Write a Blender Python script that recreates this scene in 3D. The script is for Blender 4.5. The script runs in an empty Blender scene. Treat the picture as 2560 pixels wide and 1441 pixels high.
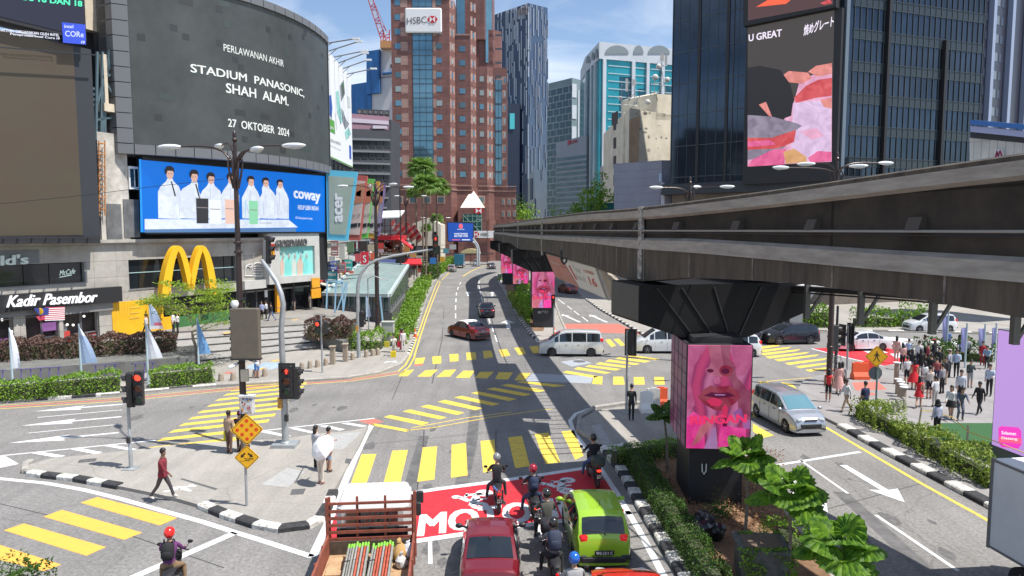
import bpy,bmesh,math,random
from mathutils import Vector,Matrix,noise
R=math.radians
sin,cos,pi=math.sin,math.cos,math.pi
rnd=random.Random(7)
scene=bpy.context.scene
COL=scene.collection
# camera, sky, sun, exposure
F=1730.0
PITCH=math.atan(145.5/F)
H=9.2
cd=bpy.data.cameras.new('camera');cam=bpy.data.objects.new('camera',cd);COL.objects.link(cam)
cd.sensor_width=36;cd.lens=F/2560*36;cd.clip_end=3000;cd.clip_start=0.1
cam.location=(0,0,H);cam.rotation_euler=(R(90)-PITCH,0,0)
scene.camera=cam
SUNV=Vector((0.48,-0.17,1.0)).normalized()
world=bpy.data.worlds.new("World");scene.world=world;world.use_nodes=True
nt=world.node_tree;nt.nodes.clear()
sky=nt.nodes.new('ShaderNodeTexSky');sky.sky_type='NISHITA';sky.sun_disc=False
sky.sun_elevation=math.asin(SUNV.z);sky.sun_rotation=math.atan2(SUNV.x,SUNV.y)
sky.air_density=1.0;sky.dust_density=0.5;sky.ozone_density=3.0
tc=nt.nodes.new('ShaderNodeTexCoord');mp=nt.nodes.new('ShaderNodeMapping')
mp.inputs['Scale'].default_value=(1.0,1.0,3.6)
ns=nt.nodes.new('ShaderNodeTexNoise');ns.inputs['Scale'].default_value=2.2
ns.inputs['Detail'].default_value=7;ns.inputs['Roughness'].default_value=0.55
ns.inputs['Distortion'].default_value=0.6
cr=nt.nodes.new('ShaderNodeValToRGB');cr.color_ramp.elements[0].position=0.46;cr.color_ramp.elements[1].position=0.74
cr.color_ramp.elements[0].color=(0.03,0.03,0.03,1);cr.color_ramp.elements[1].color=(.75,.75,.75,1)
mx=nt.nodes.new('ShaderNodeMix');mx.data_type='RGBA'
bg=nt.nodes.new('ShaderNodeBackground');bg.inputs['Strength'].default_value=0.12
wo=nt.nodes.new('ShaderNodeOutputWorld')
L=nt.links.new
L(tc.outputs['Generated'],mp.inputs['Vector']);L(mp.outputs['Vector'],ns.inputs['Vector'])
L(ns.outputs['Fac'],cr.inputs['Fac']);L(cr.outputs['Color'],mx.inputs['Factor'])
L(sky.outputs['Color'],mx.inputs['A']);mx.inputs['B'].default_value=(7.4,7.6,7.9,1)
L(mx.outputs['Result'],bg.inputs['Color']);L(bg.outputs['Background'],wo.inputs['Surface'])
sl=bpy.data.lights.new('sun','SUN');sl.energy=4.8;sl.angle=R(0.5);sl.color=(1,.96,.9)
so=bpy.data.objects.new('sun',sl);COL.objects.link(so)
so.rotation_euler=(-SUNV).to_track_quat('-Z','Y').to_euler();so.location=(30,-20,60)
vs=scene.view_settings
vs.view_transform='Standard';vs.look='None';vs.gamma=1;vs.exposure=0.5
# pixel -> world helpers (authoring only)
def ray(px,py):
 x=(px-1280)/F;y=-(py-720.5)/F
 return Vector((x,cos(PITCH)+y*sin(PITCH),-sin(PITCH)+y*cos(PITCH)))
def G(px,py,z=0.0):
 d=ray(px,py);t=(z-H)/d.z
 return Vector((d.x*t,d.y*t,z))
def at(px,py,Y):
 d=ray(px,py);t=Y/d.y
 return Vector((d.x*t,Y,H+d.z*t))
class VP:
 """a vertical plane through two ground points; call with pixel -> point on it, 'off' metres towards the viewer"""
 def __init__(s,a,b):
  s.a=Vector((a[0],a[1],0));b=Vector((b[0],b[1],0));s.u=(b-s.a).normalized()
  s.n=Vector((s.u.y,-s.u.x,0));s.len=(b-s.a).length
  if s.n.dot(-s.a)<0:s.n=-s.n
 def __call__(s,px,py,off=0.0):
  d=ray(px,py);t=(s.a.dot(s.n)+off)/(d.dot(s.n))
  return Vector((d.x*t,d.y*t,H+d.z*t))
 def P(s,x,z,off=0.0):
  return s.a+s.u*x+s.n*off+Vector((0,0,z))
# materials
_m={}
def M(name,col=(.5,.5,.5),rough=.6,metal=0,var=0,scale=4,bump=0,bscale=40,emit=0,ecol=None,tint=None,trans=0,spec=None,detail=5,stretch=None,coat=0):
 if name in _m:return _m[name]
 m=bpy.data.materials.new(name);_m[name]=m;m.use_nodes=True
 t=m.node_tree;b=t.nodes['Principled BSDF']
 b.inputs['Base Color'].default_value=(*col,1);b.inputs['Roughness'].default_value=rough
 b.inputs['Metallic'].default_value=metal
 if spec is not None:b.inputs['Specular IOR Level'].default_value=spec
 if trans:b.inputs['Transmission Weight'].default_value=trans
 if coat:b.inputs['Coat Weight'].default_value=coat;b.inputs['Coat Roughness'].default_value=.04
 if emit:
  b.inputs['Emission Color'].default_value=(*(ecol or col),1);b.inputs['Emission Strength'].default_value=emit
 if var or bump:
  c=t.nodes.new('ShaderNodeTexCoord');mpn=t.nodes.new('ShaderNodeMapping')
  if stretch:mpn.inputs['Scale'].default_value=stretch
  t.links.new(c.outputs['Object'],mpn.inputs['Vector'])
 if var:
  n=t.nodes.new('ShaderNodeTexNoise');n.inputs['Scale'].default_value=scale;n.inputs['Detail'].default_value=detail
  n.inputs['Roughness'].default_value=.65
  r=t.nodes.new('ShaderNodeValToRGB');r.color_ramp.elements[0].position=.3;r.color_ramp.elements[1].position=.7
  lo=tint or tuple(x*(1-var)for x in col);hi=tuple(min(1,x*(1+var))for x in col)
  r.color_ramp.elements[0].color=(*lo,1);r.color_ramp.elements[1].color=(*hi,1)
  t.links.new(mpn.outputs['Vector'],n.inputs['Vector']);t.links.new(n.outputs['Fac'],r.inputs['Fac'])
  t.links.new(r.outputs['Color'],b.inputs['Base Color'])
 if bump:
  n2=t.nodes.new('ShaderNodeTexNoise');n2.inputs['Scale'].default_value=bscale;n2.inputs['Detail'].default_value=4
  bp=t.nodes.new('ShaderNodeBump');bp.inputs['Strength'].default_value=bump;bp.inputs['Distance'].default_value=.02
  t.links.new(mpn.outputs['Vector'],n2.inputs['Vector']);t.links.new(n2.outputs['Fac'],bp.inputs['Height'])
  t.links.new(bp.outputs['Normal'],b.inputs['Normal'])
 return m
def nodes_of(m):return m.node_tree,m.node_tree.nodes['Principled BSDF'],m.node_tree.links.new
def bricks(name,c1,c2,mortar,w,h,ms=.02,rough=.6,offset=.5,plane='XZ',dirt=.25,bumpy=True,dscale=.35,spec=.3):
 """panel / tile surface from a brick texture laid in metres, plus large soft dirt"""
 if name in _m:return _m[name]
 m=M(name,c1,rough,spec=spec);t,b,lk=nodes_of(m)
 c=t.nodes.new('ShaderNodeTexCoord');sp=t.nodes.new('ShaderNodeSeparateXYZ');cb=t.nodes.new('ShaderNodeCombineXYZ')
 lk(c.outputs['Object'],sp.inputs[0])
 if plane=='XY':
  lk(sp.outputs['X'],cb.inputs['X']);lk(sp.outputs['Y'],cb.inputs['Y'])
 else:
  ad=t.nodes.new('ShaderNodeMath');ad.operation='ADD'
  lk(sp.outputs['X'],ad.inputs[0]);lk(sp.outputs['Y'],ad.inputs[1]);lk(ad.outputs[0],cb.inputs['X']);lk(sp.outputs['Z'],cb.inputs['Y'])
 br=t.nodes.new('ShaderNodeTexBrick');br.offset=offset
 br.inputs['Color1'].default_value=(*c1,1);br.inputs['Color2'].default_value=(*c2,1);br.inputs['Mortar'].default_value=(*mortar,1)
 br.inputs['Scale'].default_value=1;br.inputs['Mortar Size'].default_value=ms
 br.inputs['Brick Width'].default_value=w;br.inputs['Row Height'].default_value=h
 lk(cb.outputs[0],br.inputs['Vector'])
 n=t.nodes.new('ShaderNodeTexNoise');n.inputs['Scale'].default_value=dscale;n.inputs['Detail'].default_value=8;n.inputs['Roughness'].default_value=.7
 lk(c.outputs['Object'],n.inputs['Vector'])
 mr=t.nodes.new('ShaderNodeMapRange');mr.inputs['From Min'].default_value=.35;mr.inputs['From Max'].default_value=.65
 mr.inputs['To Min'].default_value=1-dirt;mr.inputs['To Max'].default_value=1+dirt*.4
 lk(n.outputs['Fac'],mr.inputs['Value'])
 mu=t.nodes.new('ShaderNodeVectorMath');mu.operation='SCALE'
 lk(br.outputs['Color'],mu.inputs[0]);lk(mr.outputs[0],mu.inputs['Scale']);lk(mu.outputs[0],b.inputs['Base Color'])
 if bumpy:
  bp=t.nodes.new('ShaderNodeBump');bp.inputs['Strength'].default_value=.4;bp.inputs['Distance'].default_value=.01;bp.invert=True
  lk(br.outputs['Fac'],bp.inputs['Height']);lk(bp.outputs['Normal'],b.inputs['Normal'])
 return m
def lit(name,col,e=.55,rough=.35,var=0,scale=.8):
 new=name not in _m;m=M(name,tuple(c*.12 for c in col),rough,emit=e,ecol=col)
 if var and new:
  t=m.node_tree;n=t.nodes.new('ShaderNodeTexNoise');n.inputs['Scale'].default_value=scale;n.inputs['Detail'].default_value=6;n.inputs['Distortion'].default_value=1.2
  c=t.nodes.new('ShaderNodeTexCoord');r=t.nodes.new('ShaderNodeValToRGB');r.color_ramp.elements[0].position=.35;r.color_ramp.elements[1].position=.68
  r.color_ramp.elements[0].color=(*[x*(1-var)for x in col],1);r.color_ramp.elements[1].color=(*[min(1,x+var*.35)for x in col],1)
  t.links.new(c.outputs['Object'],n.inputs['Vector']);t.links.new(n.outputs['Fac'],r.inputs['Fac']);t.links.new(r.outputs['Color'],t.nodes['Principled BSDF'].inputs['Emission Color'])
 return m
# mesh builder
def tag(o,label=None,cat=None,group=None,kind=None):
 if label:o['label']=label
 if cat:o['category']=cat
 if group:o['group']=group
 if kind:o['kind']=kind
 return o
def empty(name,loc=(0,0,0),label=None,cat=None,group=None,rz=0,kind=None):
 o=bpy.data.objects.new(name,None);COL.objects.link(o);o.location=loc;o.rotation_euler.z=rz
 o.empty_display_size=.3
 return tag(o,label,cat,group,kind)
def wloc(o):
 v=Vector((0,0,0))
 while o is not None:v+=o.location;o=o.parent
 return v
class MB:
 def __init__(s):s.v=[];s.f=[];s.m=[];s.cur=0
 def mat(s,i):s.cur=i;return s
 def add(s,vs,fs,mi=None):
  b=len(s.v);s.v+=[tuple(v)for v in vs]
  for f in fs:s.f.append(tuple(b+i for i in f));s.m.append(s.cur if mi is None else mi)
  return s
 def poly(s,pts,mi=None):return s.add(pts,[tuple(range(len(pts)))],mi)
 def slab(s,pts,ext,mi=None):
  n=len(pts);e=Vector(ext);vs=[Vector(p)for p in pts]+[Vector(p)+e for p in pts]
  fs=[tuple(range(n)),tuple(range(2*n-1,n-1,-1))]+[(i,(i+1)%n,n+(i+1)%n,n+i)for i in range(n)]
  return s.add(vs,fs,mi)
 def hexa(s,p,mi=None):
  return s.add(p,[(0,1,2,3),(7,6,5,4),(0,4,5,1),(1,5,6,2),(2,6,7,3),(3,7,4,0)],mi)
 def box(s,c,sz,rz=0,mi=None,M_=None,taper=1):
  x,y,z=sz[0]/2,sz[1]/2,sz[2]/2;t=taper
  p=[(-x,-y,-z),(x,-y,-z),(x,y,-z),(-x,y,-z),(-x*t,-y*t,z),(x*t,-y*t,z),(x*t,y*t,z),(-x*t,y*t,z)]
  m=Matrix.Translation(c)@(M_ if M_ is not None else Matrix.Rotation(rz,4,'Z'))
  return s.hexa([m@Vector(q)for q in p],mi)
 def rbox(s,c,sz,r=.02,rz=0,mi=None,M_=None):
  x,y,z=sz[0]/2,sz[1]/2,sz[2]/2;r=min(r,x*.9,y*.9,z*.9)
  m=Matrix.Translation(c)@(M_ if M_ is not None else Matrix.Rotation(rz,4,'Z'))
  def ring(ax,ay,zz):return[(-ax+r,-ay,zz),(ax-r,-ay,zz),(ax,-ay+r,zz),(ax,ay-r,zz),(ax-r,ay,zz),(-ax+r,ay,zz),(-ax,ay-r,zz),(-ax,-ay+r,zz)]
  rr=[ring(x-r*.7,y-r*.7,-z),ring(x,y,-z+r),ring(x,y,z-r),ring(x-r*.7,y-r*.7,z)]
  vs=[m@Vector(q)for g in rr for q in g]
  fs=[(7,6,5,4,3,2,1,0),tuple(range(24,32))]
  for k in range(3):
   for i in range(8):fs.append((k*8+i,k*8+(i+1)%8,k*8+8+(i+1)%8,k*8+8+i))
  return s.add(vs,fs,mi)
 def bar(s,a,b,w,h,mi=None):
  a=Vector(a);b=Vector(b);d=b-a;q=d.to_track_quat('X','Z').to_matrix().to_4x4()
  return s.box((a+b)/2,(d.length,w,h),0,mi,q)
 def tube(s,pts,r,n=8,mi=None,cap=True):
  pts=[Vector(p)for p in pts];k=len(pts)
  rs=r if isinstance(r,(list,tuple))else[r]*k
  b=len(s.v);up=None;fs=[]
  for i,p in enumerate(pts):
   d=(pts[min(i+1,k-1)]-pts[max(i-1,0)])
   d=d.normalized()if d.length>1e-9 else Vector((0,0,1))
   if up is None:up=d.orthogonal().normalized()
   up=(up-d*up.dot(d));up=up.normalized()if up.length>1e-6 else d.orthogonal().normalized()
   sd=d.cross(up)
   for j in range(n):
    a=2*pi*j/n;s.v.append(tuple(p+(up*cos(a)+sd*sin(a))*rs[i]))
  for i in range(k-1):
   for j in range(n):fs.append((b+i*n+j,b+i*n+(j+1)%n,b+(i+1)*n+(j+1)%n,b+(i+1)*n+j))
  if cap:fs+=[tuple(b+j for j in range(n-1,-1,-1)),tuple(b+(k-1)*n+j for j in range(n))]
  s.f+=fs;s.m+=[s.cur if mi is None else mi]*len(fs);return s
 def lathe(s,prof,c=(0,0,0),n=12,mi=None,M_=None):
  b=len(s.v);c=Vector(c);m=M_ or Matrix.Identity(4);fs=[]
  for r,z in prof:
   for j in range(n):
    a=2*pi*j/n;s.v.append(tuple(c+m@Vector((r*cos(a),r*sin(a),z))))
  for i in range(len(prof)-1):
   for j in range(n):fs.append((b+i*n+j,b+i*n+(j+1)%n,b+(i+1)*n+(j+1)%n,b+(i+1)*n+j))
  if prof[0][0]>1e-4:fs.append(tuple(b+j for j in range(n-1,-1,-1)))
  if prof[-1][0]>1e-4:fs.append(tuple(b+(len(prof)-1)*n+j for j in range(n)))
  s.f+=fs;s.m+=[s.cur if mi is None else mi]*len(fs);return s
 def ell(s,c,r,n=12,k=8,mi=None,M_=None,lo=-pi/2,hi=pi/2):
  r=r if isinstance(r,(tuple,list))else(r,r,r);m=M_ or Matrix.Identity(4);b=len(s.v);fs=[];c=Vector(c)
  for i in range(k+1):
   p=lo+(hi-lo)*i/k
   for j in range(n):
    a=2*pi*j/n;s.v.append(tuple(c+m@Vector((r[0]*cos(p)*cos(a),r[1]*cos(p)*sin(a),r[2]*sin(p)))))
  for i in range(k):
   for j in range(n):fs.append((b+i*n+j,b+i*n+(j+1)%n,b+(i+1)*n+(j+1)%n,b+(i+1)*n+j))
  s.f+=fs;s.m+=[s.cur if mi is None else mi]*len(fs);return s
 def text(s,txt,p0,U,V,N=(0,0,0),bold=0.0,mi=None,keep=False,shear=0):
  """lettering: bottom-left corner p0, U = full width vector, V = height vector, N = thickness vector"""
  cu=bpy.data.curves.new('t','FONT');cu.body=txt;cu.resolution_u=3;cu.shear=shear
  N=Vector(N);th=N.length>1e-6;cu.extrude=.5 if th else 0
  o=bpy.data.objects.new('t',cu);COL.objects.link(o)
  dg=bpy.context.evaluated_depsgraph_get();me=bpy.data.meshes.new_from_object(o.evaluated_get(dg))
  vs=[v.co.copy()for v in me.vertices];fs=[tuple(p.vertices)for p in me.polygons]
  bpy.data.objects.remove(o);bpy.data.curves.remove(cu);bpy.data.meshes.remove(me)
  if not vs:return s
  x0=min(v.x for v in vs);x1=max(v.x for v in vs);y0=min(v.y for v in vs);y1=max(v.y for v in vs)
  U=Vector(U);V=Vector(V);p0=Vector(p0)
  for j,(dx,dy)in enumerate([(-1,-.5),(1,-.5),(0,0),(-1,.5),(1,.5)]if bold>.004 else[(0,0)]):
   uv=[((v.x+dx*bold*.8-x0)/(x1-x0),(v.y+dy*bold*.8-y0)/(y1-y0),v.z+.5 if th else 0)for v in vs]
   out=[keep(*q)for q in uv]if callable(keep)else[p0+U*q[0]+V*q[1]+N*q[2]for q in uv]
   c=out[0];e=(Vector((0,0,H))-c).normalized()*.002*j if c.length<400 and not-6<c.y<6 else Vector((-.001*j,0,0));s.add([q+e for q in out],fs,mi)
  return s
 def build(s,name,mats,parent=None,label=None,cat=None,group=None,kind=None,smooth=0,world=True,loc=None,recalc=True):
  if not isinstance(mats,(list,tuple)):mats=[mats]
  if parent is not None:
   off=wloc(parent)if world else Vector()
  elif loc is not None:off=Vector(loc)
  elif world and s.v:
   xs=[v[0]for v in s.v];ys=[v[1]for v in s.v];zs=[v[2]for v in s.v]
   off=Vector(((min(xs)+max(xs))/2,(min(ys)+max(ys))/2,min(zs)))
  else:off=Vector()
  me=bpy.data.meshes.new(name)
  ox,oy,oz=off if world else(0,0,0)
  me.from_pydata([(v[0]-ox,v[1]-oy,v[2]-oz)for v in s.v],[],s.f)
  for m in mats:me.materials.append(m)
  me.polygons.foreach_set('material_index',s.m)
  if recalc:
   bm=bmesh.new();bm.from_mesh(me);bmesh.ops.recalc_face_normals(bm,faces=bm.faces);bm.to_mesh(me);bm.free()
  if smooth:
   me.polygons.foreach_set('use_smooth',[True]*len(me.polygons))
   me.set_sharp_from_angle(angle=R(smooth if smooth>1 else 40))
  me.update()
  o=bpy.data.objects.new(name,me);COL.objects.link(o)
  if parent is not None:o.parent=parent
  else:o.location=off
  return tag(o,label,cat,group,kind)
def copy_tree(o,parent=None):
 c=o.copy();COL.objects.link(c);c.parent=parent
 for ch in list(o.children):copy_tree(ch,c)
 return c
def lerp(a,b,t):return a+(b-a)*t
def interp(tab,x):
 if x<=tab[0][0]:return tab[0][1]
 for(a,b),(c,d)in zip(tab,tab[1:]):
  if x<=c:return b+(d-b)*(x-a)/(c-a)if c>a else d
 return tab[-1][1]
def proj(p):
 p=Vector(p)-Vector((0,0,H));d=p.y*cos(PITCH)-p.z*sin(PITCH);v=p.y*sin(PITCH)+p.z*cos(PITCH)
 return 1280+F*p.x/d,720.5-F*v/d
def vp_s(P,px):
 q=P(px,575);return(q-P.a).dot(P.u)
def rect(b,P,x0,x1,z0,z1,off=0.0,dep=.1,mi=None):
 s0,s1=vp_s(P,x0),vp_s(P,x1)
 return b.slab([P.P(s0,z0,off),P.P(s1,z0,off),P.P(s1,z1,off),P.P(s0,z1,off)],-P.n*dep,mi)
def srect(b,P,s0,s1,z0,z1,off=0.0,dep=.1,mi=None):
 return b.slab([P.P(s0,z0,off),P.P(s1,z0,off),P.P(s1,z1,off),P.P(s0,z1,off)],-P.n*dep,mi)
def pxpoly(b,P,pts,off=0.0,dep=.02,mi=None):
 return b.slab([P(x,y,off)for x,y in pts],-P.n*dep,mi)
def ptext(b,P,txt,bl,br,hpx,off=0.02,dep=0.0,bold=.01,mi=None,shear=0):
 """text on plane P: bottom-left pixel, bottom-right pixel, height in pixels at the left end"""
 a=P(*bl,off);c=P(*br,off);top=P(bl[0],bl[1]-hpx,off)
 return b.text(txt,a,c-a,top-a,P.n*dep,bold,mi,shear=shear)
def windows(root,name,P,cells,mat,off=.02,dep=.06,cap=100):
 """cells = (s0, s1, z0, z1) panes; the first 'cap' are parts of their own, the rest one part"""
 rest=MB();used=root.get('_w',0)
 for(s0,s1,z0,z1)in cells:
  if used<cap:
   b=MB();srect(b,P,s0,s1,z0,z1,off,dep);b.build(name,rnd.choice(mat)if isinstance(mat,list)else mat,root,recalc=False);used+=1
  else:srect(rest,P,s0,s1,z0,z1,off,dep)
 root['_w']=used
 if rest.v:rest.build(name,mat[0]if isinstance(mat,list)else mat,root,kind='stuff',recalc=False)
# ground materials
def road_mat(name,c,spk=.42,joints=False):
 m=M(name,c,.85,spec=.25);t,b,lk=nodes_of(m)
 tcn=t.nodes.new('ShaderNodeTexCoord')
 n1=t.nodes.new('ShaderNodeTexNoise');n1.inputs['Scale'].default_value=.22;n1.inputs['Detail'].default_value=8;n1.inputs['Roughness'].default_value=.6
 n2=t.nodes.new('ShaderNodeTexNoise');n2.inputs['Scale'].default_value=9;n2.inputs['Detail'].default_value=8;n2.inputs['Roughness'].default_value=.85
 mpn=t.nodes.new('ShaderNodeMapping');mpn.inputs['Scale'].default_value=(1.6,.12,1)
 n3=t.nodes.new('ShaderNodeTexNoise');n3.inputs['Scale'].default_value=1.1;n3.inputs['Detail'].default_value=5
 lk(tcn.outputs['Object'],n1.inputs['Vector']);lk(tcn.outputs['Object'],n2.inputs['Vector'])
 lk(tcn.outputs['Object'],mpn.inputs['Vector']);lk(mpn.outputs['Vector'],n3.inputs['Vector'])
 def rng(src,a,b2,lo,hi):
  r=t.nodes.new('ShaderNodeMapRange');r.inputs['From Min'].default_value=a;r.inputs['From Max'].default_value=b2
  r.inputs['To Min'].default_value=lo;r.inputs['To Max'].default_value=hi;lk(src,r.inputs['Value']);return r.outputs[0]
 a=rng(n1.outputs['Fac'],.35,.65,.86,1.09);bb=rng(n2.outputs['Fac'],.35,.65,1-spk,1+spk);c3=rng(n3.outputs['Fac'],.35,.65,.92,1.05)
 mu=t.nodes.new('ShaderNodeMath');mu.operation='MULTIPLY';lk(a,mu.inputs[0]);lk(bb,mu.inputs[1])
 mu2=t.nodes.new('ShaderNodeMath');mu2.operation='MULTIPLY';lk(mu.outputs[0],mu2.inputs[0]);lk(c3,mu2.inputs[1])
 vo=t.nodes.new('ShaderNodeTexVoronoi');vo.feature='DISTANCE_TO_EDGE';vo.inputs['Scale'].default_value=.16
 ad=t.nodes.new('ShaderNodeVectorMath');ad.operation='ADD';sc=t.nodes.new('ShaderNodeVectorMath');sc.operation='SCALE';sc.inputs['Scale'].default_value=1.5
 lk(n1.outputs['Color'],sc.inputs[0]);lk(tcn.outputs['Object'],ad.inputs[0]);lk(sc.outputs[0],ad.inputs[1]);lk(ad.outputs[0],vo.inputs['Vector'])
 ck=rng(vo.outputs['Distance'],0,.004,.72,1)
 mu3=t.nodes.new('ShaderNodeMath');mu3.operation='MULTIPLY';lk(mu2.outputs[0],mu3.inputs[0]);lk(ck,mu3.inputs[1])
 vm=t.nodes.new('ShaderNodeVectorMath');vm.operation='SCALE';vm.inputs[0].default_value=c
 lk(mu3.outputs[0],vm.inputs['Scale']);lk(vm.outputs[0],b.inputs['Base Color'])
 bp=t.nodes.new('ShaderNodeBump');bp.inputs['Strength'].default_value=.35;bp.inputs['Distance'].default_value=.01
 lk(n2.outputs['Fac'],bp.inputs['Height']);lk(bp.outputs['Normal'],b.inputs['Normal'])
 return m
def paint(name,c,wear=.34):
 m=M(name,c,.7,spec=.3);t,b,lk=nodes_of(m)
 tcn=t.nodes.new('ShaderNodeTexCoord');n=t.nodes.new('ShaderNodeTexNoise');n.inputs['Scale'].default_value=3.5;n.inputs['Detail'].default_value=10;n.inputs['Roughness'].default_value=.8
 r=t.nodes.new('ShaderNodeValToRGB');e=r.color_ramp.elements
 e[0].position=.32;e[1].position=.50;e[0].color=(*[lerp(x,.13,wear*1.8)for x in c],1);e[1].color=(*c,1)
 lk(tcn.outputs['Object'],n.inputs['Vector']);lk(n.outputs['Fac'],r.inputs['Fac']);lk(r.outputs['Color'],b.inputs['Base Color'])
 return m
m_asph=road_mat('asphalt',(.212,.204,.194))
m_conc=road_mat('pavement_concrete',(.325,.305,.275),.2)
m_plaza=bricks('plaza_paving',(.28,.265,.24),(.25,.235,.215),(.2,.19,.17),1.2,1.2,.02,.8,0,'XY',.2)
m_plaza2=bricks('plaza_paving_cool',(.30,.285,.275),(.27,.255,.245),(.18,.17,.165),1.5,1.5,.015,.7,0,'XY',.18)
m_yel=paint('yellow_paint',(.72,.52,.085));m_yel2=paint('faded_yellow_paint',(.80,.41,.075),.15);m_wht=paint('white_paint',(.66,.67,.67),.2)
m_red=paint('red_paint',(.56,.028,.04),.12);m_redf=paint('faded_red_paint',(.52,.16,.12),.35);m_blu=paint('grey_blue_paint',(.34,.37,.40),.3)
m_kw=M('kerb_white',(.60,.59,.55),.8,var=.45,scale=7,tint=(.22,.2,.17));m_kb=M('kerb_black',(.035,.035,.037),.8,var=.5,scale=7)
m_kc=M('kerb_concrete',(.33,.31,.28),.85,var=.3,scale=3)
m_soil=M('soil',(.19,.11,.06),.95,var=.45,scale=2,bump=.6,bscale=9)
m_turf=M('turf',(.03,.10,.03),.95,var=.3,scale=30,bump=.5,bscale=120)
b=MB();b.poly([(-900,-300,-.03),(900,-300,-.03),(900,1500,-.03),(-900,1500,-.03)]);b.build('ground',M('far_ground',(.18,.17,.16),.9,var=.3,scale=.05),kind='structure')
b=MB();b.poly([(-70,-20,0),(80,-20,0),(80,320,0),(-70,320,0)]);b.build('road',m_asph,kind='structure',loc=(0,0,0))
def slab_px(name,px,z,mat,extra_before=(),extra_after=(),z0=0.0,label=None):
 pts=[Vector((*e,z))for e in extra_before]+[G(x,y,z)for x,y in px]+[Vector((*e,z))for e in extra_after]
 b=MB();b.slab([(p.x,p.y,z0)for p in pts],(0,0,z-z0));return b.build(name,mat,kind='structure',loc=(0,0,0))
island_l=[(60,1178),(75,1161),(130,1146),(300,1129),(450,1111),(560,1104),(700,1098),(790,1085),(880,1077),(921,1066),(900,1110),(862,1175),(835,1225),(820,1265),(800,1298),(770,1314),(700,1322),(640,1312),(560,1287),(505,1264),(440,1246),(380,1232),(300,1216),(190,1198),(110,1188)]
slab_px('traffic_island',island_l,.12,m_conc)
left_edge=[(0,1003),(300,983),(540,963),(640,958),(760,951),(870,944),(950,931),(1000,911),(1018,890),(1030,860),(1046,800),(1062,750),(1080,712),(1094,696),(1128,672),(1160,660),(1190,651)]
slab_px('left_pavement',left_edge,.12,m_conc,[(-70,20),(-45,35)],[(-30,225),(-70,225)])
median_far=[(1247,684),(1256,720),(1278,760),(1303,800),(1330,838),(1347,850),(1375,849),(1420,843),(1400,800),(1386,760),(1375,730),(1352,700),(1310,676),(1270,668)]
slab_px('median_island',median_far,.12,m_conc)
median_near=[(1448,1078),(1452,1048),(1490,1026),(1560,1016),(1650,1012),(1760,1015),(1830,1050),(1880,1110),(1960,1230),(2040,1340),(2110,1441),(2200,1560),(1790,1560),(1716,1441),(1655,1340),(1605,1258),(1553,1170),(1512,1118)]
slab_px('median_island',median_near,.12,m_conc)
plaza_r=[(2100,1062),(2010,1018),(1985,985),(2010,950),(2080,930),(2180,922),(2300,895),(2500,862),(2700,850),(3300,1050),(2990,1500),(2600,1323),(2475,1259),(2330,1184),(2215,1124)]
slab_px('right_plaza',plaza_r,.12,m_plaza2)
slab_px('right_pavement',[(1340,670),(1400,695),(1457,742),(1500,773),(1560,808),(1612,838),(1700,846),(1850,843),(1920,838),(2000,831),(2100,827),(2300,829),(2560,836),(2900,850)],.12,m_conc,[],[(80,200),(20,215)])
def flat_px(name,polys,z,mats,kind='structure'):
 b=MB()
 for q in polys:
  mi=0
  if isinstance(q,tuple)and isinstance(q[0],int)and isinstance(q[1],list):mi,q=q
  b.poly([G(x,y,z)for x,y in q],mi)
 return b.build(name,mats,kind=kind,loc=(0,0,z),recalc=False)
flat_px('planting_bed',[[(1535,1140),(1640,1125),(1800,1120),(1870,1160),(1950,1265),(2030,1370),(2090,1460),(1800,1530),(1735,1441),(1665,1330),(1600,1235)]],.128,m_soil)
flat_px('planting_bed',[[(1262,720),(1284,760),(1312,800),(1335,828),(1358,828),(1372,790),(1355,745),(1325,705),(1275,690)]],.128,m_soil)
flat_px('turf',[[(2310,1075),(2345,1058),(2480,1058),(2640,1075),(2640,1200),(2520,1180),(2430,1140)]],.128,m_turf)
m_step=M('granite_step',(.30,.29,.275),.7,var=.2,scale=2);m_riser=M('step_riser',(.10,.098,.095),.8)
zs=[.12+.15*(k+1)for k in range(5)]
st_o=empty('stairs',G(600,900),'wide grey granite steps rising from the corner pavement to the mall plaza','stairs')
for k,z in enumerate(zs):
 a=G(440,912-k*15,.12);c=G(880,862-k*9.5,.12);c2=G(905,812-k*4,.12)
 front=[(a.x-40,a.y+2),(a.x,a.y),(c.x,c.y),(c2.x,c2.y),(-20,130),(-90,130)]
 b=MB();b.slab([(x,y,zs[k-1]if k else.12)for x,y in front],(0,0,.15),0 if k==4 else 1)
 b.slab([(x+.0,y+(-.03 if i<4 else 0),z-.04)for i,(x,y)in enumerate(front)],(0,0,.044),0)
 b.build('step',[m_plaza if k==4 else m_step,m_riser],st_o)
PZ=zs[-1]+.004
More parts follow.
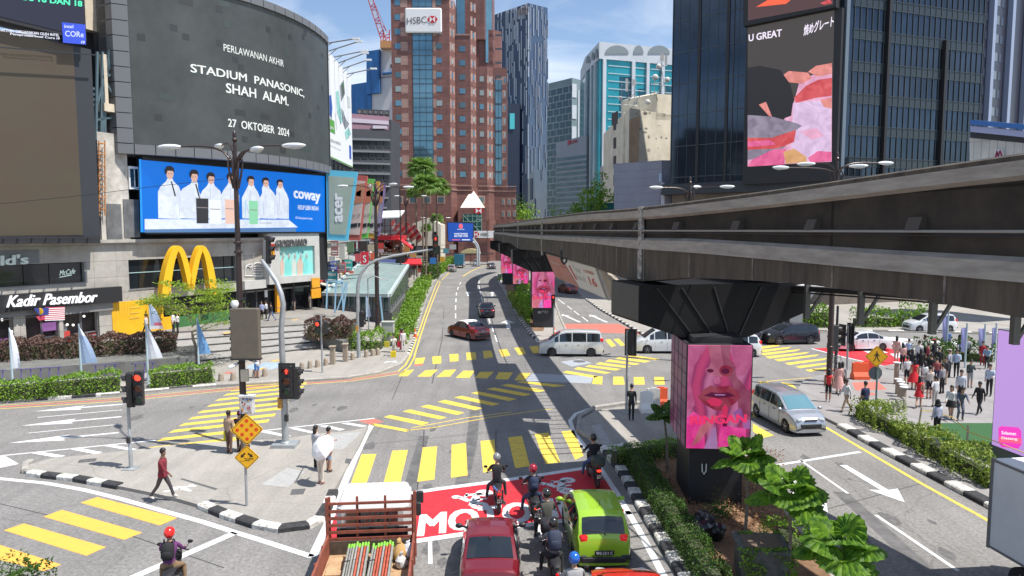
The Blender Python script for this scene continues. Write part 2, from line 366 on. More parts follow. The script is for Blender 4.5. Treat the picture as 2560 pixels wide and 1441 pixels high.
# markings
Y=[]
bars=[[(904,1136),(941,1135),(917,1207),(876,1212)],[(981,1127),(1020,1125),(1000,1212),(956,1218)],[(1057,1119),(1093,1116),(1086,1199),(1043,1205)],[(1129,1112),(1165,1108),(1169,1189),(1127,1195)],[(1201,1103),(1236,1099),(1243,1176),(1208,1182)],[(1270,1094),(1305,1090),(1325,1166),(1288,1171)],[(1336,1085),(1371,1082),(1401,1156),(1364,1161)],[(1403,1079),(1435,1076),(1459,1140),(1438,1150)],[(1039,896),(1063,894),(1058,909),(1036,911)],[(1080,892),(1103,890),(1103,909),(1082,911)],[(1123,886),(1146,885),(1146,903),(1125,905)],[(1165,882),(1189,881),(1191,899),(1167,901)],[(1207,878),(1228,877),(1233,893),(1210,897)],[(1247,875),(1267,873),(1276,889),(1255,893)],[(1285,870),(1307,868),(1315,885),(1297,888)],[(1323,867),(1347,865),(1352,882),(1333,884)],[(1010,927),(1036,924),(1019,941),(996,941)],[(1064,926),(1095,924),(1076,942),(1043,942)],[(1111,926),(1141,924),(1125,942),(1091,943)],[(1159,927),(1187,927),(1174,945),(1139,945)],[(1200,930),(1235,930),(1217,947),(1187,945)],[(1247,931),(1283,931),(1270,949),(1238,948)],[(1300,933),(1328,933),(1310,952),(1286,951)],[(1485,940),(1507,942),(1505,962),(1480,960)],[(1533,942),(1558,942),(1562,962),(1533,962)],[(1584,943),(1610,943),(1612,962),(1585,962)],[(1635,943),(1660,943),(1662,962),(1637,962)],[(1686,944),(1712,944),(1716,963),(1689,963)],[(925,1063),(937,1059),(1026,1075),(1015,1080)],[(959,1043),(976,1038),(1073,1057),(1055,1064)],[(1006,1029),(1025,1024),(1118,1044),(1100,1049)],[(1050,1017),(1070,1012),(1161,1032),(1143,1038)],[(1094,1005),(1113,1000),(1208,1021),(1188,1026)],[(1135,994),(1154,990),(1250,1010),(1230,1015)],[(1177,983),(1196,979),(1292,998),(1272,1003)],[(1215,973),(1235,969),(1330,986),(1311,991)],[(1252,964),(1271,960),(1365,976),(1348,981)],[(1290,956),(1308,953),(1415,964),(1385,968)],[(1407,932),(1417,927),(1497,941),(1484,945)],[(1435,923),(1445,918),(1528,932),(1513,935)],[(1462,917),(1473,913),(1553,923),(1540,927)],[(1488,911),(1500,906),(1578,917),(1562,920)],[(1513,904),(1523,899),(1602,910),(1587,913)],[(1537,897),(1548,893),(1627,903),(1612,907)],[(1563,891),(1573,887),(1650,898),(1638,901)],[(1896,954),(1919,954),(1932,967),(1912,970)],[(1952,956),(1980,960),(1998,979),(1977,974)],[(2006,958),(2031,956),(2055,972),(2031,978)],[(1882,1026),(1897,1026),(1908,1039),(1882,1044)],[(1882,1059),(1935,1089),(1908,1095),(1882,1079)],[(1513,850),(1525,848),(1540,865),(1528,868)],[(1533,848),(1547,847),(1563,863),(1553,866)],[(1800,1000),(1815,998),(1840,1012),(1822,1016)]]
Y+=bars
for(a,bb)in[((1935,900),(2049,887)),((1961,909),(2071,896)),((1988,917),(2078,907)),((2012,926),(2080,918)),((1912,893),(2024,881)),((1899,885),(2002,874)),((1896,877),(1980,868)),((1890,869),(1956,862))]:
 Y.append([(a[0],a[1]-1),(bb[0],bb[1]-1),(bb[0]-10,bb[1]+4),(a[0]+12,a[1]+4)])
lft=[(358,1127),(390,1104),(420,1083),(446,1066),(469,1050),(492,1034),(516,1018),(537,1003),(557,990),(575,979),(592,969)]
rgt=[(620,1098),(650,1076),(670,1056),(686,1041),(702,1024),(718,1010),(732,995),(745,982),(757,970),(765,961),(772,953)]
for k,(a,c)in enumerate(zip(lft,rgt)):
 t=9.5-k*.5;Y.append([(a[0],a[1]),(a[0]+t*1.9,a[1]-t*.95),(c[0]+t*.5,c[1]-t*.9),(c[0],c[1])])
def band(px,w,z=.004):
 pts=[G(x,y,z)for x,y in px];out=[]
 L_=[]
 for i,p in enumerate(pts):
  d=(pts[min(i+1,len(pts)-1)]-pts[max(0,i-1)]);d.z=0;d.normalize();n=Vector((-d.y,d.x,0))*w/2
  L_.append((p+n,p-n))
 for(a,c),(d,e)in zip(L_,L_[1:]):out.append([a,d,e,c])
 return out
def line_obj(name,bands,z,mat,polys=()):
 b=MB()
 for px,w in bands:
  for q in band(px,w,z):b.poly(q)
 for q in polys:b.poly([G(x,y,z)for x,y in q])
 return b.build(name,mat,kind='structure',loc=(0,0,z),recalc=False)
line_obj('yellow_crossing',[([(1015,1076),(1080,1070),(1230,1043),(1320,1030),(1382,1022)],.09),([(1030,1070),(1160,1046),(1280,1030)],.09),([(1896,956),(1960,950),(2060,942)],.1),([(2000,972),(2040,958),(2064,945)],.12),([(0,1022.5),(306,1003),(600,974),(770,961),(880,953),(1000,935)],.10),([(0,1014),(306,994),(600,967),(770,955),(880,947),(995,928)],.08),([(1000,936),(1022,918),(1035,895),(1048,850),(1068,790),(1085,745),(1097,715),(1101,706),(1096,703)],.12),([(995,929),(1014,912),(1026,890),(1040,850),(1061,790),(1078,745),(1089,715),(1096,703)],.12),([(1105,700),(1125,680),(1145,668)],.15),([(1157,691),(1175,680),(1200,668),(1225,662)],.25),([(2060,1066),(2140,1113),(2300,1207),(2480,1307),(2560,1352)],.16)],.004,m_yel,Y)
line_obj('yellow_crossing',[],.004,m_yel2,[[(244,1243),(444,1295),(399,1314),(201,1257)],[(155,1275),(356,1332),(310,1350),(108,1292)],[(60,1309),(265,1368),(216,1390),(9,1326)],[(-40,1350),(154,1412),(109,1428),(-90,1377)]])
line_obj('red_road_band',[([(0,1018),(306,998.5),(600,970.5),(770,958),(880,950),(998,931.5)],.24)],.002,m_redf,[[(895,1052),(935,1047),(960,1055),(925,1062)],[(876,1212.5),(917,1207.5),(912,1226),(864,1231)],[(1036,911.5),(1058,909.5),(1057,914),(1034,916)],[(1398,810),(1547,810),(1605,837),(1560,834),(1413,830)],[(2060,925),(2085,922),(2095,930),(2065,933)],[(2130,957),(2195,957),(2215,975),(2140,977)],[(2100,870),(2030,872),(2060,880)]])
def arrow_px(tip,tail,hw,sw,hl,z=.004):
 a=G(*tip,z);c=G(*tail,z);d=(c-a);d.z=0;Ln=d.length;d.normalize();n=Vector((-d.y,d.x,0))
 return[a,a+d*hl+n*hw,a+d*hl*.92+n*sw,c+n*sw,c-n*sw,a+d*hl*.92-n*sw,a+d*hl-n*hw]
b=MB()
for px,w in[([(-60,1192),(0,1197),(113,1208),(210,1225),(300,1247),(413,1279),(507,1305),(578,1328),(640,1347),(781,1392)],.22),([(588,1332),(455,1390),(325,1447)],.28),([(0,1140),(390,1101)],.12),([(650,1078),(937,1046)],.13),([(930,1062),(916,1085),(885,1150),(852,1230),(815,1320),(781,1392)],.26),([(94,1044),(306,1025)],.09),([(71,1083),(300,1061)],.09),([(1242,687),(1248,707),(1270,745),(1300,790),(1343,855)],.16),([(1640,1008),(1560,1009),(1490,1016),(1440,1034),(1425,1052),(1434,1080),(1480,1140),(1540,1230),(1600,1330),(1660,1441),(1690,1500)],.2),([(1450,742),(1540,797),(1617,836)],.15),([(1450,743),(1520,762)],.1),([(1388,800),(1412,832)],.12),([(1918,1167),(2150,1130)],.18),([(2000,1150),(2120,1234)],.1),([(2190,1288),(2395,1427)],.12),([(1930,1160),(1990,1240),(2040,1310),(2110,1400)],.14),([(1075,1353),(1076,1410)],.12),([(1348,1312),(1352,1345)],.12),([(850,1259),(1100,1222),(1240,1204),(1460,1171),(1502,1166)],.28),([(800,1388),(1100,1344),(1296,1315),(1415,1301),(1578,1281)],.28)]:
 for q in band(px,w,.004):b.poly(q)
for a,c in[((1140,819),(1140,806)),((1139,796),(1139,784)),((1139,775),(1139,764)),((1140,756),(1140,746)),((1141,739),(1141,731)),((1144,725),(1146,718)),((1149,712),(1152,706)),((1243,855),(1237,838)),((1234,830),(1229,816)),((1225,808),(1222,797)),((1207,755),(1203,742)),((1202,738),(1200,728)),((1199,724),(1197,714)),((1197,710),(1198,702)),((1199,698),(1202,691)),((1395,748),(1412,761)),((1418,765),(1430,774)),((1435,778),(1448,788)),((1455,792),(1470,804)),((1412,722),(1425,730)),((1380,722),(1390,735))]:
 for q in band([a,c],.13,.004):b.poly(q)
for q in[[(75,1133),(107,1131),(165,1140),(140,1144)],[(171,1123),(203,1121),(257,1131),(240,1136)],[(259,1115),(289,1114),(343,1123),(327,1127)],[(0,1142),(14,1141),(47,1160),(0,1170)],[(647,1079.6),(676,1079),(729,1090),(710,1092)],[(725,1072),(744,1070.5),(796,1082),(785,1085)],[(796,1065),(819,1064),(863,1074),(849,1077)],[(852,1059),(871,1057),(918,1065),(905,1068)],[(2200,846),(2230,843),(2290,850),(2250,855)],[(2180,858),(2265,856),(2285,862),(2215,866)],[(2310,856),(2350,852),(2420,858),(2400,862)],[(2283,872),(2350,866),(2370,874),(2300,880)],[(1910,852),(1935,846),(1950,850),(1925,857)]]:
 b.poly([G(x,y,.004)for x,y in q])
for a in[((84,1029),(306,1011),.45,.1,2.2),((51,1065),(304,1042),.45,.1,2.2),((21,1108),(297,1082),.45,.1,2.2),((1170,729),(1171,741),.45,.15,3),((1231,729),(1231,741),.45,.15,3),((1268,800),(1272,822),.75,.2,2.4),((1186,806),(1188,822),.6,.15,2),((1405,786),(1450,806),.5,.15,1.6),((1474,787),(1517,806),.5,.15,1.6),((2262,1256),(2108,1163),.55,.14,1.2),((2070,1285),(1945,1172),.6,.17,1.5)]:
 b.poly(arrow_px(*a))
b.build('white_lane_marking',m_wht,kind='structure',loc=(0,0,.004),recalc=False)
line_obj('patched_tarmac',[],.002,M('patched_asphalt',(.20,.195,.185),.9,var=.2,scale=3),[[(1110,745),(1158,745),(1160,768),(1112,770)],[(1103,797),(1160,795),(1160,803),(1105,806)],[(1093,812),(1125,810),(1128,818),(1095,820)],[(1330,760),(1345,770),(1350,790)],[(1590,985),(1640,985),(1640,995)],[(1410,1180),(1412,1180),(1413,1181)]])
line_obj('patched_tarmac',[],.0035,m_blu,[[(1331,934),(1484,941),(1477,959),(1312,953)],[(1400,905),(1450,898),(1480,908),(1430,917)]])
q=random.Random(17);b=MB()
for k in range(46):
 x,y=(q.uniform(900,1480),q.uniform(1060,1420))if k<22 else((q.uniform(60,900),q.uniform(1000,1060))if k<34 else(q.uniform(1950,2420),q.uniform(1120,1400))if k<46 else(q.uniform(1060,1300),q.uniform(760,1000)))
 c=G(x,y,.0015+k*.00002);r=q.uniform(.06,.3);b.poly([(c.x+r*q.uniform(.6,1.2)*cos(a),c.y+2.2*r*q.uniform(.6,1.2)*sin(a),c.z)for a in[j*.7 for j in range(9)]])
b.build('oil_stain',M('oil_stain',(.125,.122,.117),.6,var=.4,scale=6),kind='structure',loc=(0,0,0),recalc=False)
line_obj('tarmac_seam',[([(1060,1075),(1058,1120),(1040,1240)],.05),([(980,1000),(1010,930),(1060,850)],.04),([(930,1110),(1450,1062)],.04),([(1240,1075),(1236,1440)],.05),([(1100,1092),(1400,1060)],.03),([(2005,1290),(2300,1210)],.04),([(0,1260),(300,1330),(560,1420)],.04),([(300,1040),(900,985)],.03),([(1110,770),(1105,850),(1080,960)],.06)],.0012,M('bitumen_seam',(.06,.058,.056),.6))
line_obj('patched_tarmac',[([(1150,1230),(1180,1100),(1190,1000)],.5),([(1020,1235),(1060,1090)],.45),([(2330,1440),(2100,1230)],.5)],.0008,M('tyre_track',(.125,.122,.118),.6,var=.35,scale=2))
line_obj('pavement_marking',[],.1245,m_redf,[[(2130,957),(2195,955),(2218,974),(2140,977)],[(2150,983),(2185,982),(2190,988),(2155,989)]])
line_obj('red_motorcycle_box',[],.003,m_red,[[(850,1259),(1100,1222),(1240,1204),(1460,1171),(1502,1166),(1578,1281),(1415,1301),(1296,1315),(1100,1344),(800,1388)]])
line_obj('red_motorcycle_box',[],.003,m_red,[[(2029,872),(2195,864),(2300,893),(2228,918),(2110,892)]])
line_obj('white_lane_marking',[([(2110,893),(2228,920),(2300,895)],.2),([(2029,872),(2110,893)],.2)],.0045,m_wht,[[(2150,875),(2190,872),(2220,882),(2180,886)],[(2225,885),(2255,882),(2270,892),(2240,896)]])
b=MB()
p0=G(1046,1341,.008);p1=G(1560,1271,.008);pt=G(1096,1283,.008);U=p1-p0;V=Vector((-.12,1.55,0))
[b.text('MOTOSIKAL',p0+Vector((dx,dy,k*.0015)),U,V)for k,(dx,dy)in enumerate([(-.05,-.03),(.05,-.03),(0,0),(-.05,.04),(.05,.04)])]
def moto_icon(b,c,ang,s,z):
 ca,sa=cos(ang),sin(ang)
 def T(x,y):return Vector((c.x+s*(x*ca-y*sa),c.y+s*(x*sa+y*ca),z))
 def disc(x,y,r0,r1,n=20):
  for i in range(n):
   a0=2*pi*i/n;a1=2*pi*(i+1)/n
   b.poly([T(x+r0*cos(a0),y+r0*sin(a0)),T(x+r1*cos(a0),y+r1*sin(a0)),T(x+r1*cos(a1),y+r1*sin(a1)),T(x+r0*cos(a1),y+r0*sin(a1))])
 disc(-.62,0,.12,.34);disc(.62,0,.12,.34);disc(-.62,0,0,.07);disc(.62,0,0,.07);disc(.1,1.02,0,.17)
 for q in[[(-.7,.4),(-.2,.45),(.45,.38),(.2,.1),(-.25,.05)],[(.45,.0),(.66,.05),(.4,.72),(.2,.68)],[(-.35,.5),(-.05,.45),(.2,.85),(-.02,.95)],[(.05,.75),(.12,.6),(.5,.6),(.5,.7)],[(-.3,.42),(.05,.1),(.15,-.18),(.0,-.18)]]:
  b.poly([T(*p)for p in q])
moto_icon(b,G(1418,1214,.008),R(84),.85,.008);moto_icon(b,G(1205,1248,.008),R(84),.9,.008)
b.build('white_lettering_paint',m_wht,kind='structure',loc=(0,0,.008),recalc=False)
b=MB()
for(x,y)in[(452,1222),(1546,1115),(978,905)]:
 c=G(x,y,.126)
 for q in[[(-.5,.1),(.4,.3),(.45,.2),(-.4,0)],[(-.1,.0),(.1,.15),(.5,-.2),(.4,-.28)],[(-.1,.1),(.0,.0),(-.4,-.35),(-.5,-.25)],[(.1,.35),(.25,.45),(.3,.3),(.15,.25)]]:
  b.poly([c+Vector((p[0],p[1],0))for p in q])
for x,y in[(870,1090),(760,1130)]:
 pass
b.build('pavement_marking',m_wht,kind='structure',loc=(0,0,.126),recalc=False)
b=MB()
for(x,y,r,m)in[(668,915,1.3,0),(690,902,.55,1),(655,922,.5,1),(612,880,.5,1),(570,832,.7,1),(738,800,.5,1),(575,932,.35,2)]:
 c=G(x,y,.125);zz=.125+.001*m
 if y<885:c=G(x,y,PZ);zz=PZ+.002
 b.poly([(c.x+r*(1 if(k%2 or m==0 or m==2)else.45)*cos(k*pi/6),c.y+r*(1 if(k%2 or m==0 or m==2)else.45)*sin(k*pi/6),zz)for k in range(12)],m)
b.build('pavement_marking',[M('pale_blue_paint',(.30,.38,.46),.8,var=.3),M('orange_star_paint',(.6,.38,.12),.8,var=.3),m_redf],kind='structure',loc=(0,0,0),recalc=False)
b=MB();mg=M('cast_iron',(.10,.10,.10),.7,var=.3,scale=20)
for q in[[(198,1150),(242,1146),(238,1154),(194,1158)],[(865,1147),(880,1148),(875,1160),(862,1158)],[(828,1226),(845,1226),(838,1239),(822,1239)],[(730,1224),(765,1222),(758,1236),(725,1238)]]:
 b.slab([G(x,y,.121)for x,y in q],(0,0,.006))
b.build('drain_cover',[mg],kind='structure')
b=MB();c=G(1448,904,.001);b.lathe([(0,.004),(.45,.004),(.45,0)],c,20);b.build('manhole_cover',mg,kind='structure')
b=MB();q=[(450,1198),(456,1196),(545,1222),(538,1225)]
b.poly([G(x,y,.126)for x,y in q]);b.poly([G(x,y,.126)for x,y in[(735,1208),(740,1208),(760,1170),(757,1170)]])
b.build('drain_grating',mg,kind='structure',recalc=False)
b=MB()
for q in[[(650,1212),(720,1170),(762,1180),(720,1219)],[(1478,1065),(1500,1060),(1535,1120),(1515,1125)],[(830,1085),(905,1080),(860,1122),(800,1125)]]:
 b.poly([G(x,y,.123)for x,y in q])
b.build('pavement_patch',M('pale_concrete_patch',(.35,.345,.335),.85,var=.15,scale=4),kind='structure',recalc=False)
# kerbs
def kerb(px,seg=.6,w=.2,h=.17,mats=None,colour=True,side=0):
 pts=[G(x,y,0)for x,y in px];b=MB();k=0;carry=0
 path=[];
 for a,c in zip(pts,pts[1:]):
  n=max(1,round((c-a).length/seg))
  for i in range(n):path.append(a.lerp(c,i/n))
 path.append(pts[-1])
 sec=[(-w/2,0),(-w/2,h-.04),(-w/2+.05,h),(w/2,h),(w/2,0)]
 nn=[]
 for i,p in enumerate(path):
  d=path[min(i+1,len(path)-1)]-path[max(i-1,0)];d.normalize();nn.append(Vector((-d.y,d.x,0)))
 for i in range(len(path)-1):
  a=[path[i]+nn[i]*(s_+side)+Vector((0,0,z))for s_,z in sec];c=[path[i+1]+nn[i+1]*(s_+side)+Vector((0,0,z))for s_,z in sec]
  m=(i%2)if colour else 0
  b.add(a+c,[(0,1,6,5),(1,2,7,6),(2,3,8,7),(3,4,9,8),(4,0,5,9),(0,4,3,2,1),(5,6,7,8,9)],m)
 return b.build('kerb',mats or[m_kw,m_kb],kind='structure')
kerb([(62,1184),(66,1165),(80,1158)],colour=False,mats=[m_kc]);kerb([(75,1188),(110,1193),(190,1202),(300,1221)],.8,.3)
kerb([(505,1268),(560,1291),(640,1317),(700,1328),(770,1319),(800,1303),(820,1270),(834,1235)],.75,.34)
kerb([(0,1007),(180,996),(300,987),(540,967)],1.3);kerb([(540,966),(640,961),(760,954),(870,947),(950,934),(1002,913),(1020,891)],1,colour=False,mats=[m_kc])
kerb([(1020,890),(1033,860),(1049,800),(1065,750),(1083,714)],.6);kerb([(1097,698),(1131,674),(1162,661)],1)
kerb([(1246,684),(1255,720),(1276,760),(1300,800),(1327,839),(1345,853)],.7);kerb([(1345,853),(1375,852),(1422,845),(1402,800),(1388,760)],1,colour=False,mats=[m_kc])
kerb([(1508,1122),(1550,1174),(1601,1262),(1651,1344),(1712,1445),(1780,1560)],.62,.40)
kerb([(1508,1120),(1446,1080),(1449,1046),(1488,1023),(1560,1013),(1650,1009)],1,colour=False,mats=[m_kc])
kerb([(1880,1114),(1957,1233),(2037,1343),(2110,1445)],.62,.2,colour=True)
kerb([(2104,1068),(2215,1130),(2330,1190),(2475,1266),(2600,1331)],.85,.46)
kerb([(1457,744),(1500,775),(1560,810),(1610,840)],.8);kerb([(2000,833),(2100,829),(2300,831),(2560,838)],1.4)
# left: the mall with its screens
m_cw=bricks('mall_concrete',(.46,.43,.38),(.42,.395,.355),(.26,.24,.21),2.4,1.25,.02,.75,0,dirt=.3)
m_dgl=M('dark_glass',(.012,.016,.02),.08,spec=.8);m_blk=M('black_panel',(.018,.018,.02),.55);m_dk=M('dark_metal',(.04,.04,.045),.45,metal=.3)
m_gm=M('grey_metal',(.24,.24,.245),.5,metal=.4);m_white=M('white_paint_smooth',(.78,.78,.77),.5);m_yell=M('sign_yellow',(.85,.47,.02),.4,var=.04)
m_lw=lit('lit_white',(.9,.92,.95),.8)
PM=VP((-34.8,47),(-20.8,73.6))
sM=lambda px:vp_s(PM,px)
mall=empty('shopping_mall',PM(300,850),'grey concrete mall building carrying the big curved screen and the yellow arches','building')
b=MB()
def R_(x0,x1,z0,z1,off=0,dep=.6,mi=None):rect(b,PM,x0,x1,z0,z1,off,dep,mi)
R_(-420,655,6.8,8.2);R_(-420,205,4.8,5.25);R_(205,317,4.4,6.8);R_(590,655,4.4,6.8);R_(-420,-60,5.25,6.8);R_(205,655,3.5,4.4,0);R_(-420,265,4.75,4.8)
R_(-420,655,8.2,8.45,.35,1.2);R_(-420,-60,.5,4.8,0);R_(20,50,.5,3.7);R_(135,145,.5,3.7);R_(236,268,.5,3.7,.05)
b.build('concrete_wall',m_cw,mall)
b=MB();srect(b,PM,sM(-420),sM(812),.3,15,-.9,9);b.build('inner_volume',m_blk,mall)
b=MB();srect(b,PM,sM(-420),sM(812),15,17,-.6,9);srect(b,PM,sM(322),sM(812),15,27.5,-.5,8);b.build('upper_wall',M('upper_wall_grey',(.12,.12,.125),.7),mall)
b=MB();rect(b,PM,250,322,8.45,16.6,.2,2);b.build('upper_wall',M('weathered_white_wall',(.46,.43,.38),.85,var=.4,scale=.8,bump=.3,bscale=6),mall)
b=MB();rect(b,PM,262,300,8.45,11.2,.26,.3);rect(b,PM,306,345,8.6,11.6,.26,.3);b.build('wall_patch',M('dark_render',(.13,.13,.13),.8,var=.4,scale=1),mall)
b=MB();rect(b,PM,322,346,12.4,14.2,.35,.5,1);rect(b,PM,325,343,12.6,14.0,.4,.1,0);rect(b,PM,333.4,334.6,12.6,14,.44,.05,1);b.build('window',[m_dgl,m_white],mall)
cells=[(sM(-60),sM(55),5.3,6.75),(sM(57),sM(120),5.3,6.75),(sM(122),sM(205),5.3,6.75)]+[(sM(a),sM(c),4.45,6.75)for a,c in[(317,345),(346,400),(402,460),(462,520),(522,560),(562,588)]]
windows(mall,'window',PM,cells,m_dgl,-.25,.06)
b=MB();R_(317,588,5.72,5.78,-.2,.05,0);R_(205,212,5.25,6.8,.02,.2,1);R_(-60,205,5.22,5.3,.03,.2,1);R_(315,592,4.36,4.45,.05,.3,1);R_(585,592,4.4,6.8,.05,.3,1);b.build('window_rail',[M('pale_rail',(.35,.5,.5),.4),m_gm],mall)
b=MB();R_(-60,92,6.85,7.75,.12,.15);b.build('sign_panel',M('sign_grey',(.19,.20,.20),.5),mall)
b=MB();ptext(b,PM,"ld's",(2,664),(68,660),25,.2,.1,.045);b.build('sign_lettering',M('mint_white',(.72,.80,.74),.4),mall)
b=MB();ptext(b,PM,"McCafe",(149,690),(188,684),13,-.15,0,.0,shear=.25);pxpoly(b,PM,[(149,693),(180,687),(180,688.5),(149,694.5)],-.15);b.build('sign_lettering',lit('sign_mint',(.7,.9,.85),.6),mall)
b=MB();rect(b,PM,-60,288,3.62,4.78,.5,.45);b.build('shop_fascia',m_blk,mall)
b=MB();ptext(b,PM,"Kadir Pasembor",(16,769),(242,755),29,.62,.1,.012,shear=.35)
b.build('sign_lettering',lit('halo_white',(.95,.95,.98),.9),mall)
b=MB();ptext(b,PM,"Barangan & Ayam",(0,786),(88,780),8,.1,0,.0);b.build('sign_lettering',m_dk,mall)
b=MB();rect(b,PM,135,268,3.0,3.62,.25,.2);rect(b,PM,-60,135,3.2,3.62,.2,.2);b.build('roller_shutter',bricks('shutter',(.30,.29,.28),(.29,.28,.27),(.12,.12,.12),9,.09,.01),mall)
b=MB();srect(b,PM,sM(-60),sM(268),.3,3.7,-.7,.1);b.build('shop_interior',M('dim_interior',(.045,.035,.032),.7,var=.8,scale=1.2),mall)
b=MB()
for a,c in[(-20,20),(50,90),(92,134),(146,190),(192,234)]:
 rect(b,PM,a,a+1.2,.87,3.1,-.05,.06);rect(b,PM,c-1.2,c,.87,3.1,-.05,.06);rect(b,PM,a,c,3.02,3.1,-.05,.06)
b.build('shopfront_frame',m_gm,mall)
b=MB();q=random.Random(3)
for a,c,z0,z1,mi in[(36,54,1.5,2.4,0),(38,50,1.9,2.3,1),(148,166,.9,1.7,1),(172,232,1.1,1.2,2),(176,230,1.4,1.45,2),(150,160,1.7,2.2,2),(200,232,.9,1.3,1),(-10,16,1.0,1.2,3),(-10,16,1.5,1.7,3),(70,130,1.4,1.5,2),(95,130,1.9,2.5,3)]:
 rect(b,PM,a,c,z0,z1,-.3+q.random()*.15,.2,mi)
b.build('shop_display',[M('display_tan',(.4,.3,.2)),M('display_red',(.5,.05,.04)),m_gm,lit('display_purple',(.5,.2,.6),.35)],mall)
b=MB()
for x,y in[(146,796),(168,812),(183,813),(210,791),(30,830),(60,800),(5,800),(100,797)]:
 b.ell(PM(x,y,-.2),.09,8,6)
b.build('spot_lamp',lit('lamp_white',(1,.97,.9),1.5),mall)
m_yw=M('yellow_wall',(.72,.40,.01),.55,var=.12,scale=.8)
b=MB();rect(b,PM,268,398,.5,3.52,.1,.3);rect(b,PM,385,420,.5,1.9,.3,.3);b.build('yellow_wall_panel',m_yw,mall)
b=MB()
for k in range(7):
 x=285+k*7;pxpoly(b,PM,[(x,765),(x+1,765),(x+1,782+(k*7)%13),(x,782+(k*7)%13)],.13)
for k in range(3):pxpoly(b,PM,[(325,770+k*13),(350,767+k*13),(350,769+k*13),(325,772+k*13)],.13)
pxpoly(b,PM,[(325,795),(350,793),(350,794.5),(325,796.5)],.13)
b.build('chalk_drawing',M('line_white',(.76,.48,.08),.6),mall)
b=MB();rect(b,PM,420,600,.5,1.8,.15,.3);b.build('planter_box',M('green_panel',(.05,.16,.05),.6,var=.3),mall)
m_gio=M('pale_panel',(.50,.49,.46),.6,var=.1,scale=1)
b=MB();rect(b,PM,655,783,7.55,8.85,.8,1.4);rect(b,PM,655,683,4.6,7.55,.8,1.4);rect(b,PM,771,783,4.6,7.55,.8,1.4);rect(b,PM,655,783,3.9,4.6,.8,1.4)
rect(b,PM,600,655,3.6,4.4,.4,.8);b.build('projecting_wall',m_gio,mall)
b=MB();rect(b,PM,783,805,3.9,8.9,.7,3);b.build('projecting_wall',m_blk,mall)
b=MB();rect(b,PM,683,771,4.6,7.55,.55,.1);b.build('window',M('teal_poster',(.16,.52,.50),.3,var=.35,scale=.55,tint=(.35,.62,.55)),mall)
b=MB()
for i,(x,w)in enumerate([(690,9),(702,7),(715,11),(731,8),(744,12),(760,8)]):
 pxpoly(b,PM,[(x,690),(x-2,660),(x+w*.3,645),(x+w*.8,645),(x+w+2,662),(x+w,690)],.57,.01,i%3);b.ell(PM(x+w*.5,640,.56),(.25,.03,.3),10,6)
b.build('poster_figures',[M('poster_pale',(.55,.6,.55),.4),M('poster_skin',(.6,.45,.36),.4),M('poster_mint',(.2,.6,.55),.4)],mall)
b=MB();ptext(b,PM,"GIORDANO",(688,620),(766,615),19,.85,.12,.02);b.build('sign_lettering',M('steel_dark',(.12,.12,.12),.4),mall)
b=MB();pxpoly(b,PM,[(664,612),(687,610),(687,643),(664,646)],1.33,.3);b.build('hanging_sign',M('sign_red',(.40,.03,.02),.5),mall)
b=MB()
for k in(0,1):
 pts=[PM(668+k*8+x,640-y,1.38)for x,y in[(0,0),(1,10),(4,16),(7,10),(8,0)]];b.tube(pts,.1,5)
b.build('sign_arches',m_yell,mall)
b=MB()
for pts in[[(632,690),(634,665),(650,660)],[(634,665),(650,668),(652,690),(632,690)],[(633,672),(640,660),(645,672),(651,662)]]:
 b.tube([PM(x-19,y,.06)for x,y in pts],.035,4)
for k,y in enumerate([658,667,672,677,684,690]):
 b.tube([PM(x,y+(3 if(k==0 and abs(x-646)>9)else 0),.06)for x in(635,640,646,652,657)],.035,4)
b.tube([PM(635,667,.06),PM(635,661,.06),PM(640,657,.06),PM(652,657,.06),PM(657,661,.06),PM(657,667,.06)],.035,4);b.tube([PM(635,684,.06),PM(636,691,.06),PM(656,691,.06),PM(657,684,.06)],.035,4)
b.build('burger_drawing',m_white,mall)
b=MB()
for x in(612,640,668,700,735,778,800):rect(b,PM,x,x+3,.6,3.9,-.3,.3)
b.build('column',M('dark_column',(.06,.06,.065),.5),mall)
b=MB();rect(b,PM,684,692,1.0,3.9,.2,.3);rect(b,PM,755,779,2.1,3.1,1.1,.1);rect(b,PM,757,777,3.2,4.2,1.1,.1);rect(b,PM,661,668,2.6,3.3,-.2,.05,1);b.build('hanging_sign',[M('orange_sign',(.75,.33,.02),.5,var=.3,scale=6),m_white],mall)
b=MB();rect(b,PM,600,800,3.2,3.35,-.35,.2);rect(b,PM,690,770,.9,3.2,-.8,.05,1);b.build('entrance_glass',[m_gm,m_dgl],mall)
arch=empty('golden_arches_sign',PM(475,745,1.0),'tall golden yellow letter M arches standing out from the concrete restaurant wall','sign')
b=MB()
A1=[(416,744,.93),(418,715,.9),(423,680,.82),(430,650,.72),(438,629,.6),(446,621,.5),(454,628,.55),(462,648,.6),(469,676,.6),(476,708,.6),(479,724,.6)]
A2=[(479,724,.6),(484,695,.6),(490,665,.6),(497,638,.55),(505,621,.5),(513,627,.6),(521,648,.7),(528,680,.8),(533,712,.85),(536,738,.88)]
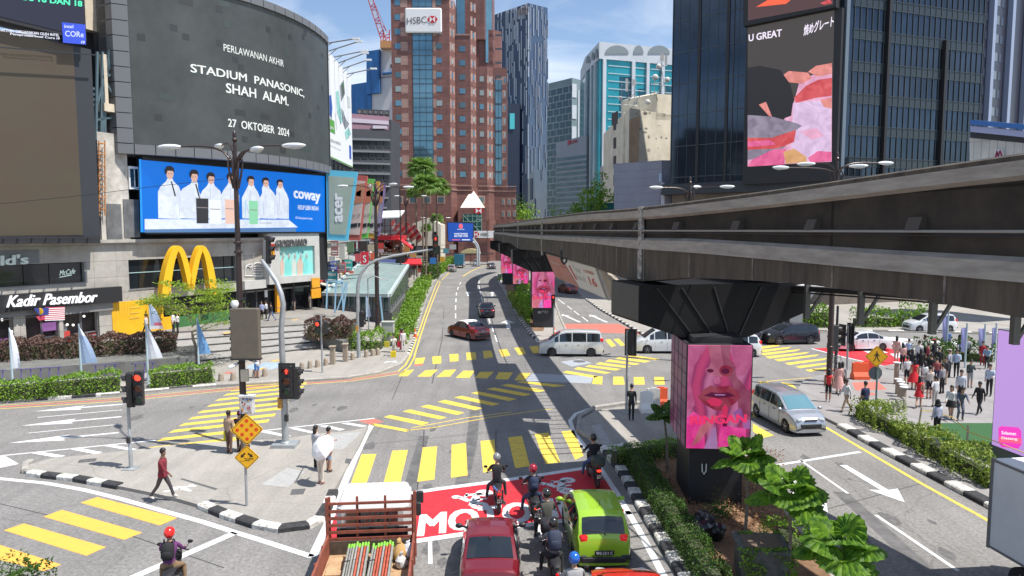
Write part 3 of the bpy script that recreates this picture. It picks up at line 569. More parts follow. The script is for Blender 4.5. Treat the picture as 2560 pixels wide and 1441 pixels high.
for A in(A1,A2):
 prev=None;N=PM.n*.6
 A=[[(2*b_[k]+(c_[k]-a_[k])*t_+(2*a_[k]-5*b_[k]+4*c_[k]-d_[k])*t_*t_+(3*b_[k]-a_[k]-3*c_[k]+d_[k])*t_**3)/2 for k in range(3)]for a_,b_,c_,d_ in zip(A[:1]+A,A,A[1:],A[2:]+A[-1:])for t_ in(0,.25,.5,.75)]+[A[-1]]
 pts=[PM(x,y,1.3)for x,y,w in A]
 for i,p in enumerate(pts):
  d=pts[min(i+1,len(pts)-1)]-pts[max(0,i-1)];d.normalize();sd=d.cross(PM.n).normalized()*A[i][2]*.42
  ring=[p+sd,p-sd,p-sd-N,p+sd-N]
  if prev:b.add(prev+ring,[(0,1,5,4),(1,2,6,5),(2,3,7,6),(3,0,4,7)])
  else:b.add(ring,[(0,1,2,3)])
  prev=ring
 b.add(prev,[(3,2,1,0)])
b.build('arch',m_yell,arch)
b=MB();[b.bar(PM(x,700,.45),PM(x,700,-.1),.15,.15)for x in(420,477,530)];b.build('bracket',m_gm,arch)
m_cob=lit('screen_blue',(.0,.18,.78),.62);m_sw=lit('screen_white',(.74,.81,.93),.75,var=.16,scale=1.4)
blue=empty('advertising_screen',PM(580,582,.6),'wide blue screen showing seven people in white coats beside water purifiers','screen')
b=MB();rect(b,PM,347,812,8.85,15.02,.95,.9);b.build('screen_housing',m_dk,blue)
b=MB();q=[(352,400),(812,441),(812,580),(358,580)];pxpoly(b,PM,q,.98,.02,0)
pxpoly(b,PM,[(348,398),(356,400),(362,581),(352,581)],.97,.02,1);b.build('display',[m_cob,lit('screen_blue_light',(.02,.32,.9),.7)],blue)
b=MB()
pxpoly(b,PM,[(362,548),(722,550),(745,569),(362,574)],1.0,.015,0);pxpoly(b,PM,[(362,574),(740,571),(740,580),(362,582)],1.0,.015,1)
b.build('stage',[m_sw,lit('screen_bluegrey',(.12,.25,.5),.6)],blue)
hd=[(424,432,396,452),(485,440,450,500),(527,446,500,555),(577,446,553,598),(627,453,606,650),(664,456,650,690),(700,460,685,722)]
b=MB();m_sk=lit('screen_skin',(.74,.46,.36),.7);m_hr=lit('screen_hair',(.03,.02,.025),.5)
for i,(cx,cy,x0,x1)in enumerate(hd):
 s=1.0-i*.055;sh=cy+26*s
 pxpoly(b,PM,[(x0,546),(x0-1,sh+22),(x0+6,sh+8),(cx-9,sh-4),(cx-5,sh-12),(cx+7,sh-12),(cx+10,sh-4),(x1-5,sh+8),(x1,sh+22),(x1,548)],1.01+i*.004,.01,0)
 pxpoly(b,PM,[(cx+9*s*cos(a)+1,cy+3+14*s*sin(a))for a in[k*pi/6 for k in range(12)]],1.045,.01,1)
 pxpoly(b,PM,[(cx-11*s,cy+3),(cx-13*s,cy-6),(cx-7*s,cy-16*s),(cx+3,cy-17*s),(cx+11*s,cy-11*s),(cx+12*s,cy+1),(cx+8*s,cy-4),(cx-5*s,cy-5),(cx-8*s,cy+5)],1.06,.01,2)
 if i<2:pxpoly(b,PM,[(cx+3,sh-4),(cx+6,sh-4),(cx+16,sh+32),(cx+13,sh+34)],1.06,.01,2)
 else:pxpoly(b,PM,[(x0+7,sh+30),(x0+9,sh+30),(cx-3,sh+62),(cx-6,sh+62)],1.06,.01,3);pxpoly(b,PM,[(cx-2,sh+2),(cx,sh+2),(cx-1,sh+50),(cx-2,sh+50)],1.06,.01,3)
 pxpoly(b,PM,[(x1-3,sh+25),(x1-1.5,sh+25),(x1-2,540),(x1-3.5,540)],1.06,.01,3)
 for e in(-3.5,3.5):pxpoly(b,PM,[(cx+e*s-.8,cy+2),(cx+e*s+1.8,cy+2),(cx+e*s+1.8,cy+3.4),(cx+e*s-.8,cy+3.4)],1.06,.01,2)
b.build('figure_picture',[m_sw,m_sk,m_hr,lit('screen_fold',(.55,.63,.8),.7)],blue)
b=MB()
for x0,x1,y0,y1,mi in[(490,521,496,559,0),(523,553,500,560,4),(562,586,499,560,1),(612,615,500,560,3),(622,645,502,561,2)]:
 b=MB();pxpoly(b,PM,[(x0,y0),(x1,y0+1),(x1,y1),(x0+2,y1)],1.075,.01,mi);pxpoly(b,PM,[(x0+2,y0+22),(x1-2,y0+23),(x1-2,y0+25),(x0+2,y0+24)],1.085,.01,5)
 b.build('product_picture',[lit('p_black',(.06,.06,.07),.5),lit('p_peach',(.9,.60,.5),.7),lit('p_green',(.3,.72,.45),.7),lit('p_sky',(.4,.7,.95),.7),lit('p_white',(.85,.88,.95),.75),lit('p_shadow',(.35,.3,.3),.6)],blue)
b=MB();ptext(b,PM,"coway",(735,503),(800,511),26,1.02,0,.05);ptext(b,PM,"HIDUP LEBIH INDAH",(745,524),(796,527),11,1.02,0,.03);ptext(b,PM,"BTS Duta Jenama Coway",(739,549),(781,551),7,1.02,0,.01)
b.build('lettering',m_sw,blue)
b=MB();ptext(b,PM,"Coway Dazzle",(649,561),(678,561),6,1.03,0,.0);b.build('lettering',lit('p_grey',(.2,.2,.25),.5),blue)
m_scr=M('led_off_grey',(.040,.044,.044),.45,var=.35,scale=.35,emit=.03,ecol=(.5,.55,.5));m_bord=M('frame_panel_grey',(.15,.155,.165),.45)
S0,S1=sM(322),sM(812)
def boff(s):
 t=(s-S0)/(S1-S0);return.9+3.3*4*t*(1-t)
def CP(s,z,o=0.0):return PM.P(s,z,boff(s)+o)
def Csz(px,py):
 lo,hi=S0-6,S1+3
 for _ in range(40):
  m=(lo+hi)/2
  if proj(CP(m,20))[0]<px:lo=m
  else:hi=m
 z=20.;
 for _ in range(12):
  e=proj(CP(lo,z))[1]-py;z+=e*CP(lo,z).y/F
 return lo,z
big=empty('curved_screen',CP((S0+S1)/2,15.1),'huge curved dark grey screen with a match announcement in white capitals','screen')
N_=30;b=MB()
for i in range(N_):
 a=lerp(S0,S1,i/N_);c=lerp(S0,S1,(i+1)/N_)
 b.add([CP(a,15.9),CP(c,15.9),CP(c,28.6),CP(a,28.6),CP(a,15.9,-.5),CP(c,15.9,-.5),CP(c,28.6,-.5),CP(a,28.6,-.5)],[(0,1,2,3),(7,6,5,4),(0,4,5,1),(3,2,6,7)])
b.build('display',m_scr,big)
b=MB();q=random.Random(5)
for k in range(46):
 s=lerp(S0+.5,S1-1.5,q.random());z=16.2+int(q.random()*22)*.55;w=q.choice([.5,.5,1.0])
 b.poly([CP(s,z,.012),CP(s+w,z,.012),CP(s+w,z+.5,.012),CP(s,z+.5,.012)],q.choice([0,0,1]))
b.build('dead_module',[M('module_dark',(.035,.037,.037),.5),M('module_green',(.05,.065,.06),.5)],big,recalc=False)
def cseg(b,s0,s1,z0,z1,o0,o1,mi=0):b.hexa([CP(s0,z0,o1),CP(s1,z0,o1),CP(s1,z1,o1),CP(s0,z1,o1),CP(s0,z0,o0),CP(s1,z0,o0),CP(s1,z1,o0),CP(s0,z1,o0)],mi)
b=MB();g=.03;n=17;wd=(S1-S0)/n
for i in range(n):
 cseg(b,S0+i*wd+g,S0+(i+1)*wd-g,15.1,15.86,-.5,.25);cseg(b,S0+i*wd+g,S0+(i+1)*wd-g,28.62,29.25,-.5,.2)
for k in range(11):
 z0=15.9+k*1.16;cseg(b,S0-.95,S0-g,z0+g,z0+1.16-g,-1.5,.25)
cseg(b,S0-.95,S0-g,15.1,15.86,-1.5,.25);cseg(b,S0-.95,S1,15.12,29.2,-1.4,-.52)
cseg(b,S1,S1+.15,15.1,29.2,-1.4,.1)
b.build('frame',m_bord,big)
b=MB()
for txt,bl,brx,hp,bo in[("PERLAWANAN AKHIR",(563,128),712,18,.0),("STADIUM  PANASONIC,",(479,184),761,24,.022),("SHAH  ALAM.",(566,232),721,24,.022),("27  OKTOBER  2024",(568,317),721,20,.018)]:
 s0,z0=Csz(*bl);_,z1=Csz(bl[0],bl[1]-hp);s1,_=Csz(brx,250)
 b.text(txt,(0,0,0),(1,0,0),(0,0,1),bold=bo,keep=lambda u,v,w,s0=s0,s1=s1,z0=z0,z1=z1:CP(lerp(s0,s1,u),lerp(z0,z1,v)-u*.1,.03))
b.build('lettering',lit('lettering_white',(.85,.88,.86),.75),big,recalc=False)
PL=VP(PM.P(0,0,1.2)[:2],PM.P(20,0,1.2)[:2])
t=empty('advertising_screen',PL(100,592),'blank olive brown screen hung on the mall left of the curved one','screen')
b=MB();rect(b,PL,-420,250,8.55,22.35,0,1);b.build('screen_housing',M('housing_grey',(.035,.038,.044),.5),t)
b=MB();rect(b,PL,-410,206,8.8,22.3,.04,.04)
m_bs=M('led_olive',(.045,.042,.027),.5,emit=.02,ecol=(.9,.7,.4),var=.2,scale=.22,detail=4,tint=(.062,.040,.028))
b.build('display',m_bs,t)
b=MB()
for k in range(9):
 x=-60+k*35;b.bar(PL(x,596,.9),PL(x,596,-.3),.08,.08);
b.bar(PL(-100,594,.85),PL(248,594,.85),.1,.1);b.bar(PL(-100,600,.3),PL(248,600,.3),.3,.5);b.build('catwalk',m_dk,t)
t=empty('advertising_screen',PL(100,130),'dark navy screen above the olive one with green and white writing','screen')
b=MB();rect(b,PL,-420,226,22.7,31.5,.7,1.6);b.build('screen_housing',m_blk,t)
b=MB();rect(b,PL,-410,222,22.95,31.4,.73,.04);b.build('display',lit('screen_navy',(.03,.03,.055),.5),t)
b=MB();pxpoly(b,PL,[(155,56),(213,62),(215,112),(158,107)],.76,.02,0);ptext(b,PL,"intel",(161,70),(183,71),8,.79,0,.02,1);ptext(b,PL,"CORe",(163,91),(209,94),14,.79,0,.01,1);ptext(b,PL,"i9",(203,109),(212,110),7,.79,0,.02,1)
b.build('badge',[lit('badge_blue',(.05,.10,.75),.7),lit('badge_text',(.65,.75,1),.8)],t)
b=MB();ptext(b,PL,"OGOS 16 DAN 18",(10,-5),(205,17),15,.76,0,.04,1);ptext(b,PL,"WITHIN DIKUASAKAN OLEH INTEL",(0,79),(148,92),7,.76,0,.03,0);ptext(b,PL,"Pemproses Intel Core i9",(26,89),(149,101),7,.76,0,.03,0)
b.build('lettering',[lit('led_white_text',(.8,.82,.95),.8),lit('led_green_text',(.1,.9,.5),.8)],t)
b=MB()
b.bar(PL(-80,112,.85),PL(240,138,.85),.08,.08);b.build('catwalk',m_dk,t)
t=empty('steel_truss',PM(270,320,-.5),'blue grey steel lattice holding the screens up between them','steel frame')
ms=M('truss_steel',(.10,.15,.17),.5,metal=.3);b=MB()
for a,c in[((288,60),(255,260)),((288,60),(296,265)),((255,190),(300,270)),((255,195),(296,180)),((262,190),(292,130)),((240,350),(243,130)),((252,350),(256,130)),((243,260),(262,190)),((255,350),(262,190)),((243,300),(302,290)),((275,120),(262,190)),((262,350),(262,200))]:
 b.bar(PM(*a,.1),PM(*c,.1),.16,.16)
b.build('lattice',ms,t)
b=MB();rect(b,PM,215,300,15,24.5,-2.2,3,0);rect(b,PM,215,300,24.5,27.2,-1.4,3,1);rect(b,PM,268,300,18.2,18.8,.4,1.2,1);rect(b,PM,275,283,18.8,22.5,.2,.5,1);rect(b,PM,230,300,20.5,22,-1.8,.8,0);b.build('roof_structure',[M('dark_recess',(.03,.03,.032),.7),M('cream_roofing',(.58,.5,.38),.7,var=.15,scale=1)],mall)
b=MB()
for k in range(12):rect(b,PM,238,276,15.4+k*.4,15.6+k*.4,-.6+.1*(k%2),.8)
b.build('louvre_panel',M('louvre_blue_grey',(.09,.13,.17),.5),mall)
t=empty('access_ladder',PM(258,560,.3),'rusty orange ladder climbing the white wall between the screens','ladder');b=MB()
for x in(247,262):b.bar(PM(x,352,.5),PM(x+1,540,.5),.07,.07)
for k in range(15):y=358+k*12;b.bar(PM(247,y,.5),PM(262,y,.5),.05,.05)
for k in range(7):
 y=360+k*27;b.tube([PM(247,y,.5),PM(245,y,1.0),PM(254,y,1.3),PM(264,y,1.0),PM(262,y,.5)],.04,5)
b.build('ladder_frame',M('rust_orange',(.45,.20,.07),.7),t)
t=empty('glass_tower',at(260,140,260),'pale green glass office tower with a red emblem seen between the screens','building')
PG=VP((-165,255),(-140,262));m_pg=bricks('pale_green_glass',(.26,.50,.50),(.32,.56,.55),(.12,.22,.24),3,3.6,.12,.15,0,dirt=.2,bumpy=False,spec=.6)
b=MB();srect(b,PG,-8,30,40,130,0,15);b.build('curtain_wall',m_pg,t)
b=MB();srect(b,PG,-8,8,40,88,3,5);
for k in range(9):srect(b,PG,-9,9,60+k*3.6,61.4+k*3.6,4,6)
b.build('balcony_band',m_white,t)
b=MB();c=(275,41)
pxpoly(b,PG,[(c[0]+13*cos(a),c[1]+23*sin(a))for a in[R(22.5+45*k)for k in range(8)]],.3,.3,0)
pxpoly(b,PG,[(c[0]+x,c[1]+y)for x,y in[(-7,-9),(0,-18),(7,-9)]],.35,.05,1);pxpoly(b,PG,[(c[0]+x,c[1]+y)for x,y in[(-7,9),(0,18),(7,9)]],.35,.05,1);pxpoly(b,PG,[(c[0]+x,c[1]+y)for x,y in[(-5,0),(0,-6),(5,0),(0,6)]],.35,.05,1)
b.build('emblem',[M('emblem_red',(.5,.03,.06),.5),M('emblem_pale',(.6,.75,.75),.5)],t)
PB=VP((-20.6,76.5),(-21.1,93.5))
t=empty('billboard',PB(845,420),'white computer billboard at the mall corner with lamp arms along its top','billboard')
b=MB();pxpoly(b,PB,[(805,110),(877,194),(882,419),(812,387)],0,.3,0);b.build('panel',M('billboard_white',(.80,.82,.84),.5),t)
b=MB();pxpoly(b,PB,[(812,291),(836,303),(838,336),(814,322)],.03,.02,0);ptext(b,PB,"Aspire",(817,322),(834,328),12,.06,0,.02,1)
pxpoly(b,PB,[(812,384),(882,417),(882,419.5),(812,387)],.02,.02,0);pxpoly(b,PB,[(873,363),(878,366),(878.5,399),(874,396)],.03,.02,2)
ptext(b,PB,"acer",(812,149),(822,158),11,.05,0,.01,3);ptext(b,PB,"NEXT LEVEL AI CREATOR",(818,350),(852,364),7,.05,0,.0,3);ptext(b,PB,"Learn more about the new laptop",(818,362),(852,378),4,.05,0,.0,3)
for q_,mi in[([(850,215),(859,200),(863,235),(853,255)],4),([(853,210),(858,205),(861,233),(855,246)],0),([(854,270),(866,300),(873,310),(864,325),(855,300)],4),([(822,240),(828,238),(831,270),(829,300),(823,280)],2),([(840,230),(846,225),(850,260),(858,300),(852,310),(843,280)],5),([(862,330),(872,320),(878,335),(866,350)],5),([(868,240),(874,243),(876,270),(870,268)],6)]:
 pxpoly(b,PB,q_,.03,.02,mi)
b.build('print',[M('leaf_green',(.10,.35,.05),.5),m_white,M('intel_blue',(.03,.10,.45),.5),m_dk,M('print_grey',(.25,.27,.3),.5),M('print_teal',(.3,.6,.55),.5,var=.4,scale=3),M('print_pale',(.55,.6,.62),.5)],t)
b=MB()
for(x0,y0,x1,y1)in[(808,110,890,97),(822,128,897,104),(835,143,910,128),(846,158,913,133),(857,172,920,150),(867,186,934,172)]:
 a=PB(x0,y0);c=at(x1,y1,a.y-1);b.tube([a,c],.07,6);b.tube([a+Vector((0,0,-.5)),a.lerp(c,.3)],.04,5);b.box(c,(.8,.3,.18),mi=1)
b.build('lamp_arm',[m_gm,m_white],t,smooth=40)
b=MB()
for k in range(7):a=PB(815+k*10,395+k*3,-.4);b.bar(a,a+Vector((0,0,-2.5)),.15,.15);b.bar(a,PB(825+k*10,425,-.6),.1,.1)
b.bar(PB(813,400,-.5),PB(880,430,-.5),.3,.3);b.build('support_frame',m_dk,t)
def fin(pts,Y,rim,face,lab,txt=None,art=None):
 c=at(pts[0][0],pts[2][1],Y);t=empty('banner',c,lab,'banner','tapering banners beside the mall');P=VP((-30,Y),(0,Y))
 b=MB();pxpoly(b,P,pts,0,.5);b.build('rim',M('rim_'+face,rim,.5),t)
 cx=sum(p[0]for p in pts)/4;cy=sum(p[1]for p in pts)/4
 b=MB();q=[(lerp(cx,x,.82),lerp(cy,y,.83))for x,y in pts];pxpoly(b,P,q,.06,.05);b.build('face',M(face,art[0]if art else(.33,.40,.33),.5,var=.12,scale=.4),t)
 return t,P
t,P=fin([(815,425),(893,430),(868,603),(818,600)],73.5,(.12,.50,.68),'banner_sage','tall blue rimmed tapering banner with acer written upwards on sage green')
b=MB();a=P(856,554,.1);U=P(856,485,.1)-a;b.text('acer',a,U,P(838,554,.1)-a,(0,0,0),.05);b.build('lettering',m_white,t)
for(pts,Y,rim,nm,lab,fc)in[([(884,437),(918,440),(900,602),(868,600)],76,(.45,.10,.08),'banner_red_art','red rimmed tapering banner directly behind the blue one',(.62,.46,.42)),([(913,446),(936,448),(918,596),(897,598)],78.5,(.15,.50,.10),'banner_green_art','green rimmed tapering banner third in the row',(.58,.56,.5)),([(933,453),(949,454),(936,596),(918,595)],81,(.62,.33,.05),'banner_orange_art','orange rimmed tapering banner fourth in the row',(.55,.5,.5)),([(947,458),(964,460),(948,590),(936,592)],83.5,(.22,.15,.32),'banner_purple_art','purple rimmed tapering banner last in the row',(.30,.28,.40))]:
 t,P=fin(pts,Y,rim,nm,lab,None,(fc,));b=MB()
 x0=min(p[0]for p in pts)+6;x1=max(p[0]for p in pts)-5;xm=(x0+x1)/2
 for q_,mi in[([(x0+10,462),(x1,458),(x1-3,505),(x0+6,512)],0),([(xm-2,480),(xm+10,475),(xm+8,492),(xm-4,490)],1),([(x0+1,560),(xm,558),(xm-1,568),(x0,570)],2),([(xm+2,558),(xm+8,558),(xm+7,567),(xm+1,567)],2)]:
  pxpoly(b,P,q_,.09,.02,mi)
 if nm!='banner_purple_art':ptext(b,P,"Go 14",(x0+3,543),(xm+7,542),9,.1,0,.01,3)
 b.build('print',[M('print_terracotta',(.5,.2,.12),.5),M('print_violet',(.25,.22,.4),.5),m_dk,M('print_text',(.2,.2,.22),.5)],t)
# far towers
m_sky=M('blue_reflecting_glass',(.13,.25,.31),.08,metal=.5,var=.25,scale=.12);m_wdk=M('tower_window',(.10,.16,.18),.1,metal=.3)
m_gr=bricks('red_granite',(.235,.112,.094),(.195,.094,.079),(.11,.055,.047),1.85,1.2,.03,.4,0,dirt=.2,bumpy=False);m_gl=bricks('pink_granite',(.42,.265,.22),(.37,.235,.195),(.2,.1,.08),1.85,1.2,.03,.4,0,dirt=.1,bumpy=False)
hs=empty('bank_tower',(-18,203,0),'tall red granite bank tower with stepped setbacks and a blue glass strip','building')
def mass(b,pts,z0,z1,mi=0):b.slab([(x,y,z0)for x,y in pts],(0,0,z1-z0),mi)
X=lambda px,Y:(px-1280)/F*Y*.998
b=MB()
mass(b,[(-34,200),(-17.6,200),(-16.3,202),(-16.3,225),(-34,225)],0,73.5);mass(b,[(-32.5,203),(-20,203),(-20,224),(-32.5,224)],73.5,95)
mass(b,[(-16.3,203.0),(-11.9,203.0),(-10.4,205),(-10.4,222),(-16.3,222)],0,64.5)
mass(b,[(-16.3,207),(-8,207),(-5.5,209.5),(-5.5,226),(-16.3,226)],64.5,100)
mass(b,[(-10.4,205.5),(-7.3,205.5),(-5.6,207.4),(-1.5,207.4),(-1.5,226),(-10.4,226)],0,56.5);mass(b,[(-10.4,208),(-5.6,208),(-3.2,210),(-3.2,226),(-10.4,226)],56.5,67.5)
mass(b,[(-34.6,199.3),(-17.3,199.3),(-15.8,201.4),(-11.6,202.3),(-10,204.6),(-6.9,204.8),(-5.2,206.6),(1.2,206.6),(1.2,227),(-34.6,227)],0,21.5)
mass(b,[(-15.4,198.6),(-7.2,198.6),(-7.2,206),(-15.4,206)],0,15.5)
mass(b,[(-34.8,198.9),(-17,198.9),(-15.6,200.8),(-11.3,201.9),(-9.6,204.2),(-6.6,204.4),(-4.9,206.2),(6,206.2),(6,228),(-34.8,228)],0,12.2)
b.build('wall',m_gr,hs)
faces=[VP((-34,200),(-17.6,200)),VP((-16.3,203.0),(-11.9,203.0)),VP((-10.4,205.5),(-7.3,205.5)),VP((-5.6,207.4),(-1.5,207.4)),VP((-17.6,200),(-16.3,202)),VP((-11.9,203.0),(-10.4,205)),VP((-7.3,205.5),(-5.6,207.4))]
rows=[24.5+k*3.95 for k in range(13)]
lp=MB();cw=[]
for zi,z in enumerate(rows):
 for P,wl in[(faces[0],[(1.0,2.6,4.6),(12.6,14.2,-2.9)]),(faces[1],[(1.2,2.9,0)]),(faces[2],[(1.0,2.2,0)]),(faces[3],[(.1,.35,.55),(3.2,3.7,1.0)]),(faces[4],[(.9,1.5,0)]),(faces[5],[(1.0,1.7,0)]),(faces[6],[(.9,1.6,0)])]:
  for(s0,s1,ex)in wl:
   if z>63 and P is faces[1]or z>55 and P in(faces[2],faces[3],faces[6]):continue
   cw.append((z,P,s0,s1))
   if ex>0:srect(lp,P,s1+.05,min(ex,P.len),z-.5,z+1.9,.02,.05)
   if ex<0:srect(lp,P,s0+ex,s0-.05,z-.5,z+1.9,.02,.05)
   if P in(faces[4],faces[5],faces[6]):srect(lp,P,0.1,s0-.05,z-.5,z+1.9,.02,.05);srect(lp,P,s1+.05,P.len-.1,z-.5,z+1.9,.02,.05)
for s0 in(.5,4.5,8.5,12.5):srect(lp,faces[0],s0,s0+2.4,16.6,18.9,.75,.06);
for x in(-2.6,-.9,.7):lp.box((x,206.55,17.5),(1.0,.1,2.0));lp.box((x,206.55,13.9),(1.0,.1,1.9))
for x in(-4.2,-2.2,-.4,1.4,3.2,5):lp.box((x,206.15,9.2),(1.0,.1,2.0))
for x in(-13.8,-9.0):lp.box((x,202.2 if x<-11 else 204.4,18),(2.2,.1,2.4))
lp.build('light_stone_panel',m_gl,hs,kind='stuff')
for P in faces:windows(hs,'window',P,[(s0,s1,z,z+1.5)for(z,Q,s0,s1)in cw if Q is P],[m_sky,m_wdk,m_sky,M('window_blind',(.30,.36,.36),.3)],.06,.08)
b=MB()
for s0 in(.9,4.9,8.9,12.9):srect(b,faces[0],s0,s0+1.6,17,18.5,.80,.06)
for x in(-2.6,-.9,.7):b.box((x,206.52,17.5),(.5,.12,1.5));b.box((x,206.52,13.9),(.5,.12,1.4))
for x in(-4.2,-2.2,-.4,1.4,3.2,5):b.box((x,206.12,9.2),(.5,.12,1.5))
for x in(-13.8,-9.0):b.box((x,202.17 if x<-11 else 204.37,18),(1.4,.12,1.6))
b.build('window',m_wdk,hs,kind='stuff')
b=MB();g1=VP((-34,200),(-17.6,200));s0,s1=vp_s(g1,1037),vp_s(g1,1085)
srect(b,g1,s0,s1,22,73.5,.05,.1,0)
g2=faces[3];srect(b,g2,.7,2.6,22.5,53,.05,.1,0);srect(b,VP((-32.5,203),(-20,203)),5,11,74,95,.05,.1,0);srect(b,VP((-32.5,203),(-20,203)),.1,1.6,74,95,.05,.1,0)
srect(b,VP((-16.3,207),(-8,207)),.2,2.6,66,98,.05,.1,0);srect(b,VP((-8,207),(-5.5,209.5)),.4,3.0,58,98,.05,.1,0)
b.build('glass_strip',m_sky,hs)
b=MB()
for k in range(13):
 z=22.6+k*3.95
 srect(b,g1,s0,s1,z,z+.22,.1,.1);srect(b,g1,s0,s1,z+1.5,z+1.62,.1,.1);srect(b,g2,.7,2.6,z-.5,z,.1,.1)
for k in range(4):x=lerp(s0,s1,k/3);srect(b,g1,x-.06,x+.06,22,73.5,.1,.1)
for k in range(3):x=.7+k*.95;srect(b,g2,x-.05,x+.05,22.5,53,.1,.1)
b.build('mullion',M('mullion_dark',(.05,.07,.09),.4),hs)
b=MB()
for pts in[[(-34.7,199.15),(-17.2,199.15),(-15.7,201.2),(-11.5,202.15)],[(-10,204.5),(-6.8,204.65),(-5.1,206.45),(1.3,206.45)]]:
 for z in(20.6,22.0):b.tube([(x,y,z)for x,y in pts],.16,4)
b.build('string_course',m_gl,hs)
b=MB();mass(b,[(-33.9,199.8),(-17.5,199.8),(-17.5,200.6),(-33.9,200.6)],73.5,74.1);mass(b,[(-16.3,202.8),(-11.8,202.8),(-11.8,203.6),(-16.3,203.6)],64.5,64.9);b.build('parapet',m_gl,hs)
b=MB();a=Vector((-11.6,203.5,21.2));base=[(-14.8,199,15.5),(-7.8,199,15.5),(-7.8,206,15.5),(-14.8,206,15.5)]
b.add([*base,tuple(a)],[(0,1,4),(1,2,4),(2,3,4),(3,0,4),(0,3,2,1)]);b.build('pyramid_roof',M('cream_roof',(.74,.68,.58),.6),hs)
b=MB();b.box((-11.3,198.5,10.8),(5.2,.2,5.6));b.build('entrance_glass',M('green_glass',(.03,.13,.12),.1,metal=.4),hs)
b=MB()
for k in range(5):b.box((-13.9+k*1.3,198.35,10.8),(.1,.1,5.6))
for k in range(4):b.box((-11.3,198.35,8.6+k*1.5),(5.2,.1,.1))
b.bar((-13.9,198.3,8.3),(-8.7,198.3,13.3),.1,.1);b.bar((-13.9,198.3,13.3),(-8.7,198.3,8.3),.1,.1);b.build('entrance_lattice',M('pale_green_metal',(.35,.5,.45),.4),hs)
def hexlogo(b,c,w,h,ux,up=Vector((0,0,1)),n=Vector((0,-.05,0)),r=0,wm=1):
 P_=lambda x,y:c+ux*(x*w)+up*(y*h)+n
 b.poly([P_(-.5,0),P_(-.25,.5),P_(.25,.5),P_(.5,0),P_(.25,-.5),P_(-.25,-.5)],r);Q=lambda x,y:P_(x,y)+n*1.2
 b.poly([Q(-.25,.5),Q(0,0),Q(-.25,-.5)],wm);b.poly([Q(.25,.5),Q(.25,-.5),Q(0,0)],wm)
b=MB();hexlogo(b,Vector((-9.5,198.4,14.6)),3.2,1.6,Vector((1,0,0)));b.build('logo',[lit('logo_red',(.7,.02,.03),.3),m_white],hs,recalc=False)
b=MB();b.box((-8.2,197.9,7.9),(6.6,.3,2.0));b.build('sign_panel',m_white,hs)
b=MB();hexlogo(b,Vector((-10.3,197.7,7.9)),2.0,1.5,Vector((1,0,0)),r=0,wm=1);b.text('HSBC',(-8.9,197.68,7.45),(2.3,0,0),(0,0,.9),bold=.02,mi=2);b.build('sign_print',[lit('logo_red',(.7,.02,.03),.3),m_white,m_dk],hs,recalc=False)
t=empty('bank_sign',(-25.8,199.4,69),'white rounded sign board reading HSBC high on the red tower','sign')
PS=VP((-34,199.0),(-17.6,199.0));b=MB();c0=PS(1013,82);c1=PS(1104,20);b.rbox(((c0.x+c1.x)/2,199.4,(c0.z+c1.z)/2),(c1.x-c0.x,.9,c1.z-c0.z),.3);b.build('board',m_white,t)
b=MB();ptext(b,PS,'HSBC',(1017,62),(1066,58),17,.12,0,.0,2);hexlogo(b,PS(1081,49,.12),3.0,1.9,PS.u,r=0,wm=1);b.build('print',[M('logo_red_flat',(.6,.02,.03),.4),m_white,M('sign_charcoal',(.07,.07,.08),.5)],t,recalc=False)
t=empty('finned_tower',(0,330,0),'very tall dark blue tower covered in broken white vertical fins','building')
c=at(1320,300,320);l=at(1229,300,332);r=at(1368,300,345);zt=at(1322,8,320).z;zl=at(1229,40,332).z
m_nv=M('navy_glass',(.035,.055,.105),.25,metal=.2,var=.3,scale=.05);b=MB()
b.hexa([(l.x,l.y,0),(c.x,c.y,0),(r.x,r.y,0),(l.x+10,360,0),(l.x,l.y,zl),(c.x,c.y,zt),(r.x,r.y,at(1368,20,345).z),(l.x+10,360,zl)]);b.build('tower_body',m_nv,t)
b=MB();q=random.Random(9)
for(A,B_,n,za,zb)in[(l,c,22,zl,zt),(c,r,13,zt,at(1368,20,345).z)]:
 P=VP(A[:2],B_[:2]);
 for k in range(n+1):
  s=P.len*k/n;z=q.random()*6;top=lerp(za,zb,k/n)
  while z<top:
   ln=q.uniform(4,13);z2=min(top,z+ln);fr=z/top
   if q.random()<.30+.5*fr*fr:srect(b,P,s+q.uniform(-.15,.15),s+.22+.25*fr,z,z2,.35,.4)
   z=z2+q.uniform(0,3)
b.build('vertical_fins',M('fin_white',(.40,.44,.51),.5),t)
b=MB();P=VP(l[:2],c[:2]);ptext(b,P,'EQ',(1296,42),(1318,34),18,.7,.2,.0);b.build('sign_lettering',M('bronze_letter',(.25,.17,.13),.5),t)
b=MB();pp=at(1275,260,322);b.box((pp.x,325,pp.z-42),(9,8,84));b.box((pp.x+1,320.8,pp.z-8),(2.2,.3,7),mi=1);b.build('annex_block',[M('annex_navy',(.04,.055,.09),.4),lit('annex_teal',(.1,.6,.7),.5)],t)
t=empty('apartment_tower',at(1410,400,380),'grey green chequered glass tower right of the finned tower','building')
c=at(1430,195,370);l=at(1368,210,385);r=at(1466,200,375)
b=MB();b.hexa([(l.x,l.y,0),(c.x,c.y,0),(r.x,r.y,0),(l.x+5,410,0),(l.x,l.y,l.z),(c.x,c.y,c.z),(r.x,r.y,at(1466,204,375).z),(l.x+5,410,l.z)]);b.build('wall',M('pale_grey_green',(.20,.265,.28),.35,var=.2,scale=.1),t)
P=VP(l[:2],c[:2]);b=MB();cells=[];q=random.Random(4)
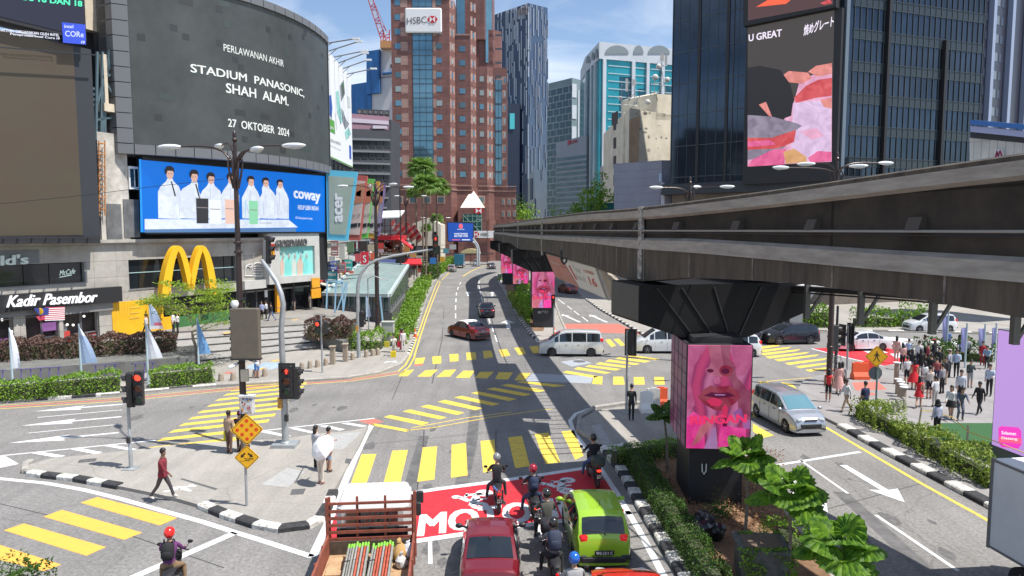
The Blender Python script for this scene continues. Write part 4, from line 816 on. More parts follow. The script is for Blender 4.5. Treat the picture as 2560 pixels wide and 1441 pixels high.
for k in range(31):
 z=l.z-4-k*3.6
 for j in range(8):
  s=P.len*(j+.12+.3*((k+j)%2)*.5)/8
  cells.append((s,s+P.len*.085,z-2.9,z))
 srect(b,P,0,P.len,z+.1,z+.5,.2,.25)
b.build('floor_band',M('band_pale',(.38,.43,.45),.5),t);windows(t,'window',P,cells,M('window_blue_grey',(.055,.09,.11),.15,metal=.3),.1,.12,60)
b=MB();P=VP(c[:2],r[:2]);
for k in range(9):srect(b,P,0,P.len*.3,c.z-10-k*11,c.z-3-k*11,.3,.35);srect(b,P,P.len*.8,P.len,c.z-12-k*11,c.z-4-k*11,.3,.35)
srect(b,P,P.len*.42,P.len*.5,20,c.z-6,.3,.3);srect(b,P,P.len*.6,P.len*.66,20,c.z-6,.3,.3);b.build('white_panel',M('panel_white',(.55,.58,.6),.5),t)
t=empty('office_block',at(1430,560,290),'grey blue office block with horizontal window bands and a small red sign','building')
P=VP(at(1390,500,300)[:2],at(1466,500,285)[:2]);zt=P(1390,358).z;m_ob=M('office_grey',(.24,.27,.31),.6,var=.1,scale=.1)
b=MB();b.slab([P(1390,358),P(1466,338),P(1466,600),P(1390,600)],-P.n*15);b.build('wall',m_ob,t)
b=MB();[srect(b,P,.3,P.len,P(1430,392+k*13).z-1.15,P(1430,392+k*13).z,.15,.2)for k in range(14)];b.build('window_band',M('office_glass',(.05,.09,.11),.15,metal=.3,var=.4,scale=.3),t)
b=MB();ptext(b,P,'CIMB',(1425,361),(1443,356),7,.2,.1,.02);pxpoly(b,P,[(1419,352),(1425,350),(1425,360),(1419,364)],.3,.1);b.build('sign_lettering',M('brick_red',(.35,.03,.05),.5),t)
t=empty('arched_crown_tower',at(1570,560,280),'teal glass tower with white ribs and an arched white crown','building')
c=at(1496,400,272);l=at(1463,400,296);r=at(1720,400,285);zc=at(1496,106,272).z;zg=at(1496,148,272).z
m_cr=M('crown_white',(.52,.56,.60),.55,var=.12,scale=.15);m_te=M('teal_glass',(.02,.27,.32),.12,metal=.35,var=.35,scale=.06)
b=MB();b.slab([(l.x,l.y,0),(c.x,c.y,0),(r.x,r.y,0),(r.x,320,0),(l.x,320,0)],(0,0,zg));b.build('curtain_wall',m_te,t)
b=MB();b.slab([(l.x-.5,l.y-.5,zg),(c.x-.2,c.y-.7,zg),(r.x,r.y-.7,zg),(r.x,320,zg),(l.x,320,zg)],(0,0,zc-zg));b.build('crown',m_cr,t)
P=VP((c.x,c.y),(r.x,r.y));P2=VP((l.x,l.y),(c.x,c.y));b=MB()
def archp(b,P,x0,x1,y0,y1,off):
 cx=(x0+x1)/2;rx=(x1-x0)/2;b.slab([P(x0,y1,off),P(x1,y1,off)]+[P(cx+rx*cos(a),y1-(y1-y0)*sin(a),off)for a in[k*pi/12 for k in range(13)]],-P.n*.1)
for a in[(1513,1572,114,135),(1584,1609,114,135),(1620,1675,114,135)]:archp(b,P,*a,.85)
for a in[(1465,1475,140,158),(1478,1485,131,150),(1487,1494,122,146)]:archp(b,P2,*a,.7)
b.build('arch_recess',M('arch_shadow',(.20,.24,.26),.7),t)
b=MB()
for x0,x1 in[(1501,1509),(1572,1580),(1608,1615),(1645,1652),(1690,1700)]:rect(b,P,x0,x1,0,zg,.9,1)
for x0,x1 in[(1463,1465),(1476,1478),(1485,1487)]:rect(b,P2,x0,x1,0,zg,.8,1)
b.build('rib',m_cr,t)
b=MB()
for k in range(32):z=zg-2-k*2.9;rect(b,P,1516,1572,z-.35,z,.2,.3);rect(b,P,1582,1608,z-.35,z,.2,.3);rect(b,P,1620,1700,z-.35,z,.2,.3)
b.build('floor_line',M('floor_line_pale',(.42,.55,.58),.5),t)
b=MB();rect(b,P,1544,1572,20,zg-6,.12,.2);rect(b,P2,1466,1474,20,zg-3,.12,.2);rect(b,P,1590,1604,20,zg-10,.12,.2);rect(b,P,1650,1690,20,zg-8,.12,.2);b.build('dark_glass_bay',M('deep_teal',(.015,.09,.13),.1,metal=.4,var=.5,scale=.15),t)
t=empty('shop_building',at(1515,500,150),'narrow pale shop building with a dark script sign left of the cream block','building')
P=VP(at(1500,500,152)[:2],at(1530,500,148)[:2]);b=MB();b.slab([P(1500,418),P(1530,412),P(1530,545),P(1500,545)],-P.n*10);b.build('wall',M('shop_lilac',(.42,.38,.42),.6),t)
b=MB();pxpoly(b,P,[(1503,456),(1523,453),(1523,494),(1503,496)],.15,.2);b.build('window',m_wdk,t);b=MB();ptext(b,P,'Ozo',(1505,445),(1526,437),14,.2,.1,.01,shear=.3);b.build('sign_lettering',m_dk,t)
b=MB();pxpoly(b,P,[(1498,500),(1530,497),(1530,510),(1498,512)],.3,.3);b.build('sign_board',M('plum',(.2,.05,.12),.5),t)
b=MB();q0=at(1476,522,120);b.box((q0.x+2,120,q0.z-3),(5.5,.3,8));b.build('hoarding',M('hoarding_teal',(.01,.16,.17),.6),None,'dark teal hoarding panel standing above the monorail beam','hoarding')
t=empty('cream_block',at(1590,560,110),'weathered cream rendered block with stains and rooftop antennas','building')
c=at(1572,400,118);l=at(1528,400,138);r=at(1690,400,126);zt=at(1572,270,118).z
m_cm=M('stained_cream',(.68,.62,.50),.85,var=.2,scale=.3,tint=(.54,.49,.39),bump=.2,bscale=3,detail=10)
tt,bb_,lk_=nodes_of(m_cm)
b=MB();b.slab([(l.x,l.y,0),(c.x,c.y,0),(r.x,r.y,0),(r.x,150,0),(l.x,150,0)],(0,0,zt));P=VP(c[:2],r[:2]);b.slab([P(1640,235),P(1690,238),P(1690,300),P(1640,300)],-P.n*8);b.slab([P(1612,240,-3),P(1642,232,-3),P(1642,300,-3),P(1612,300,-3)],-P.n*5)
b.build('wall',m_cm,t)
b=MB();P=VP(c[:2],r[:2]);pxpoly(b,P,[(1573,300),(1600,290),(1596,400),(1592,480),(1585,520),(1573,520)],.02,.03);b.build('wall_patch',M('peach_render',(.62,.42,.27),.85,var=.2,scale=.3),t)
b=MB();q=random.Random(12)
for k in range(26):
 x,y=q.uniform(1580,1668),q.uniform(280,380);w=q.uniform(1.5,7);h=q.uniform(1,5)
 if k<8:y=q.uniform(275,290)
 pxpoly(b,P,[(x-w,y),(x-w*.4,y-h),(x+w*.5,y-h*.7),(x+w,y+h*.2),(x+w*.3,y+h),(x-w*.5,y+h*.8)],.012,.02)
b.build('stain',M('stain_grey',(.30,.275,.23),.9,var=.5,scale=2),t,kind='stuff')
P2=VP(l[:2],c[:2]);b=MB();[pxpoly(b,P2,[(1533,300+k*46),(1540,297+k*46),(1540,325+k*46),(1533,327+k*46)],.05,.1)for k in range(5)];pxpoly(b,P2,[(1529,285),(1543,278),(1543,310),(1529,314)],.1,.2);b.build('window',m_blk,t,kind='stuff')
b=MB();pxpoly(b,P,[(1556,300),(1559,299),(1559,520),(1556,520)],.3,.2)if False else rect(b,P2,1556,1560,5,zt,.3,.3);b.build('pipe',m_cm,t)
m_an=M('antenna_grey',(.35,.36,.37),.5,metal=.3)
def antenna(pts,dishes,panels,Y,lab):
 o=at(pts[0][0],pts[0][1],Y);t2=empty('antenna_mast',o,lab,'antenna');b=MB()
 for a in range(0,len(pts),2):b.tube([at(*pts[a],Y),at(*pts[a+1],Y)],.06,5)
 b.build('mast',m_an,t2)
 for(x,y,r_)in dishes:b=MB();b.ell(at(x,y,Y-.5),(r_*.62,.2,r_*.62),12,6);b.build('dish',M('dish_white',(.62,.62,.6),.5),t2,smooth=40)
 for(x0,y0,x1,y1)in panels:b=MB();a=at(x0,y0,Y-.3);c_=at(x1,y1,Y-.3);b.box(((a.x+c_.x)/2,a.y,(a.z+c_.z)/2),(abs(c_.x-a.x),.2,abs(a.z-c_.z)));b.build('panel',M('dish_white',(.62,.62,.6),.5),t2)
 return t2
antenna([(1555,272),(1555,210),(1570,270),(1572,200),(1585,270),(1587,205),(1578,270),(1600,240),(1560,262),(1595,266),(1565,245),(1590,235),(1600,270),(1584,225)],[(1551,246,.6),(1573,248,.4),(1590,258,.35)],[(1564,197,1569,229),(1581,199,1590,214)],120,'cluster of masts with white dishes on the cream block roof')
antenna([(1627,240),(1627,200),(1636,240),(1636,190),(1650,236),(1655,150),(1665,236),(1655,180),(1645,230),(1668,200),(1630,210),(1668,205),(1648,165),(1668,165)],[(1638,194,.9),(1647,167,.8),(1619,256,.8),(1668,200,.8)],[(1651,135,1659,153),(1662,140,1668,160)],122,'taller lattice of antennas and dishes beside the black tower')
t=empty('blue_grey_block',at(1630,560,92),'low blue grey block with white pilasters in front of the cream one','building')
P=VP(at(1576,450,112)[:2],at(1655,450,98)[:2]);P3=VP(at(1655,450,98)[:2],at(1690,450,101)[:2]);m_bg=bricks('blue_grey_cladding',(.26,.27,.33),(.25,.26,.32),(.18,.19,.23),2.5,1.1,.03,.5,0,dirt=.1,bumpy=False)
b=MB();b.slab([P(1576,426),P(1655,401),P(1655,560),P(1576,560)],-P.n*12);b.slab([P3(1655,401),P3(1690,403),P3(1690,560),P3(1655,560)],-P3.n*8);b.build('wall',m_bg,t)
b=MB();[pxpoly(b,P,[(1581+k*12.5,477-k*3),(1591+k*12.5,474-k*3),(1591+k*12.5,520),(1581+k*12.5,520)],.1,.12)for k in range(6)];b.build('window',M('slate_glass',(.10,.12,.17),.2,metal=.2),t)
b=MB();[pxpoly(b,P,[(1577+k*12.5,475-k*3),(1581+k*12.5,474-k*3),(1581+k*12.5,520),(1577+k*12.5,520)],.35,.3)for k in range(7)];pxpoly(b,P,[(1625,440),(1652,433),(1652,455),(1625,463)],.3,.2,1);b.build('pilaster',[M('pilaster_pale',(.5,.5,.56),.6),M('sign_pale_blue',(.45,.55,.68),.5)],t)
bt=empty('black_glass_tower',(35,85,0),'black glass tower with thin mullions carrying the tall portrait screen','building')
PLf=VP((21.5,95),(38,81));PRf=VP((38,81),(58.6,88.2));m_bgl=M('black_glass',(.045,.062,.088),.07,metal=.7,var=.35,scale=.12)
b=MB();b.slab([(21.5,95,15.4),(38,81,15.4),(58.6,88.2,15.4),(58.6,115,15.4),(27.5,115,15.4)],(0,0,42));b.build('curtain_wall',m_bgl,bt)
b=MB();m_sp=M('spandrel',(.026,.038,.045),.3);m_mu=M('mullion_grey',(.048,.062,.07),.45)
for k in range(11):
 z=16.6+k*3.62;srect(b,PRf,1.0,PRf.len,z,z+1.0,.04,.05,0);srect(b,PRf,1.0,PRf.len,z+1.0,z+1.07,.1,.1,1);srect(b,PRf,1.0,PRf.len,z-.06,z,.1,.1,1)
for k in range(24):s=1.2+k*(PRf.len-1.4)/23;srect(b,PRf,s-.035,s+.035,15.5,57,.1,.1,1)
for px,zz in((2192,57),(2333,32)):rect(b,PRf,px,px+6,15.5,zz,.5,.5,2)
b.build('mullion_grid',[m_sp,m_mu,m_blk],bt)
b=MB()
for k in range(10):srect(b,PLf,0,PLf.len,16.2+k*4.1,16.3+k*4.1,.05,.05,0)
for x in(1673,1735,1805,1822,1860):rect(b,PLf,x,x+(7 if x in(1735,1805)else 1.5),15.5,57,.12,.14,1 if x in(1735,1805)else 0)
for x in(1690,1712,1760,1783,1835):rect(b,PLf,x,x+.8,15.5,57,.05,.05,0)
b.build('mullion_grid',[M('mullion_faint',(.05,.06,.07),.4),m_blk],bt)
b=MB();rect(b,PRf,2092,2100,15.5,57,.25,.4);b.build('corner_strip',M('corner_grey',(.14,.18,.22),.5),bt)
b=MB();b.slab([(20.5,96,14.0),(38,80.2,14.0),(59.5,87.8,14.0),(59.5,116,14.0),(27,116,14.0)],(0,0,1.4));b.build('soffit_band',M('soffit_dark',(.03,.035,.045),.4),bt)
b=MB();b.slab([(22.3,97,0),(38.5,83.5,0),(60,91,0),(90,100,0),(90,118,0),(26,118,0)],(0,0,14));b.build('podium',M('podium_brown',(.16,.13,.105),.7,var=.35,scale=.4),bt)
b=MB();Pp=VP((38.5,83.9),(60,90.9));[srect(b,Pp,.8+k*2.6,3.0+k*2.6,.3,3.6,.05,.1,k%2)for k in range(8)];srect(b,Pp,0,Pp.len,3.8,4.8,.3,.4,2)
Pq=VP((60,90.9),(90,99.9));[srect(b,Pq,.8+k*3,3.2+k*3,.3,3.6,.05,.1,k%2)for k in range(9)]
b.build('shop_window',[m_dgl,M('shop_turquoise',(.12,.42,.5),.3,var=.3),M('concrete_grey',(.22,.22,.22),.7)],bt)
t=empty('portrait_screen',PLf(1975,430,1),'tall portrait screen showing sizzling red meat beside a dark bottle on the black tower','screen')
b=MB();rect(b,PLf,1862,2092,PLf(2090,425).z-1.3,PLf(2090,25).z-.2,1.2,1.2);b.build('screen_housing',m_blk,t)
b=MB();q_=[(1869,70),(2086,26),(2078,405),(1869,418)];pxpoly(b,PLf,q_,1.23,.03);b.build('display',lit('screen_char',(.06,.05,.045),.7),t)
m1=[lit('s_pink',(.88,.42,.62),.66,var=.22,scale=.7),lit('s_red',(.75,.07,.08),.62,var=.22,scale=.7),lit('s_coral',(.88,.28,.24),.62,var=.22,scale=.7),lit('s_violet',(.30,.25,.34),.6,var=.22,scale=.7),lit('s_orange',(.85,.45,.18),.62,var=.22,scale=.7),lit('s_black',(.025,.022,.025),.5),lit('s_hot',(.90,.13,.35),.62,var=.22,scale=.7),lit('s_lilac',(.78,.55,.80),.66,var=.22,scale=.7)]
b=MB()
for pts,mi,o in[([(1869,330),(1890,290),(1960,300),(1985,255),(2000,200),(2080,170),(2079,404),(1869,416)],0,1.25),([(1983,258),(2079,248),(2078,405),(1975,408),(1980,330)],7,1.255),([(1955,190),(1972,178),(2020,182),(2030,196),(2005,210),(1965,205)],2,1.27),([(2020,180),(2040,165),(2080,158),(2079,185),(2045,192)],2,1.28),([(2015,215),(2045,200),(2080,195),(2079,240),(2040,245),(1990,258),(1985,245)],1,1.275),([(2050,250),(2079,245),(2079,272),(2060,268)],2,1.28),([(1869,170),(1900,165),(1950,175),(1975,210),(1984,245),(1978,290),(1950,300),(1869,290)],5,1.29),([(1897,262),(1915,255),(1930,292),(1922,290)],2,1.3),([(1869,288),(1930,292),(1990,308),(2005,315),(1985,330),(1930,345),(1869,345)],3,1.31),([(1869,345),(1930,345),(1990,325),(1985,355),(1940,375),(1869,378)],1,1.32),([(1869,375),(1940,372),(1965,365),(1935,395),(1869,400)],3,1.33),([(1869,417),(1880,400),(1930,375),(1965,372),(1960,412)],6,1.34),([(1958,380),(1985,372),(2015,392),(2018,405),(1965,410)],4,1.35),([(2020,395),(2045,378),(2078,380),(2078,404),(2025,407)],6,1.36),([(1869,355),(1925,350),(1940,362),(1869,368)],6,1.335),([(2000,330),(2040,320),(2060,340),(2030,350)],0,1.33)]:
 pxpoly(b,PLf,pts,o,.01,mi)
b.build('meat_picture',m1,t)
b=MB();ptext(b,PLf,'U GREAT',(1872,104),(1954,91),17,1.26,0,.03);ptext(b,PLf,'焼めグレート',(2009,90),(2084,66),26,1.26,0,.03,shear=.2);b.build('lettering',lit('led_lilac_text',(.80,.72,.85),.85),t)
t=empty('upper_screen',PLf(1975,40,1),'lower edge of a second dark screen with red shapes above the portrait one','screen')
b=MB();b.slab([PLf(1858,66,1.9),PLf(2090,18,1.9),PLf(2090,-160,1.9),PLf(1858,-100,1.9)],-PLf.n*1.8);b.build('screen_housing',m_blk,t)
b=MB();pxpoly(b,PLf,[(1870,52),(2083,12),(2083,-150),(1870,-100)],1.93,.03,0);pxpoly(b,PLf,[(1890,18),(1920,0),(1950,-12),(2000,-20),(1965,10)],1.96,.02,1);pxpoly(b,PLf,[(2050,8),(2075,-2),(2080,8),(2060,12)],1.96,.02,2);b.build('display',[lit('screen_char2',(.09,.045,.045),.7),lit('s_flame',(.9,.12,.05),.8),lit('s_red',(.75,.07,.08),.75)],t)
t=empty('striped_tower',(100,140,0),'dark office tower with pale vertical ribs at the far right','building')
P=VP(at(2426,200,130)[:2],at(2640,200,150)[:2]);b=MB();srect(b,P,-1,30,0,70,0,12);b.build('wall',M('tower_charcoal',(.035,.035,.05),.3),t)
b=MB()
for k in range(16):
 for j in range(7):srect(b,P,.3+j*1.9+(j//2)*.4,1.5+j*1.9+(j//2)*.4,14+k*3.4,15.6+k*3.4,.05,.1,(k*3+j)%3)
b.build('window',[M('tw_a',(.10,.12,.16),.2),M('tw_b',(.16,.18,.2),.2),M('tw_c',(.05,.06,.09),.2)],t,kind='stuff')
b=MB();[rect(b,P,x,x+7,0,70,.9,.9)for x in(2442,2488,2530)];b.build('rib',M('rib_blue',(.28,.33,.45),.5),t)
t=empty('station_building',at(2520,420,70),'white ribbed station facade with a blue roof edge at the right','building')
P=VP(at(2424,400,74)[:2],at(2640,400,66)[:2]);b=MB();b.slab([P(2424,345),P(2640,365),P(2640,520),P(2424,520)],-P.n*6);b.build('wall',bricks('white_cladding',(.60,.59,.56),(.55,.54,.52),(.4,.4,.4),.5,3,.03,.6,0,dirt=.2),t)
b=MB();pxpoly(b,P,[(2426,300),(2640,318),(2640,332),(2426,312)],1.2,2,0);pxpoly(b,P,[(2426,315),(2640,336),(2640,352),(2426,330)],1.0,1.8,1);pxpoly(b,P,[(2426,330),(2640,352),(2640,366),(2426,345)],.1,2,2);b.build('roof_edge',[M('edge_blue',(.03,.14,.42),.4),M('edge_lilac',(.35,.38,.58),.4),m_dk],t)
b=MB();pxpoly(b,P,[(2486,375),(2504,374),(2508,398),(2488,400)],.3,.2,0);b.tube([P(2489,394,.4),P(2492,378,.4),P(2496,392,.4),P(2500,377,.4),P(2505,392,.4)],.09,6,1);b.build('logo',[m_white,M('maroon',(.3,.02,.1),.5)],t)
# dark building, construction site and crane behind the mall
t=empty('dark_office',at(940,560,150),'dark banded building with a pink roof floor behind the banners','building')
P=VP(at(860,400,140)[:2],at(978,400,150)[:2]);P2=VP(at(978,400,150)[:2],at(1000,400,175)[:2]);b=MB()
b.slab([P(860,322),P(978,325),P(978,640),P(860,640)],-P.n*12);b.slab([P2(978,300),P2(1000,310),P2(1000,640),P2(978,640)],-P2.n*8);b.build('wall',M('slate_dark',(.05,.052,.06),.6,var=.2,scale=.2),t)
b=MB()
for k,y in enumerate([345,375,405,430,462,490,515]):pxpoly(b,P,[(860,y),(976,y+3),(976,y+8),(860,y+5)],.5,.6,0)
b.build('floor_band',M('band_slate',(.15,.16,.18),.6),t)
b=MB();[pxpoly(b,P,[(884+(k%5)*19,350+(k//5)*28),(900+(k%5)*19,351+(k//5)*28),(900+(k%5)*19,371+(k//5)*28),(884+(k%5)*19,370+(k//5)*28)],.08,.1)for k in range(25)];b.build('window',M('slate_window',(.02,.025,.03),.2),t,kind='stuff')
b=MB();pxpoly(b,P,[(860,283),(972,292),(972,325),(860,322)],-.5,8,0);pxpoly(b,P,[(880,296),(972,303),(972,312),(880,306)],-.3,.3,1);pxpoly(b,P,[(932,314),(968,315),(968,322),(932,322)],.2,.5,1);b.build('roof_floor',[M('dusty_pink',(.26,.15,.19),.7),M('pale_lilac',(.42,.38,.44),.6)],t)
for k in range(6):
 b=MB();a=P(900+k*13.5,281+k*.6,-2);b.box(a,(.95,1,1.2));b.lathe([(.0,0),(.35,0),(.35,.1),(0,.1)],a+Vector((0,-.55,0)),10,1,Matrix.Rotation(R(90),4,'X'));b.build('condenser',[M('condenser_dark',(.07,.07,.075),.5),m_gm],t)
t=empty('construction_tower',at(930,560,235),'unfinished white tower wrapped in blue netting under the red crane','building')
m_net=M('blue_netting',(.03,.16,.42),.6,var=.35,scale=.25,stretch=(3,3,.3));P=VP(at(878,400,235)[:2],at(990,400,232)[:2])
b=MB();pxpoly(b,P,[(916,129),(948,124),(948,232),(916,236)],1.5,6);pxpoly(b,P,[(878,212),(928,204),(928,560),(878,560)],.5,8);b.build('netting',m_net,t)
b=MB();pxpoly(b,P,[(948,122),(990,125),(990,560),(926,560),(926,236),(948,232)],0,10);b.build('wall',M('bare_white',(.66,.68,.70),.7,var=.08,scale=.2),t)
b=MB();pxpoly(b,P,[(976,161),(983,161),(983,170),(976,170)],.1,.2);pxpoly(b,P,[(948,194),(990,190),(990,192),(948,196)],.2,.4,1);pxpoly(b,P,[(955,182),(990,179),(990,183),(955,186)],1,1,2);b.build('opening',[m_dk,m_gm,m_net],t)
t=empty('tower_crane',at(965,120,233),'red and white luffing crane standing on the unfinished tower','crane');m_cr1=M('crane_red',(.55,.06,.07),.5)
Y_=231
def lattice(b,a,c,w,n):
 a=Vector(a);c=Vector(c);d=c-a;sd=Vector((w,0,0))if abs(d.z)>abs(d.x)else Vector((0,0,w))
 for s in(-1,1):b.bar(a+sd*s/2,c+sd*s/2,.28,.28,0)
 for k in range(n):
  p=a+d*(k/n);q=a+d*((k+1)/n);m=0 if(k//2)%2 else 1
  b.bar(p-sd/2,q+sd/2,.2,.2,m);b.bar(p-sd/2,p+sd/2,.2,.2,m)
b=MB();lattice(b,at(962,110,Y_),at(924,-8,Y_),1.6,14);b.build('jib',[m_cr1,m_white],t)
b=MB();lattice(b,at(966,122,Y_),at(966,75,Y_),2.0,5);b.tube([at(966,78,Y_),at(935,5,Y_)],.1,4);b.tube([at(958,65,Y_),at(966,78,Y_)],.2,4);b.build('mast',[m_cr1,m_white],t)
b=MB();b.box(at(967,114,Y_),(3.8,3,2.2));b.build('cab',M('crane_orange',(.6,.3,.12),.5),t)
# shop row down the left side of the street
q=random.Random(21)
cols=[(.55,.52,.46),(.30,.31,.33),(.62,.60,.55),(.42,.36,.30),(.50,.50,.48),(.28,.24,.22)]
desc=['cream shop building with blue and teal signs behind the mall corner','dark grey shop building with a mesh front beyond the mall','white shop building with red lettered signs','tan shop building under the red canopies','pale grey shop building near the palms','brown shop building at the far end of the row']
for i in range(6):
 y0=78+i*13;PR_=VP((-22.5,y0),(-21.5+i*.2,y0+12.8));hgt=[7.6,8.4,7,8.2,7.2,8][i]
 t=empty('shop_building',(-22,y0,0),desc[i],'building')
 b=MB();srect(b,PR_,0,12.8,0,hgt,0,8);srect(b,PR_,0,12.8,hgt,hgt+.3,.3,8.3,1);b.build('wall',[M('shopwall_%d'%i,cols[i],.8,var=.3,scale=.5),m_kc],t)
 windows(t,'window',PR_,[(1+k*3.1,3.2+k*3.1,z,z+1.6)for z in(3.8,6.0)for k in range(4)if z+1.6<hgt],m_dgl,.05,.1)
 b=MB();srect(b,PR_,.2,12.6,.2,3,.03,.1);b.build('shopfront',M('front_%d'%i,(.06,.045,.04),.5,var=.8,scale=1.5),t)
 b=MB();b.slab([PR_.P(.2,3.1,0),PR_.P(12.6,3.1,0),PR_.P(12.6,2.6,2.2),PR_.P(.2,2.6,2.2)],(0,0,.08));b.build('awning',M('awning_%d'%i,[(.5,.48,.4),(.1,.25,.3),(.5,.05,.05),(.45,.25,.1),(.5,.5,.5),(.3,.05,.05)][i],.7),t)
 for k in range(4):
  b=MB();srect(b,PR_,.4+k*3.1,3.1+k*3.1,3.15,3.75,.35,.25);b.build('fascia_sign',M('fs_%d'%((i*4+k)%9),[(.5,.06,.05),(.05,.2,.5),(.62,.6,.55),(.55,.35,.05),(.05,.35,.33),(.1,.1,.1),(.5,.2,.1),(.6,.5,.2),(.15,.3,.12)][(i*4+k)%9],.5),t)
 for k in range(7):
  s=.5+k*1.9;z=q.uniform(3.6,hgt-1.3);b=MB();b.box(PR_.P(s,z,1.0),(.9,.08,.9))if q.random()<.4 else b.box(PR_.P(s,z,.8),(.7,.5,.55));b.build('wall_unit',q.choice([m_gm,m_dk,m_white]),t)
signs=[(818,679,843,709,80,(.02,.22,.27),'POLIKLINIK','deep teal clinic sign nearest the mall corner'),(826,653,843,676,84,(.06,.12,.5),'KLINIK','blue and white sign above the teal clinic sign'),(843,657,864,682,86,(.6,.1,.12),'GADAI','red pawnshop sign beside the blue sign'),(862,650,880,677,88,(.03,.38,.36),'KAWAN','turquoise sign right of the red sign'),(903,630,921,662,92,(.62,.03,.06),'S','crimson sign with a large white letter S'),(926,633,940,650,95,(.65,.12,.06),'','small orange red sign beside the crimson S sign'),(888,635,902,655,90,(.5,.08,.1),'','dull red sign left of the crimson S sign'),(828,602,845,640,82,(.32,.15,.16),'BAR','tall maroon and grey sign under the acer banner'),(900,603,918,628,94,(.05,.04,.04),'','black square sign with a red disc below'),(948,632,1003,646,105,(.16,.09,.05),'kanteen','long brown sign with script above the terrace'),(1075,645,1090,660,118,(.04,.2,.55),'','small blue sign by the far kiosks'),(1100,642,1112,655,120,(.6,.35,.03),'','small orange sign by the far kiosks'),(1010,610,1024,632,112,(.5,.3,.1),'','amber signboard beside the terrace posts'),(868,605,884,632,88,(.12,.2,.12),'','dark green sign half hidden behind the glass roof')]
for(x0,y0,x1,y1,Y_,c,tx,lab)in[(848,610,862,648,85,(.5,.5,.47),'','narrow pale hanging board under the red banner'),(872,678,884,700,87,(.55,.1,.06),'','low red board behind the slanted glass roof edge'),(920,612,934,628,98,(.5,.42,.3),'','beige light box over the crimson sign'),(944,608,958,622,103,(.6,.06,.05),'','small scarlet board under the terrace'),(985,600,1000,612,113,(.3,.2,.14),'','brown board beneath the ramp roof'),(1024,632,1040,644,116,(.55,.3,.1),'','orange brown board above the red awning'),(1042,618,1054,632,122,(.1,.1,.12),'','black board behind the palm trunks'),(1040,640,1056,650,124,(.55,.5,.42),'','cream board below the black one'),(1108,622,1122,634,140,(.1,.3,.35),'','teal board by the far kiosks'),(1124,612,1140,624,150,(.45,.45,.45),'','grey board under the blue street screen')]+signs:
 a=at(x0,y1,Y_);c2=at(x1,y0,Y_);t=empty('shop_sign',((a.x+c2.x)/2,Y_,a.z),lab,'sign','signs projecting over the far pavement')
 b=MB();b.box(((a.x+c2.x)/2,Y_,(a.z+c2.z)/2),(c2.x-a.x,.25,c2.z-a.z));b.build('board',M('sb_%s'%lab[:14],c,.5),t)
 b=MB();b.bar(((a.x+c2.x)/2,Y_,c2.z-.1),(-21.8,Y_+.3,c2.z-.1),.08,.08);b.bar(((a.x+c2.x)/2,Y_,a.z+.2),(-21.8,Y_+.3,a.z+.2),.08,.08);b.build('bracket',m_dk,t)
 if tx:
  w=c2.x-a.x;hh=(c2.z-a.z)*(.55 if tx=='S' else.25);b=MB();b.text(tx,(a.x+w*(.3 if tx=='S' else.1),Y_-.14,c2.z-hh*1.5),(w*(.4 if tx=='S' else.8),0,0),(0,0,hh),bold=.03)
  if tx!='S':b.box(((a.x+c2.x)/2,Y_-.13,a.z+(c2.z-a.z)*.3),(w*.8,.02,(c2.z-a.z)*.08));b.box(((a.x+c2.x)/2,Y_-.13,a.z+(c2.z-a.z)*.15),(w*.7,.02,(c2.z-a.z)*.06))
  b.build('lettering',m_white,t)
m_rc=M('canopy_red',(.55,.02,.03),.6);m_post=M('terrace_post',(.09,.05,.04),.5)
t=empty('terrace_bar',at(965,640,112),'open terrace bar with a bright red fascia and white sloping roof','pavilion')
b=MB();a=at(930,600,110);c2=at(1005,590,110);b.box(((a.x+c2.x)/2,112.5,(a.z+c2.z)/2),(c2.x-a.x,5,c2.z-a.z+.1));b.build('red_fascia',m_rc,t)
b=MB();[b.bar(at(x,590,112),at(x,540,112),.12,.12)for x in(948,962,976,990,1003)];[b.bar(at(948,y,112),at(1003,y,112),.1,.1)for y in(545,565,578)];[b.bar(at(x,650,112),at(x,600,112),.18,.18)for x in(935,958,980,1003)];b.build('post',m_post,t)
b=MB();b.slab([at(945,547,108),at(1000,545,108),at(1012,529,118),at(955,531,118)],(0,0,.2));b.build('sloping_roof',m_white,t)
b=MB();b.slab([at(995,600,109),at(1030,625,107),at(1033,620,111),at(998,594,112)],(0,0,.2));b.build('ramp_roof',m_rc,t)
b=MB();q=random.Random(2)
for k in range(16):p=at(q.uniform(940,1005),q.uniform(605,628),114);b.box(p,(.7,.5,.6),mi=k%4)
b.build('terrace_furniture',[M('wood_brown',(.3,.15,.07),.6),m_rc,m_gm,M('warm_tan',(.5,.35,.2),.6)],t)
t=empty('striped_canopy',at(1020,600,122),'steep red and white striped canopies behind the street lamps','canopy')
b=MB()
for k in range(4):
 x=985+k*17
 for j in range(6):
  f0,f1=j/6,(j+1)/6
  b.add([at(lerp(x,x+22,f0),lerp(548+k*4,590+k*3,f0),120+k),at(lerp(x,x+22,f1),lerp(548+k*4,590+k*3,f1),120+k),at(lerp(x-8,x+8,f1),lerp(560+k*4,602+k*2,f1),124+k),at(lerp(x-8,x+8,f0),lerp(560+k*4,602+k*2,f0),124+k)],[(0,1,2,3)],j%2)
b.build('canopy_cloth',[m_rc,M('canopy_pale',(.62,.42,.4),.6)],t,recalc=False)
t=empty('long_awning',at(1018,664,108),'long low red awning over the pavement stalls','awning')
